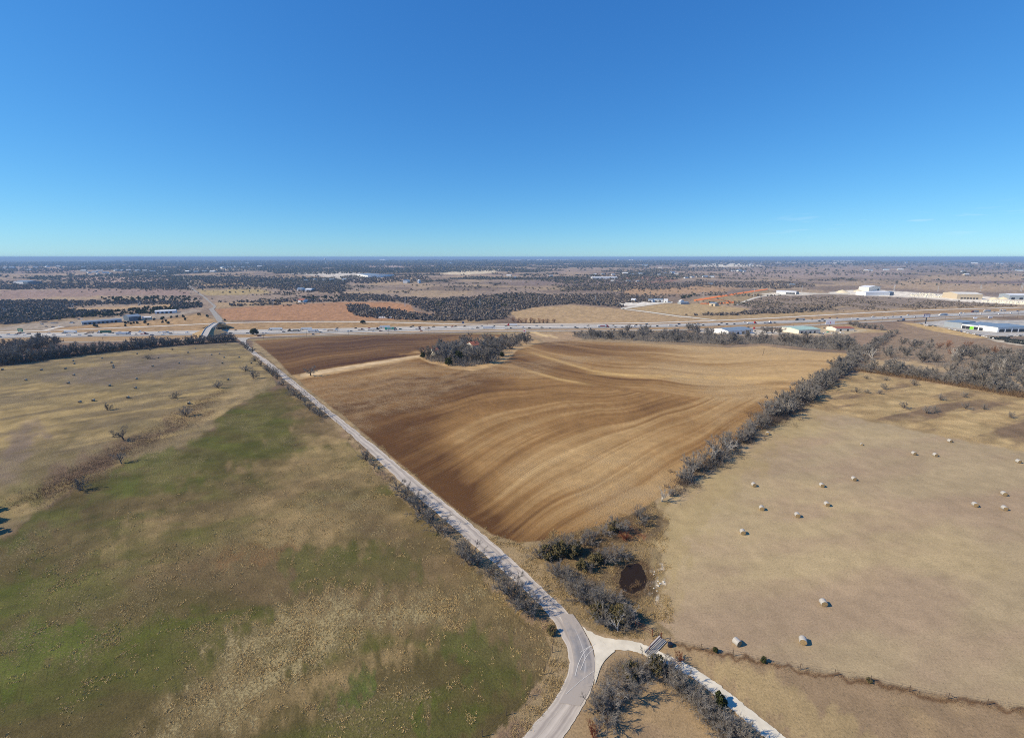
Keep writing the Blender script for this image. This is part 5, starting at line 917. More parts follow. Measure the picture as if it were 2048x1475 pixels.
keep = (y > 1500) & (rng.random(n) < wm * .6) | ((y > 900) & (rng.random(n) < .55 * sst(cl, .60, .64) * (fbm(x / 600, y / 600, 3, 303) > .5) + .003) & (lum < .26)); keep &= ~((gv > 613) & (gu > 400) & (gu < 1445)) & (gv < 640) & ~((gv > 600) & (gu > 1690)) & ~((gv > 572) & (gv < 612) & (gu > 1655)) & ~((gv > 628) & (gu < 480))
x, y = x[keep], y[keep]; P_ = np.column_stack([x, y, zt(y)]); sz_ = np.maximum(4.0, y * .0038) * rng.uniform(.6, 1.35, len(x)); dk = rng.random(len(x)) < .18
masses('distant_scrub', P_[~dk], sz_[~dk], twig_mat('far_scrub', (108, 100, 86), 0), 8, 4); masses('distant_junipers', P_[dk], sz_[dk], twig_mat('far_juniper', (66, 70, 50), 0), 8, 5)


# ============================================================ HAY BALES
M_NET = mat('net_wrap', (172, 168, 160), .7, noise=.18, scale=6); M_NETG = mat('weathered_net_wrap', (170, 158, 138), .8, noise=.2, scale=5); M_HAY = mat('hay_end', (158, 134, 94), .95, noise=.3, scale=9, bump=.5); M_HAYG = mat('weathered_hay_end', (112, 98, 80), .95, noise=.3, scale=9, bump=.5)
def bale_meshes(wm, hm_, tag_):
    r, L = .86, .78; w = MB(); n = 26
    for j, x in enumerate((-L, -L * .9, -L * .3, L * .3, L * .9, L)):
        rr = r * (.93 if abs(x) == L else 1.0) * (1.0 + .012 * math.sin(j * 2.1))
        for i in range(n):
            a = 2 * math.pi * i / n; z = r + rr * math.sin(a); w.v.append((x, rr * math.cos(a) * 1.03, max(.0, z) if z > .09 else .03))
    for j in range(5):
        for i in range(n): w.f.append((j * n + i, (j + 1) * n + i, (j + 1) * n + (i + 1) % n, j * n + (i + 1) % n))
    e = MB()
    for sx in (-1, 1):
        c = len(e.v); e.v.append((sx * (L + .03), 0, r))
        for k, f in enumerate((.45, .9)):
            for i in range(n): a = 2 * math.pi * i / n; e.v.append((sx * (L + (.02 if k else .05) * (1 if i % 2 else .4)), r * f * math.cos(a), r + r * f * math.sin(a) if k == 0 or math.sin(a) > -.9 else .08))
        for i in range(n):
            t_ = (c, c + 1 + i, c + 1 + (i + 1) % n); q_ = (c + 1 + i, c + 1 + n + i, c + 1 + n + (i + 1) % n, c + 1 + (i + 1) % n)
            e.f += [t_ if sx > 0 else t_[::-1], q_ if sx > 0 else q_[::-1]]
    return w.mesh('net_wrap', wm, True), e
def bale_set(wm, hm_):
    w, e = bale_meshes(wm, hm_, ''); h = len(e.v) // 2; hf = len(e.f) // 2; out = [w]
    for s in (0, 1): m = MB(); m.add(e.v[s * h:(s + 1) * h], [tuple(i - s * h for i in f) for f in e.f[s * hf:(s + 1) * hf]]); out.append(m.mesh('hay_end', hm_))
    return out
BALE = bale_set(M_NET, M_HAY); BALEG = bale_set(M_NETG, M_HAYG)
def bale(u, v, rz, label, group, kind=BALE, s=1.):
    p = at(u, v); e = empty('hay_bale', (p[0], p[1], float(zt(p[1]))), rz); e.scale = (s, s, s); link('net_wrap', kind[0], e); link('hay_end', kind[1], e); link('hay_end', kind[2], e); return tag(e, label, 'hay bale', group)
GB = 'round bales on the stubble field'
for u, v, a, lab in ((1473, 1288, 115, 'white wrapped bale above the fence line, west one of the lowest two'), (1605, 1285, 65, 'white wrapped bale above the fence line, east one of the lowest two'), (1646, 1209, 80, 'white wrapped bale standing alone in the middle of the lower stubble'), (1485, 1067, 80, 'wrapped bale closest to the pond side, below the hedgerow'),
   (1523, 1019, 75, 'wrapped bale between the pond side bale and the bale by the hedgerow'), (1507, 972, 85, 'wrapped bale at the hedgerow side of the middle band'), (1594, 1033, 75, 'wrapped bale at the bottom of the loose triangle of three'), (1653, 1011, 80, 'wrapped bale at the east of the loose triangle of three'), (1643, 973, 80, 'wrapped bale just above the loose triangle'), (1707, 960, 85, 'wrapped bale east of the one above the triangle'),
   (1827, 909, 85, 'wrapped bale, west one of the upper pair below the rough strip'), (1870, 912, 85, 'wrapped bale, east one of the upper pair below the rough strip'), (1899, 884, 90, 'wrapped bale directly at the edge of the rough strip'), (2036, 925, 85, 'wrapped bale at the picture edge high on the stubble'), (2007, 990, 75, 'wrapped bale at the top of the eastern three'), (1949, 1012, 70, 'wrapped bale at the west of the eastern three'), (2008, 1019, 75, 'wrapped bale at the bottom of the eastern three'),
   (1535, 869, 60, 'grey bale tucked against the hedgerow foot')):
    bale(u, v, R(a), lab, GB, BALE, .68)
tag(bale(1723, 890, R(70), 'small collapsed straw coloured bale remnant high on the stubble', GB, BALE, .45))
LBL = [(5,740,'grey bale at the western end of the upper meadow row'),(83,740.5,'grey bale second from the western end of the meadow'),(52,761,'grey bale below the two westernmost ones'),(131,738,'grey bale left of a pair under the hedge side'),(148.5,728,'grey bale lying below the upper bale of a close pair'),(146.5,722,'grey bale, upper one of a close pair near the hedge'),(148,751,'grey bale beneath the close pair at the dark patch edge'),(204,717,'grey bale nearest to the hedge in the meadow centre'),(223,726,'grey bale, top one of a stack of three in the meadow'),(226,732,'grey bale, middle one of a stack of three in the meadow'),(227,736,'grey bale, lowest one of a stack of three in the meadow'),(137,767,'grey bale west of the meadow centre on yellow grass'),(219,772,'grey bale beside a lighter strip in the meadow centre'),(271,777,'grey bale between two others on olive grass'),(273,758.5,'grey bale on the lower rim of the dark patch'),(274.5,708,'dark bale just under the meadow hedge'),(305.5,733,'grey bale in the middle of the dark patch'),(317,716,'grey bale on the upper rim of the dark patch'),(358,727,'grey bale at the eastern end of the dark patch'),(376,705.5,'grey bale in yellow grass near the hedge'),(391,697.5,'small dark bale close under the hedge'),(451.5,688,'smallest dark bale in the far meadow corner'),(423,710,'grey bale, lower of a pair near the far corner'),(439,708,'grey bale, upper of a pair near the far corner'),(448,715.5,'grey bale below the far corner pair'),(445,727,'grey bale lower down from the far corner'),(478,715,'faint grey bale towards the county road'),(503,727,'grey bale nearest to the county road'),(456,760,'grey bale alone above the brushy bank'),(160,805,'grey bale, west one of the lowest two together'),(187,802,'grey bale, east one of the lowest two together'),(256,796,'grey bale right of the lowest two'),(378,808,'dark bale alone on golden grass, the lowest towards the east')]
for u, v, lab in LBL: bale(u, v, R(random.uniform(60, 120)), lab.replace('left of', 'west of').replace('right of', 'east of').replace('nearest', 'closest'), 'weathered bales in the hay meadow', BALEG, .64)

# ============================================================ VEHICLES  (x forward)
M_GLASS = mat('dark_glass', (30, 36, 44), .15, noise=.02); M_TYRE = mat('tyre_rubber', (28, 28, 28), .9); M_CHR = mat('steel_frame', (70, 70, 74), .5, .4); M_RIM = mat('wheel_rim', (150, 150, 152), .4, .6)
PAINT = {k: mat('paint_' + k, c, .35, noise=.04, scale=.6) for k, c in dict(white=(226, 226, 224), black=(34, 36, 40), silver=(168, 170, 172), grey=(96, 98, 102), red=(176, 34, 32), maroon=(92, 28, 32), blue=(48, 70, 110), teal=(36, 168, 140), green=(24, 86, 66), tan=(188, 160, 128), brown=(120, 78, 56)).items()}
_mc = {}
def cached(key, fn):
    if key not in _mc: _mc[key] = fn()
    return _mc[key]
def wheel_mesh(r=.36, w=.24, dual=False):
    def f(): m = MB(); m.tube((0, -w / 2, 0), (0, w / 2, 0), r, n=14); return m.mesh('wheel', M_TYRE)
    return cached(('w', r, w), f)
def rim_mesh(r, w):
    def f(): m = MB(); m.tube((0, -w / 2 - .015, 0), (0, w / 2 + .015, 0), r * .55, n=10); return m.mesh('rim', M_RIM)
    return cached(('r', r, w), f)
def wheels(e, xs, y, r, w=.26):
    for x in xs:
        for s in (-1, 1):
            o = link('wheel', wheel_mesh(r, w), e); o.location = (x, s * y, r); link('rim', rim_mesh(r, w), o)
def carbody(kind, col):
    def f():
        m = MB(); L = {'car': 2.25, 'suv': 2.35, 'pickup': 2.75, 'van': 2.6}[kind]; h = {'car': .82, 'suv': .98, 'pickup': 1.0, 'van': 1.05}[kind]
        m.prism([(-L, .32), (L - .05, .32), (L, .55), (L - .12, h - .12), (L - .95, h), (-L + .1, h), (-L, h - .2)], -.9, .9)
        if kind == 'car': m.prism([(-1.35, h + .5), (-1.7, h), (.95, h), (.25, h + .5)], -.7, .7) and None
        if kind == 'suv': m.prism([(-2.1, h + .72), (-2.25, h), (1.0, h), (.35, h + .72)], -.78, .78)
        if kind == 'van': m.prism([(-2.5, h + 1.0), (-2.6, h), (1.9, h), (1.0, h + 1.0)], -.86, .86)
        if kind == 'pickup':
            m.prism([(-.9, h + .7), (-1.0, h), (1.15, h), (.5, h + .7)], -.8, .8); m.box(-2.7, -1.0, -.9, -.8, h, h + .32); m.box(-2.7, -1.0, .8, .9, h, h + .32); m.box(-2.75, -2.65, -.9, .9, h, h + .32)
        return m.mesh('body', PAINT[col])
    return cached((kind, col), f)
def carglass(kind):
    def f():
        m = MB(); h = {'car': .82, 'suv': .98, 'pickup': 1.0, 'van': 1.05}[kind]
        a, b, c, d, y, t = {'car': (-1.3, -1.6, .9, .28, .715, .42), 'suv': (-2.0, -2.1, .95, .4, .795, .6), 'van': (.2, .2, 1.85, 1.15, .875, .8), 'pickup': (-.85, -.95, 1.1, .55, .815, .6)}[kind]
        m.prism([(a, h + t), (b, h + .08), (c, h + .08), (d, h + t)], -y, y)
        return m.mesh('window', M_GLASS)
    return cached(('g', kind), f)
HWD = {}
def heading(u, v):
    """direction of the highway at this point, towards +x"""
    c = lerp(TE, BE, .5); i = max(1, min(len(c) - 1, int(np.searchsorted(c[:, 0], u)))); a = at(*c[i - 1]); b = at(*c[i]); return math.atan2(b[1] - a[1], b[0] - a[0])
def car(u, v, kind, col, label, group=None, rz=None, fwd=1, lift=.24, name=None):
    p = at(u, v); h = heading(u, v) if rz is None else rz; e = empty(name or {'pickup': 'pickup_truck', 'van': 'van', 'suv': 'car', 'car': 'car'}[kind], (p[0], p[1], float(zt(p[1])) + lift), h + (0 if fwd > 0 else math.pi))
    link('body', carbody(kind, col), e); link('window', carglass(kind), e); wheels(e, (1.4, -1.4) if kind != 'pickup' else (1.7, -1.6), .82, .35, .24)
    return tag(e, label, {'pickup': 'pickup truck', 'van': 'van'}.get(kind, 'car'), group)
def cab_mesh(col, sleeper=True):
    def f():
        m = MB(); m.prism([(-1.2 if sleeper else -.4, .9), (3.3, .75), (3.4, 1.5), (3.2, 1.95), (1.7, 2.15), (1.35, 3.2), (.9, 3.9 if sleeper else 3.2), (-1.2 if sleeper else -.4, 3.95 if sleeper else 3.2)], -1.18, 1.18); return m.mesh('cab', PAINT[col])
    return cached(('cab', col, sleeper), f)
def cab_glass():
    def f(): m = MB(); m.prism([(.3, 3.05), (.3, 2.2), (1.74, 2.2), (1.41, 3.05)], -1.2, 1.2); return m.mesh('windscreen', M_GLASS)
    return cached('cabg', f)
def semi(u, v, cabc, kind, tcol, label, fwd=1, L=14.5, lift=.24, two=None):
    """u, v: where the middle of the rig stands"""
    p = at(u, v); h = heading(u, v); e = empty('semi_truck', (p[0], p[1], float(zt(p[1])) + lift), h + (0 if fwd > 0 else math.pi)); off = -L / 2 + 1
    def part(o, x=0.): o.location = (x, 0, 0); return o
    x0 = L / 2 - .2
    c = part(link('cab', cab_mesh(cabc), e), x0); g = link('windscreen', cab_glass(), c)
    fr = MB(); fr.box(-L / 2 - 1.2, x0 + 2.6, -.5, .5, .75, 1.02); fr.build('chassis', M_CHR, e)
    t = MB(); xb, xf = -L / 2 - 1.5, L / 2 - 1.8
    if kind == 'box': t.box(xb, xf, -1.3, 1.3, 1.1, 4.05)
    elif kind == 'tank': t.tube((xb + .4, 0, 2.3), (xf - .4, 0, 2.3), 1.1, n=18); t.tube((xb, 0, 2.3), (xb + .4, 0, 2.3), .6, 1.1, 18); t.tube((xf - .4, 0, 2.3), (xf, 0, 2.3), 1.1, .6, 18)
    elif kind == 'flat': t.box(xb, xf, -1.3, 1.3, 1.15, 1.4)
    elif kind == 'load': t.box(xb, xf, -1.3, 1.3, 1.15, 1.4); t.box(xb + 1.5, xf - 3, -1.1, 1.1, 1.42, 2.3, .3, .1)
    elif kind == 'dump': t.box(xb + 2, xf, -1.3, 1.3, 1.2, 3.0, -.1, 0)
    t.build('trailer', PAINT[tcol], e)
    if two:
        q = MB(); q.box(xb + 3.5, xf - 3, -1.32, 1.32, 2.0, 3.2); q.build('trailer_panel', PAINT[two], e)
    wheels(e, (xb + 1.4, xb + 2.7, x0 - 1.6, x0 - .3, x0 + 2.5), 1.05, .5, .45)
    return tag(e, label, 'truck')
def boxtruck(u, v, col, bcol, label, fwd=1, lift=.24, kind='box'):
    p = at(u, v); e = empty('box_truck', (p[0], p[1], float(zt(p[1])) + lift), heading(u, v) + (0 if fwd > 0 else math.pi)); c = link('cab', cab_mesh(col, False), e); c.location = (1.6, 0, -.3); link('windscreen', cab_glass(), c)
    t = MB(); (t.box(-4.2, 1.0, -1.2, 1.2, .9, 3.4) if kind == 'box' else t.box(-4.6, 1.0, -1.2, 1.2, .9, 1.2)); t.build('cargo_box' if kind == 'box' else 'cargo_bed', PAINT[bcol], e); wheels(e, (3.6, -2.6), .98, .45, .35); return tag(e, label, 'truck')
# heading: near carriageway runs +x, far one -x
semi(141,666.3,'white','box','white','white semi truck heading west on highway, westernmost of the trucks',-1)
boxtruck(181.5,667,'tan','tan','small tan box truck between the white and the green semi trucks',-1)
semi(210,666.3,'white','box','green','semi truck with dark green trailer and white cab',-1)
semi(246,669.3,'white','box','white','white semi truck heading east, just west of the red truck',1)
boxtruck(284,664.8,'white','white','white flatbed truck with a raised cab above the red truck',-1,kind='flat')
boxtruck(287.5,668.6,'red','red','red flatbed truck on the near lanes west of the overpass',1,kind='flat')
boxtruck(331,666.6,'white','white','white box truck approaching the overpass from the west',1)
semi(552,660.3,'white','box','white','white semi truck with dark nose, first one east of the overpass',-1,17); semi(589,662.5,'black','load','black','dark flatbed truck between the two white semi trucks',-1)
semi(613,659.8,'white','box','white','tall white semi truck east of the dark flatbed',-1); semi(626,663.8,'white','box','white','white semi truck on near lanes under the tall white one',1,12)
semi(664,661.6,'white','load','tan','flatbed truck with low load and white cab east of the white pair',1,13); boxtruck(721,660,'brown','brown','brown truck west of the dark cab flatbed',1,kind='flat')
semi(746,659.6,'black','flat','silver','long flatbed with dark cab west of the turquoise trailer',1); semi(770,655.8,'white','box','white','white semi truck behind the turquoise trailer',-1); semi(781,659.4,'grey','box','teal','semi truck with bright turquoise and white trailer, grey cab',1,15,two='white')
boxtruck(836,658.8,'maroon','silver','tow truck with dark red cab behind turquoise trailer',1,kind='flat'); boxtruck(854,657.4,'tan','tan','tan work truck in mid highway east of the tow truck',1,kind='flat')
semi(977,657.4,'white','box','white','white semi truck in front of the red cab truck',1,16); semi(1025,651.8,'red','box','white','semi truck with red cab and white trailer heading west',-1,14)
semi(1206,654.6,'red','box','white','semi truck with red cab and white and red panelled trailer',1,15,two='red'); boxtruck(1266,654,'white','silver','white flatbed truck east of the panelled trailer',1,kind='flat')
boxtruck(1398,649,'silver','silver','silver flatbed truck west of the red tractor',-1,kind='flat'); semi(1502,647.5,'red','load','white','semi truck with red cab and low mixed load',1,15); semi(1534,646.3,'white','flat','white','empty white flatbed semi ahead of the red cab one',1,12)
semi(1601,640.3,'black','tank','silver','semi truck with black cab and silver tank, heading west',-1,16); semi(1886,630.6,'white','box','white','white semi truck on highway above the big dealership',-1,16); semi(1950,624.6,'maroon','box','silver','semi truck with dark red cab, first of three in the east',-1,15); semi(1974,623.6,'white','box','silver','silver semi truck right behind the dark red cab one',-1,15); semi(2006,621.9,'white','load','white','low white semi truck, last in the eastern group',-1,14)
semi(1801,641.6,'blue','flat','black','flatbed semi with dark blue cab alone on the frontage road',1,14)
cars = [(32,669.8,'suv','grey'),(50,670.6,'car','white'),(72,670.4,'car','white'),(108,669.9,'car','blue'),(137,670.3,'pickup','white'),(160,670.9,'suv','white'),(171,669,'car','black'),(225,667,'suv','black'),(273,669.5,'car','black'),(374,666,'van','white'),(462,666.8,'suv','grey'),(471,661.2,'car','grey'),(505,660.5,'car','black'),(592,661.4,'car','black'),(674,657.5,'suv','black'),(711,657,'suv','black'),(738,656.4,'car','red'),(801,658.9,'suv','green'),(822,654.2,'suv','black'),(826,652.6,'car','black'),(839,654.6,'suv','maroon'),(867,654,'pickup','black'),(904,653.8,'suv','red'),(929,653.3,'pickup','black'),(955,655.7,'pickup','black'),(988,653,'suv','grey'),(1011,653.4,'suv','green'),(1022,656.8,'suv','black'),(1046,655.4,'van','white'),(1059,656.4,'suv','black'),(1073,652.3,'suv','silver'),(1084,655.6,'pickup','black'),(1100,656.4,'car','silver'),(1151,655.2,'pickup','black'),(1154,656.6,'pickup','grey'),(1170,655.8,'car','black'),(1176,652,'suv','black'),(1226,651.6,'suv','black'),(1231,654.6,'car','black'),(1272,650.8,'suv','black'),(1315,652.8,'suv','black'),(1340,651,'van','white'),(1353,652,'suv','grey'),(1380,651.6,'suv','black'),(1390,648.4,'car','black'),(1421,648.4,'car','white'),(1438,650.8,'suv','black'),(1443,646.3,'car','black'),(1454,648.6,'suv','black'),(1469,648.4,'car','black'),(1639,642.6,'pickup','black'),(1649,642.2,'suv','grey'),(1659,637,'suv','maroon'),(1674,636.9,'car','blue'),(1745,634,'suv','white'),(1749,633.4,'car','grey'),(1921,626.4,'van','white'),(1962,627.6,'suv','white'),(1918,630.4,'car','silver')]
CN = {'car': 'saloon car', 'suv': 'tall car', 'pickup': 'pickup', 'van': 'van'}
for u, v, k, c in cars:
    wh = 'west of the overpass' if u < 430 else 'between the overpass and the turquoise trailer' if u < 780 else 'between the turquoise and the red cab trailer' if u < 1030 else 'in front of the tree belt' if u < 1380 else 'behind the green roofed shop' if u < 1700 else 'above the big dealership'
    near = v > np.interp(u, [p[0] for p in TE], [(a[1] + b[1]) / 2 for a, b in zip(TE, BE)])
    car(u, v, k, c, '%s %s driving on the highway %s' % (c.replace('maroon', 'dark red'), CN[k], wh), 'cars on the highway', fwd=1 if near else -1)
for i in range(120):
    u = random.uniform(300, 2040) if i % 4 else random.uniform(0, 300)
    if any(abs(u - c_[0]) < 4.5 for c_ in cars): continue
    top = np.interp(u, [p[0] for p in TE], [p[1] for p in TE]); bot = np.interp(u, [p[0] for p in BE], [p[1] for p in BE]); near = random.random() < .5; v = top + (bot - top) * (random.choice((.66, .78, .9)) if near else random.choice((.1, .22, .34))); cars.append((u, v)); k = random.choice(('car', 'suv', 'suv', 'pickup', 'van')); c = random.choice(('white', 'black', 'grey', 'silver', 'white', 'blue', 'maroon'))
    car(u, v, k, c, '%s %s, %s highway lanes %s' % (c.replace('maroon', 'dark red'), CN[k], 'eastbound' if near else 'westbound', 'west of the overpass' if u < 430 else 'between the overpass and the turquoise trailer' if u < 780 else 'north of the grove' if u < 1100 else 'in front of the tree belt' if u < 1450 else 'behind the shops' if u < 1750 else 'above the dealership'), 'cars on the highway', fwd=1 if near else -1)
car(842.5,661.8,'car','red','bright red car alone on the exit ramp','exit ramp car'); car(627,669.6,'suv','black','black car on the frontage road beside the ploughed strip'); car(519,672.8,'pickup','maroon','dark red pickup by the broad evergreen oak on frontage road'); car(446,643.2,'car','maroon','dark red car parked at field corner by the overpass'); car(1497,655.5,'pickup','black','black pickup on frontage road beside the grey roofed shop'); car(1490,655.9,'suv','grey','dark car following the black pickup on frontage road'); car(1256,661,'suv','black','black car on frontage road half hidden behind the tree belt'); car(1979,634.5,'van','white','white van parked at the roadside past the dealership')

# ============================================================ BUILDINGS
M_CREAM = mat('cream_metal', (226, 220, 204), .6, noise=.05, scale=.3); M_WHITE = mat('white_metal', (228, 230, 230), .55, noise=.04, scale=.3); M_GREYW = mat('grey_metal_wall', (150, 158, 164), .55, noise=.06, scale=.3); M_BLUER = mat('blue_grey_roof', (128, 142, 154), .45, noise=.06, scale=.2); M_GREENR = mat('pale_green_roof', (170, 196, 178), .5, noise=.05, scale=.2); M_REDR = mat('rusty_roof', (156, 96, 70), .7, noise=.2, scale=.6); M_DOOR = mat('dark_doorway', (32, 34, 38), .7); M_LIME = mat('lime_door', (130, 210, 40), .5); M_SLATE = mat('slate_wall', (88, 102, 116), .5, noise=.05); M_CONC = mat('yard_concrete', (190, 186, 178), .85, noise=.06, scale=.2); M_TAN = mat('tan_wall', (196, 180, 152), .8, noise=.05)
def building(name, uv0, uv1, dep, h, wall, roof, label, cat='building', rise=1.2, doors=(), eave=.35, ridge_along=True, door_mat=None, lift=0.0, chim=None):
    """front wall from pixel uv0 to uv1 (its foot), dep metres deep away from the camera"""
    a = at(*uv0); b = at(*uv1); z = min(float(zt(a[1])), float(zt(b[1]))) + lift; dx, dy = b[0] - a[0], b[1] - a[1]; L = math.hypot(dx, dy); e = empty(name, (a[0], a[1], z), math.atan2(dy, dx))
    if wall is not None:
        w = MB()
        if ridge_along: w.prism([(0, -1.5), (0, h)] if False else [(0, -.8), (L, -.8), (L, h), (0, h)], 0, dep) if rise <= .3 else w.add([(0, 0, -.8), (L, 0, -.8), (L, dep, -.8), (0, dep, -.8), (0, 0, h), (L, 0, h), (L, dep, h), (0, dep, h), (0, dep / 2, h + rise), (L, dep / 2, h + rise)], [(0, 1, 5, 4), (1, 2, 6, 9, 5), (2, 3, 7, 6), (3, 0, 4, 8, 7), (0, 3, 2, 1)])
        else: w.prism([(0, -.8), (L, -.8), (L, h), (L / 2, h + rise), (0, h)], 0, dep)
        w.build('wall', wall, e)
    r = MB(); t = .25
    if rise <= .3: r.box(-eave, L + eave, -eave, dep + eave, h + .003, h + t)
    elif ridge_along:
        k = rise / (dep / 2) * eave
        r.add([(-eave, -eave, h - k + .02), (L + eave, -eave, h - k + .02), (L + eave, dep / 2, h + rise + .02), (-eave, dep / 2, h + rise + .02), (-eave, dep + eave, h - k + .02), (L + eave, dep + eave, h - k + .02),
               (-eave, -eave, h - k + t), (L + eave, -eave, h - k + t), (L + eave, dep / 2, h + rise + t), (-eave, dep / 2, h + rise + t), (-eave, dep + eave, h - k + t), (L + eave, dep + eave, h - k + t)],
              [(6, 7, 8, 9), (9, 8, 11, 10), (0, 3, 2, 1), (3, 4, 5, 2), (0, 1, 7, 6), (4, 10, 11, 5), (0, 6, 9, 3), (3, 9, 10, 4), (1, 2, 8, 7), (2, 5, 11, 8)])
    else:
        k = rise / (L / 2) * eave
        r.add([(-eave, -eave, h - k + .02), (L / 2, -eave, h + rise + .02), (L + eave, -eave, h - k + .02), (-eave, dep + eave, h - k + .02), (L / 2, dep + eave, h + rise + .02), (L + eave, dep + eave, h - k + .02),
               (-eave, -eave, h - k + t), (L / 2, -eave, h + rise + t), (L + eave, -eave, h - k + t), (-eave, dep + eave, h - k + t), (L / 2, dep + eave, h + rise + t), (L + eave, dep + eave, h - k + t)],
              [(6, 7, 10, 9), (7, 8, 11, 10), (0, 3, 4, 1), (1, 4, 5, 2), (0, 1, 7, 6), (1, 2, 8, 7), (3, 9, 10, 4), (4, 10, 11, 5), (0, 6, 9, 3), (2, 5, 11, 8)])
    r.build('roof', roof, e)
    for (x, w_, hh, dm) in doors:
        d = MB(); d.box(x * L, x * L + w_, -.06, -.004, 0, hh); d.build('door', dm or M_DOOR, e)
    return tag(e, label, cat)
building('storage_barn', (164.5,649.6), (244,643.4), 14, 4.5, M_GREYW, M_BLUER, 'very long low grey metal barn beside the dirt lot', 'barn', 1.4, [(.05 + .11 * k, 3.2, 3.2, None) for k in range(8)])
building('arched_barn', (259,642.2), (283.5,639.8), 24, 8, M_SLATE, M_BLUER, 'tall blue grey metal barn at the end of the long low one', 'barn', 3.0, [(.7, 5, 5, None)])
building('annex_shed', (285,640), (302.5,639), 14, 4.5, M_TAN, M_WHITE, 'low tan annex on the east side of the tall grey barn', 'shed', .8, [(.3, 3, 3, None)])
building('white_shed', (310,627.5), (352,625.5), 20, 5, M_WHITE, M_WHITE, 'long white shed by the trees west of the overpass', 'shed', 1.5, [(.1 + .2 * k, 4, 3.5, None) for k in range(4)])
building('farm_shed', (869,713), (880,712.2), 9, 3.6, M_CREAM, M_REDR, 'small rusty roofed shed at the track end of the grove', 'shed', 1.6, [(.3, 2, 2.2, None)], lift=1.0)
building('farm_house', (946,708), (960,707), 10, 5.5, M_CREAM, M_REDR, 'old house with a rusty roof in the middle of the grove', 'house', 2.4, [(.4, 1.2, 2.2, None)], lift=2.0)
building('grey_roof_shop', (1457,668.8), (1505,666.5), 30, 6, M_WHITE, M_BLUER, 'white shop with blue grey roof behind the tree belt', 'building', 2.0, [(.15 + .2 * k, 4, 4, None) for k in range(4)])
building('green_roof_shop', (1597,667), (1640,665.6), 34, 6, M_CREAM, M_GREENR, 'long cream shop with a pale green roof', 'building', 1.8, [(.1 + .2 * k, 3.5, 3.5, None) for k in range(4)])
building('red_roof_shop', (1672,662), (1708,661.8), 22, 4.5, M_CREAM, M_REDR, 'low cream building with a rusty red roof near the billboard', 'building', 1.6, [(.2, 3, 3, None), (.6, 3, 3, None)])
building('dealership_workshop', (1887,652.5), (1921,656.2), 46, 9, M_GREYW, M_BLUER, 'tall grey flat roofed end block of the big dealership', 'building', .2)
building('dealership_garage', (1921.6,656.2), (1954,659.5), 60, 7.5, M_WHITE, M_BLUER, 'white middle garage of the dealership with one lime door', 'building', .2, [(.05, 5, 5, None), (.3, 5, 5, None), (.53, 5, 5, M_LIME), (.78, 5, 5, None)])
building('dealership_hall', (1955,659.8), (1994,664), 55, 8.5, M_WHITE, M_BLUER, 'plain white hall of the dealership with a single dark door', 'building', .2, [(.06, 5.5, 4.5, None)])
building('dealership_canopy', (1995,664), (2080,663.5), 50, 6.5, M_WHITE, M_BLUER, 'eastern dealership wing with a row of dark open bays', 'building', .2, [(.03 + .155 * k, 9, 5.2, None) for k in range(6)])
building('quarry_hall', (1737,582), (1760,581), 34, 13, M_CREAM, M_WHITE, 'tall cream gabled hall at the quarry', 'building', 5, [(.75, 8, 7, None)], ridge_along=False)
building('quarry_shed', (1731,591.4), (1779,591.2), 40, 11, M_WHITE, M_WHITE, 'long white shed in front of the tall quarry hall', 'shed', 2)
building('dark_quarry_shed', (1778,590.6), (1787,590.4), 30, 10, M_SLATE, M_BLUER, 'short dark grey shed attached to the white quarry shed', 'shed', 2)
building('cutting_hall', (1913,597.6), (1964,598.4), 60, 14, M_TAN, M_CREAM, 'wide cream cutting hall of the quarry with a rooftop stack', 'building', 4, [(.15 + .12 * k, 6, 4, None) for k in range(6)])
building('stone_works', (2018,599), (2100,600.5), 40, 13, M_GREYW, M_WHITE, 'grey and white stone works hall at the picture edge', 'building', 3, [(.05 + .2 * k, 8, 6, None) for k in range(4)])
building('hilltop_warehouse', (1552,587.2), (1592,588.6), 40, 8, M_WHITE, M_WHITE, 'long white warehouse above the white quarry road', 'warehouse', 1.5, [(.5 + .15 * k, 8, 5, None) for k in range(3)])
building('dark_annex', (1592.5,588.6), (1597.5,588.6), 24, 8, M_SLATE, M_SLATE, 'dark cube shaped annex at the end of the hilltop warehouse', 'shed', .2)
for u0, v0, w, lab in ((1262,603,8,'white shed west of the ranch yard'),(1296,604,9,'pale farm building at the start of the ranch yard'),(1306,603.2,9,'white farm building in the ranch yard middle'),(1316,603.6,9,'long white barn in the ranch yard'),(1327,604,8,'white barn at the east end of the ranch yard'),(1357,606,4,'small grey shed east of the ranch yard')): building('ranch_building', (u0, v0), (u0 + w, v0 + .3), 18, 6, M_WHITE, M_BLUER if w > 8 else M_WHITE, lab, 'building', 2, [(.4, 3, 3, None)])
building('field_barn', (1418,611), (1430,612), 18, 6, M_TAN, M_BLUER, 'barn with a pale roof near the orange earth strip', 'barn', 2, [(.4, 4, 4, None)])
building('low_barn', (1362,608.4), (1378,608), 16, 4, M_GREYW, M_BLUER, 'low grey barn west of the orange earth strip', 'barn', 1.5)
building('metal_warehouse', (28,568.6), (47,568.8), 60, 12, M_WHITE, M_BLUER, 'far blue roofed warehouse among woods in the west', 'warehouse', 4)
building('dark_warehouse', (47.4,568.8), (56,569), 50, 12, M_SLATE, M_BLUER, 'dark warehouse touching the far blue roofed one', 'warehouse', 3)
building('ranch_house', (596,604.6), (607,604.8), 20, 6, M_WHITE, M_REDR, 'white house with red roof behind the orange field', 'house', 3)
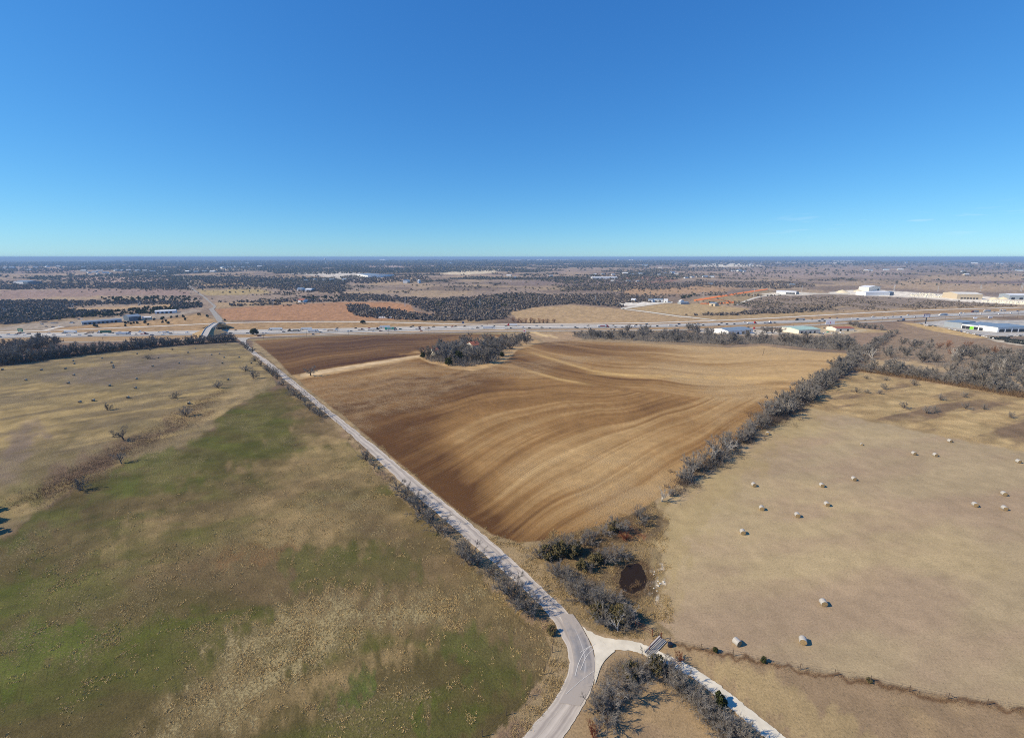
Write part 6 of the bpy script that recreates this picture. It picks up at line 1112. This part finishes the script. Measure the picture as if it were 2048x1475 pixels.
building('lakeside_lodge', (806,566), (815,566), 50, 12, M_WHITE, M_SLATE, 'far grey roofed lodge alone on the open range', 'house', 4); building('white_cabin', (835,566.3), (838,566.3), 40, 12, M_WHITE, M_WHITE, 'small far white cabin east of the lodge', 'house', 4)
building('long_hangar', (715,552.5), (736,555.4), 110, 14, M_WHITE, M_BLUER, 'long pale diagonal hangar on the far cleared land', 'warehouse', 3); building('long_hangar', (738,554), (765,554.6), 110, 14, M_WHITE, M_BLUER, 'wide pale hangar east of the diagonal one', 'warehouse', 3)
building('white_sheds_row', (1185,557.8), (1235,557.8), 60, 9, M_WHITE, M_WHITE, 'very long white poultry shed on far red soil', 'shed', 2)
building('creek_house', (594,581.6), (603,581.6), 30, 8, M_WHITE, M_BLUER, 'far pale house by the small white yard', 'house', 3); building('creek_house', (610,582.6), (622,582.6), 30, 7, M_WHITE, M_WHITE, 'far white long house in the small white yard', 'house', 3)
# far scattered houses, each its own small thing
hv = [(a, b) for a, b in ((168,543),(178,546),(190,545),(200,543),(212,546.5),(222,548),(196,549),(234,542),(245,541.5),(258,541),(276,542),(262,547),(290,542.5),(306,544),(320,548.5),(332,544),(12,536.5),(25,536),(58,541),(72,535),(95,534),(118,534.5),(168,535),(245,528.5),(376,544.4),(392,545),(410,544),(426,545),(446,536.4),(460,536.2),(472,534.6),(486,535.6),(500,535),(520,534.6),(485,528.6),(495,528.4),(544,558.5),(612,561),(630,560),(648,560.4),(664,561),(690,560),(765,522),(771,521.5),(900,528),(1018,553),(1030,555.6),(1102,552.4),(1190,549.6),(1206,549.2),(1226,549.8),(1250,548),(1264,549),(1280,548.4),(1226,563),(1256,563),(1276,563.4),(1318,550.4),(1330,547.6),(1345,546.4),(1352,549),(1372,556.5),(1384,555),(1396,554.6),(1410,554.4),(1424,554.4),(1466,543),(1478,542.6),(1488,543.4),(1560,570.4),(1584,571),(1420,569.4),(1731,541.6),(1740,541.4),(1772,540.6),(1800,541),(1812,526),(1926,543.4),(1932,550.6),(2040,541.6),(2030,541),(1948,528),(2000,527.6),(1252,531.4),(1320,536.6),(1290,532),(1240,521),(1262,522),(1284,521.4),(1148,523),(1080,521.4),(1500,531))]
hm0 = {}
for c_, m_ in (('white', M_WHITE), ('tan', M_TAN)):
    w = MB(); w.box(-8, 8, -5, 5, -1, 4); r = MB(); r.prism([(-5.6, 3.8), (5.6, 3.8), (0, 6.6)], -8.5, 8.5); r.v = [(y, x, z) for x, y, z in r.v]; r.f = [f[::-1] for f in r.f]; hm0[c_] = (w.mesh('wall', m_), r.mesh('roof', M_WHITE if c_ == 'tan' else M_BLUER))
for i, (u, v) in enumerate(hv):
    p = at(u, v); k = max(1., p[1] / 1900) * random.uniform(.8, 1.3); c_ = 'white' if i % 3 else 'tan'; e = empty('far_house', (p[0], p[1], float(zt(p[1]))), random.uniform(-.6, .6)); e.scale = (k, k, k * .9); link('wall', hm0[c_][0], e); link('roof', hm0[c_][1], e)
    tag(e, '%s house far off among trees %s' % ('pale' if c_ == 'white' else 'tan', 'towards the western horizon' if u < 360 else 'beyond the orange field' if u < 900 else 'beyond the tan fields' if u < 1400 else 'beyond the quarry'), 'house', 'scattered far houses')
# water tower
p = at(651,527.5); e = empty('water_tower', (p[0], p[1], float(zt(p[1]))));  e.scale = (2.2,) * 3; m = MB(); m.tube((0, 0, 0), (0, 0, 32), 2.2, 1.6, 12); m.build('column', M_WHITE, e); m = MB(); m.tube((0, 0, 30), (0, 0, 36), 2, 8, 16); m.tube((0, 0, 36), (0, 0, 42), 8, 8, 16); m.tube((0, 0, 42), (0, 0, 45), 8, 2, 16); m.build('tank', M_WHITE, e); tag(e, 'far white water tower rising over the blue woods', 'water tower')
# parked cars on the dirt lot, shops and dealership
lot = [(82,644.8,'car','white'),(87,645,'suv','black'),(92,644,'car','grey'),(84.5,649,'van','silver'),(104,646.4,'car','white'),(109,646,'suv','silver'),(114,645.6,'car','blue'),(142,646.4,'pickup','white'),(147,645.6,'suv','silver'),(143,643.6,'car','grey'),(158,638.6,'suv','blue'),(163,638.4,'car','white'),(201,634.4,'suv','black'),(207,634,'car','grey'),(216,633.4,'suv','maroon'),(221,633,'car','black'),(226,633.4,'pickup','grey'),(243,632.4,'suv','black'),(251,632,'car','blue'),(93,653.6,'suv','grey'),(106,654,'car','blue'),(118,652.6,'car','white')]
for u, v, k, c in lot: car(u, v, k, c, '%s %s parked on the dirt lot behind the long grey barn' % (c.replace('maroon', 'dark red'), CN[k]), 'cars on the dirt lot', rz=random.uniform(-.4, 1.8), lift=.02)
for u, v, k, c in ((1566,660.4,'pickup','blue'),(1577,660.4,'van','blue'),(1581,660,'car','white'),(1626,664.6,'van','green'),(1632,664.6,'suv','maroon'),(1608,667.6,'suv','black'),(1614,668.2,'pickup','grey'),(1648,656.4,'car','black'),(1654,657,'suv','silver'),(1660,656.6,'suv','black'),(1650,666,'car','white'),(1656,664.4,'car','teal'),(1663,667,'suv','silver'),(1670,668,'car','white'),(1640,667.6,'car','grey'),(1646,668,'car','blue'),(1680,665.6,'van','white'),(1686,667,'car','silver'),(1500,661.6,'pickup','white'),(1510,662,'car','black')): car(u, v, k, c, '%s %s parked beside the shops along the frontage road' % (c.replace('maroon', 'dark red'), CN[k]), 'cars by the roadside shops', rz=random.uniform(-.4, 1.8), lift=.05)
dl = [(1897 + 6.2 * k, 658 + 1.35 * k) for k in range(16)]
for i, (u, v) in enumerate(dl): car(u, v, ('car', 'pickup', 'suv')[i % 3], ('white', 'silver', 'white', 'grey', 'blue', 'white')[i % 6], '%s vehicle parked in the long line below the dealership wall' % ('white', 'silver', 'white', 'grey', 'blue', 'white')[i % 6], 'vehicles lined up at the dealership', rz=1.2, lift=.1)
for i, (u, v) in enumerate([(1843,649),(1852,651.6),(1860,652),(1864,650.6),(1870,652.6),(2000,676),(2007,676.6),(2014,674.6),(2021,673),(2034,671.6),(2040,672.6),(2046,671)]): car(u, v, ('pickup', 'van', 'suv')[i % 3], ('grey', 'white', 'black', 'silver')[i % 4], '%s vehicle parked on the concrete yard of the dealership' % ('grey', 'white', 'black', 'silver')[i % 4], 'vehicles on the dealership yard', rz=random.uniform(0, 3), lift=.1)
# dark potted stock rows and stone stacks
M_POT = mat('dark_nursery_stock', (46, 52, 48), .9, noise=.3, scale=2)
rng = np.random.default_rng(4); st = None
for (a, b, n) in (((1981,677),(2018,676.5),13),((1990,679),(2048,683),18),((2010,683.5),(2060,690.5),15),((2024,681),(2060,685),10)):
    for q in at_many(resample([a, b], n)):
        if st is None:
            e = empty('plant_stack', (q[0], q[1], float(zt(q[1])))); m = MB(); m.box(-1.3, 1.3, -1.0, 1.0, .0, .25); m.build('pallet', M_BARK, e); m = MB()
            for i in range(5): m.tube((-1 + i * .5, random.uniform(-.6, .6), .25), (-1 + i * .5, random.uniform(-.6, .6), random.uniform(1.5, 2.4)), .45, .3, 7)
            m.build('bundle', M_POT, e); st = e; tag(e, 'dark bundled stock on a pallet in the pale yard below the dealership', 'pallet', 'pallets of dark stock')
        else: c = copy_tree(st); c.location = (q[0], q[1], float(zt(q[1]))); c.rotation_euler[2] = random.uniform(-.3, .3); c.scale = (random.uniform(.8, 1.3),) * 3
M_STONE = mat('white_limestone', (224, 218, 200), .9, noise=.1, scale=.6); st = None
for (a, b, n) in (((1822,590),(1872,590.6),22),((1826,592.6),(1878,594.4),22),((1840,587.6),(1866,588.4),10),((1880,593),(1905,594.6),8),((1965,603),(2048,608.5),28),((1980,601.5),(2048,605.5),22)):
    for q in at_many(resample([a, b], n)):
        if st is None:
            e = empty('stone_stack', (q[0], q[1], float(zt(q[1])))); m = MB(); m.box(-2.4, 2.4, -1.4, 1.4, 0, 1.5, .1, .1); m.box(-1.9, 1.7, -1.1, 1.0, 1.52, 2.7, .1, .1); m.build('stack_block', M_STONE, e); st = e; tag(e, 'stack of white sawn limestone blocks in the quarry yard', 'stone stack', 'stone stacks in the quarry yard')
        else: c = copy_tree(st); c.location = (q[0], q[1], float(zt(q[1]))); c.rotation_euler[2] = random.uniform(-.5, .5); c.scale = (random.uniform(.8, 1.5),) * 3
for u, v, s, lab in ((1716,583,1,'cream gravel heap west of the quarry hall'), (1684,585,1.3,'wide cream gravel heap at the quarry yard entrance'), (1988,598,.8,'low sand heap between the two big quarry halls'), (2006,598,.9,'taller sand heap beside the stone works')):
    p = at(u, v); n = 20; m = MB(); m.v = [(0, 0, 7.5 * s)] + [((r * s * (1 + .15 * math.sin(3 * a + r)) * math.cos(a)), r * s * (1 + .12 * math.cos(2 * a)) * math.sin(a), z * s) for r, z in ((7, 4.8), (16, -.3)) for a in (2 * math.pi * i / n for i in range(n))]
    m.f = [(0, 1 + i, 1 + (i + 1) % n) for i in range(n)] + [(1 + i, 1 + n + i, 1 + n + (i + 1) % n, 1 + (i + 1) % n) for i in range(n)]; o = m.build('gravel_heap', mat('cream_gravel', (228, 212, 176), .95, bump=.3), None, True); o.location = (p[0], p[1], float(zt(p[1]))); tag(o, lab, 'gravel heap')

# ============================================================ SIGNS, POLES, PYLONS
M_WOODP = mat('weathered_pole', (92, 78, 66), .9); M_GALV = mat('galvanised_steel', (186, 190, 192), .5, .3); M_SIGNG = mat('sign_green', (20, 110, 80), .6, noise=.02); M_SIGNW = mat('sign_white', (232, 232, 236), .6, noise=.02); M_SIGNP = mat('sign_purple', (70, 62, 110), .6, noise=.02); M_SIGNR = mat('sign_red', (190, 40, 40), .6, noise=.02)
def hpx(u, v, dvp):      # height in metres of dvp pixels above a ground point
    d = depth(u, v); return dvp * d / (F * cp)
pole0 = None
def pole(u, v, dv, label, group):
    global pole0
    h = hpx(u, v, dv) * 1.0; p = at(u, v); z = float(zt(p[1])); hd = heading(u, v)
    if pole0 is None:
        e = empty('utility_pole', (0, 0, 0)); m = MB(); m.tube((0, 0, -.5), (0, 0, 11), .17, .11, 7); m.build('shaft', M_WOODP, e); m = MB(); m.box(-1.3, 1.3, -.07, .07, 9.9, 10.1); m.build('crossarm', M_WOODP, e); pole0 = e
    else: e = copy_tree(pole0)
    e.location = (p[0], p[1], z); e.rotation_euler = (0, 0, hd + math.pi / 2); k = h / 11; e.scale = (max(k, .9) * 1.1, max(k, .9) * 1.1, k); return tag(e, label, 'utility pole', group)
GP = 'utility poles along the frontage road'
for u, v, d in ((40,684,8),(128,684,8.5),(208,689,14),(287,685,11.5),(395,679.5,6.5),(454.5,681,8),(527.6,678.6,15),(614,675.5,14),(697.6,671,11.5),(777.6,669.4,11.5),(857.8,666,9),(936.5,666,11.5),(1015.6,664.4,10),(1093.6,666,11.5),(1400,659.4,9),(1532.6,657.8,10.5),(1586.7,653.6,9.5),(1640.7,651,8.5)): pole(u, v, d, 'wooden utility pole on the frontage road verge, one of those west of the billboard', GP)
for u, v, d in ((1763,647,12),(1828.6,644.4,12),(1890,641,11),(1920,638,10),(1950.6,634.4,9),(2006,636,10.5),(2034.4,636,15)): pole(u, v, d, 'wooden utility pole on the frontage road verge by the dealership', 'utility poles by the dealership')
pole(1525.4,710.5,13.5,'single leaning wooden pole standing in the ploughed field','field pole').rotation_euler = (0, .12, .2)
light0 = None
for u, v, d, lab in ((348,668,7,'thin lamp post beside highway west of the overpass'),(453,657.5,12,'pale lamp post at the overpass shoulder'),(272.5,672.5,7,'lamp post on highway edge by the red truck'),(926.4,652,7,'sign mast with a small blue board beyond the highway')):
    h = hpx(u, v, d); p = at(u, v); e = empty('lamp_post', (p[0], p[1], float(zt(p[1])))); m = MB(); m.tube((0, 0, 0), (0, 0, h), .16, .1, 7); m.build('post', M_GALV, e); m = MB(); (m.box(-1.6, 1.6, -.1, .1, h - .1, h + .1) if 'mast' not in lab else m.box(-1.6, 1.6, -.15, .15, h - 1.6, h + 1.6)); m.build('lamp_arm' if 'mast' not in lab else 'sign_board', M_GALV if 'mast' not in lab else PAINT['blue'], e); tag(e, lab, 'lamp post' if 'mast' not in lab else 'sign')
GY2 = 'power line towers'; py0 = None
for u, v, d in ((11.6,628.6,13),(146,619.5,13.5),(280.6,616,16),(546.7,614.5,17),(810.3,613,17.5),(959.4,613,16),(1077,608,14),(1190.7,601,11),(1299.7,596,11),(1405.7,596.3,13.5),(1507,593,15),(1603,583,12),(1787.5,583,14),(1875,584,12),(1960,583,13.5),(2041.5,583,17)):
    h = hpx(u, v, d); p = at(u, v)
    if py0 is None:
        e = empty('power_tower', (0, 0, 0))
        for s in (-1, 1): m = MB(); m.tube((s * 3, 0, -.5), (s * 3, 0, 26), .42, .26, 6); m.build('leg', M_GALV, e)
        m = MB(); m.box(-7, 7, -.22, .22, 21, 21.5); m.tube((-3, 0, 12), (3, 0, 20), .15); m.tube((3, 0, 12), (-3, 0, 20), .15); m.build('crossarm', M_GALV, e); py0 = e
    else: e = copy_tree(py0)
    e.location = (p[0], p[1], float(zt(p[1]))); k = h / 26; e.scale = (k, k, k); e.rotation_euler = (0, 0, 1.2); tag(e, 'grey two legged power tower in the line crossing the scrub beyond the highway', 'power tower', GY2)
for i, u in enumerate((4,56,95,139,181,222,264,306)): pole(u, 593.4 + (i % 2) * .8 - u * .004, 5, 'thin far utility pole on the edge of the pinkish field', 'far poles of the pinkish field')
# billboards and signs
def sign(u, v, dv, w, bh, board, label, post_r=.45, off=0., name='sign', panels=()):
    h = hpx(u, v, dv); p = at(u, v); e = empty(name, (p[0], p[1], float(zt(p[1]))), 0.0); m = MB(); m.tube((0, 0, 0), (0, 0, h - bh), post_r, n=10); m.build('post', M_CHR if post_r > .4 else M_GALV, e); m = MB(); m.box(-w / 2 + off, w / 2 + off, -.3, .3, h - bh, h); b = m.build('board', board, e)
    for (x0, x1, z0, z1, mm) in panels: m = MB(); m.box(x0, x1, -.36, -.31, h + z0, h + z1); m.build('panel', mm, b)
    return tag(e, label, 'sign')
sign(1850.5,647,19,11,6.5,M_SIGNP,'tall dealership sign with dark purple board and white panel',.9,panels=((-4.5,4.5,-6,-3.4,M_SIGNW),(-4.6,-3,-2.6,-1,M_SIGNW),(-2,4.2,-2.2,-1.4,M_SIGNW)))
sign(1658.5,657,16,15,7,M_SIGNW,'wide white billboard with a faded red emblem near the red roof',.5,panels=((-.4,.4,-4.4,-2.2,M_SIGNR),(-1.6,1.6,-5,-4.5,M_SIGNR),(-5,-3,-5,-3,mat('sign_pale', (200, 200, 214), .6))))
sign(41.5,664,7,8,5,M_SIGNG,'green highway direction sign above the western lanes',.25,panels=((-3,3,-2,-1.5,M_SIGNW),(-2,2,-3.6,-3.1,M_SIGNW)))
sign(1949.5,640,6,7,3,M_SIGNW,'small white billboard on the verge behind the dealership',.2); sign(1980,637,4,8,3.5,M_SIGNW,'low white and violet billboard by the eastern frontage road',.2,panels=((-3,3,-2.5,-1,M_SIGNP),)); sign(1051,668.5,9,4,3.5,M_SIGNW,'leaning white and red field sign at the dirt entrance beside the grove',.3,-1.2,panels=((-3,-.5,-2.4,-1,M_SIGNR),))
sign(1507.6,662,8,3,3,M_SIGNR,'small red shop sign beside the grey roofed shop',.2); car(1058,672,'pickup','black','dark pickup parked at the end of the grove by the dirt entrance', rz=.1, lift=.02)
# white hay lorries / trailers at the orange field grove
M_POLY = mat('white_wrap', (232, 232, 230), .5)
for i, u in enumerate((756,760.5,765,769.5,774,779,783.5,788,793)):
    p = at(u, 635.8 + .05 * i); m = MB(); m.box(-2, 2, -1.2, 1.2, 0, 2.4, .1, .1); m.box(-1.4, 1.3, -.8, .8, 2.42, 3.0, .2, .2); o = m.build('beehive_stack' if False else 'wrapped_bale_stack', M_POLY); o.location = (p[0], p[1], float(zt(p[1]))); tag(o, 'white wrapped stack in the short row below the grove of the orange field', 'bale stack', 'white wrapped stacks')

# ============================================================ OVERPASS
A = at(404, 677.4); B = at(443.5, 646.2); dx, dy = B[0] - A[0], B[1] - A[1]; L = math.hypot(dx, dy); zA, zB = float(zt(A[1])), float(zt(B[1])); e = empty('overpass', (A[0], A[1], 0), math.atan2(dy, dx)); W = 4.0; HB = 6.8; n = 60
s_ = np.linspace(0, 1, n); zz = zA + (zB - zA) * s_ + .35 + HB * sst(s_, 0, .34) * (1 - sst(s_, .66, 1)); x_ = s_ * L
V = []; 
for x, z in zip(x_, zz): V += [(x, -W, z), (x, W, z), (x, W, z - 1.1), (x, -W, z - 1.1)]
Fq = [(i * 4 + a, i * 4 + b, i * 4 + 4 + b, i * 4 + 4 + a) for i in range(n - 1) for a, b in ((1, 0), (2, 1), (3, 2), (0, 3))]
m = MB(); m.add(V, Fq); d_ = m.build('deck', mat('overpass_road', (178, 174, 166), .85, noise=.06), e)
for s in (-1, 1):
    m = MB(); V = []
    for x, z in zip(x_, zz): V += [(x, s * (W - .02), z + .002), (x, s * (W + .35), z + .002), (x, s * (W + .35), z + .95), (x, s * (W - .02), z + .95)]
    m.add(V, [(i * 4 + a, i * 4 + b, i * 4 + 4 + b, i * 4 + 4 + a) for i in range(n - 1) for a, b in ((0, 1), (1, 2), (2, 3), (3, 0))]); m.build('parapet', M_CONC, e)
for k in (.36, .44, .53, .62):
    i = int(k * (n - 1))
    for s in (-.6, 0, .6): m = MB(); m.tube((x_[i], s * W, zA + (zB - zA) * k - .3), (x_[i], s * W, zz[i] - 1.1), .55, n=10); m.build('pier', M_CONC, e)
    m = MB(); m.box(x_[i] - .7, x_[i] + .7, -W + .3, W - .3, zz[i] - 2.0, zz[i] - 1.105); m.build('pier_cap', M_CONC, e)
M_EMB = mat('embankment_grass', (158, 132, 88), .95, noise=.2, scale=.3, bump=.2)
for lo, hi in ((0, .34), (.66, 1)):
    m = MB(); V = []; js = [i for i in range(n) if lo - .01 <= s_[i] <= hi + .01]
    for i in js: g = zA + (zB - zA) * s_[i]; h = zz[i] - 1.12 - g; V += [(x_[i], -W - max(0, h) * 3.0, g - .3), (x_[i], -W, zz[i] - .08), (x_[i], W, zz[i] - .08), (x_[i], W + max(0, h) * 3.0, g - .3)]
    V = [(x, y, z if abs(y) != W else z - .1) for x, y, z in V]; k = len(js)
    Fq = [(i * 4 + a, i * 4 + 4 + a, i * 4 + 5 + a, i * 4 + 1 + a) for i in range(k - 1) for a in (0, 1, 2)] + [(0, 1, 2, 3), (k * 4 - 1, k * 4 - 2, k * 4 - 3, k * 4 - 4)]; m.add(V, Fq); m.build('embankment', M_EMB, e)
tag(e, 'concrete overpass carrying the side road over the highway between grassy ramps', 'bridge')

# ============================================================ GATE, FENCES, TANK
def fence_line(name, pts, label, post_step=4., h=1.25, m=None, wires=(.4, .8, 1.15), pr=.05, cat='fence', tilt=.03):
    Q = at_many(resample(pts, 300)); Q[:, 2] = zt(Q[:, 1]); d = np.concatenate([[0], np.cumsum(np.linalg.norm(np.diff(Q, axis=0), axis=1))]); q = np.arange(0, d[-1], post_step); X = np.interp(q, d, Q[:, 0]); Y = np.interp(q, d, Q[:, 1]); e = empty(name, (X[0], Y[0], float(zt(Y[0]))))
    mm = m or M_WOODP; tops = []; pmesh = None
    for x, y in zip(X, Y):
        loc = Vector((x - X[0], y - Y[0], float(zt(y)) - float(zt(Y[0])))); t_ = MB()
        if pmesh is None: t_.tube((0, 0, -.3), (0, 0, h), pr, n=6); pmesh = t_.mesh('post', mm)
        o = link('post', pmesh, e); o.location = loc; o.rotation_euler = (random.uniform(-tilt, tilt), random.uniform(-tilt, tilt), 0); tops.append(loc)
    w = MB()
    for a, b in zip(tops[:-1], tops[1:]):
        for z in wires: w.tube(a + Vector((0, 0, z)), b + Vector((0, 0, z)), .012 if m is None else .035, n=3, cap=False)
    w.build('wire' if m is None else 'rail', M_CHR if m is None else mm, e); return tag(e, label, cat)
M_PIPE = mat('rusty_pipe', (112, 62, 42), .7, .2)
fence_line('wire_fence', [(1340,1286),(1420,1302),(1600,1339),(1738,1362),(1850,1390),(2048,1421),(2200,1450)], 'wire fence on short posts along the weedy line across the stubble', 5)
fence_line('wire_fence', [(1110,1262),(1106,1300),(1090,1345),(1060,1390),(1000,1440),(960,1476),(900,1530)], 'wire fence following the inside of the road bend', 4.5)
fence_line('wire_fence', [(1065,1235),(1030,1207),(960,1140),(900,1078),(830,1008),(760,942),(700,872),(640,812),(590,768),(560,742),(520,706)], 'long wire fence between the county road verge and the green field', 6)
fence_line('pipe_fence', [(1270,1254),(1300,1270),(1322,1280),(1338,1284)], 'rusty pipe fence from the thicket to the cattle guard', 3.2, 1.5, M_PIPE, (.5, 1.0, 1.45), .07)
fence_line('pipe_gate', [(1299,1301),(1312,1288),(1330,1270)], 'tall rusty pipe arch frame beside the cattle guard', 3.6, 1.5, M_PIPE, (1.45, .8), .06, 'gate', 0)
a = at(1327, 1279); b = at(1296, 1311); d = Vector((b[0] - a[0], b[1] - a[1], 0)); Ln = d.length; e = empty('cattle_guard', (a[0], a[1], .0), math.atan2(d.y, d.x)); m = MB(); m.box(0, Ln, -.62, .62, .1, .16); m.build('slab', mat('guard_concrete', (168, 164, 156), .8), e); m = MB()
for k in range(5): m.tube((.1, -.4 + .2 * k, .2), (Ln - .1, -.4 + .2 * k, .2), .04, n=6)
m.build('grid_rail', mat('dusty_steel', (160, 156, 148), .7), e); m = MB(); m.box(0, Ln, -.85, -.66, .0, .35); m.build('kerb_beam', M_CONC, e); tag(e, 'grey concrete cattle guard with steel rails across the caliche drive', 'cattle guard')
p = at(1340, 1291); e = empty('stock_tank', (p[0], p[1], 0), .4); m = MB(); m.tube((0, 0, 0), (0, 0, .62), .42, .40, 20); m.build('tank', mat('dark_blue_plastic', (24, 30, 44), .45), e); m = MB(); m.tube((0, 0, .62), (0, 0, .72), .4, .15, 20); m.tube((0, 0, .72), (0, 0, .78), .1, .1, 10); m.build('lid', mat('dark_blue_plastic', (24, 30, 44), .45), e); tag(e, 'small dark blue plastic tank beside the cattle guard', 'tank')
rk = None
for i in range(16):
    u, v = random.gauss(1314, 9), random.gauss(1166, 16); p = at(u, v); m = MB(); s = random.uniform(.08, .26)
    if rk is None or i < 3:
        bmv = [(random.uniform(.8, 1.1) * math.cos(a_) * (1 - abs(z) * .4), random.uniform(.8, 1.1) * math.sin(a_) * (1 - abs(z) * .4), z * .45 + .3) for z in (-.6, .2, .8) for a_ in (2 * math.pi * k / 7 for k in range(7))]
        m.v = bmv; m.f = [(j * 7 + k, j * 7 + (k + 1) % 7, j * 7 + 7 + (k + 1) % 7, j * 7 + 7 + k) for j in (0, 1) for k in range(7)] + [tuple(range(14, 21))]; rk = m.mesh('rock', mat('white_rock', (210, 204, 190), .9, noise=.15, scale=3))
    o = link('rock', rk); o.location = (p[0], p[1], 0); o.scale = (s, s, s); o.rotation_euler[2] = random.uniform(0, 6); tag(o, 'pale limestone rock on the bank east of the pond', 'rock', 'rocks by the pond')
# thin high cloud wisps far away
M_CL = bpy.data.materials.new('cloud_white'); M_CL.use_nodes = True; b = M_CL.node_tree.nodes['Principled BSDF']; b.inputs['Base Color'].default_value = (.9, .9, .9, 1); b.inputs['Roughness'].default_value = 1
# ============================================================ AIR
hz = MB(); hz.box(-70000, 70000, -70000, 70000, -56, H0 + 12)
hm = bpy.data.materials.new('haze_air'); hm.use_nodes = True; t = hm.node_tree; t.nodes.clear()
pv = t.nodes.new('ShaderNodeVolumePrincipled'); pv.inputs['Density'].default_value = 7.5e-5; pv.inputs['Color'].default_value = (0.44, 0.68, 1.0, 1); pv.inputs['Anisotropy'].default_value = 0.0
mo = t.nodes.new('ShaderNodeOutputMaterial'); t.links.new(pv.outputs[0], mo.inputs['Volume'])
tag(hz.build('haze', hm), kind='stuff')
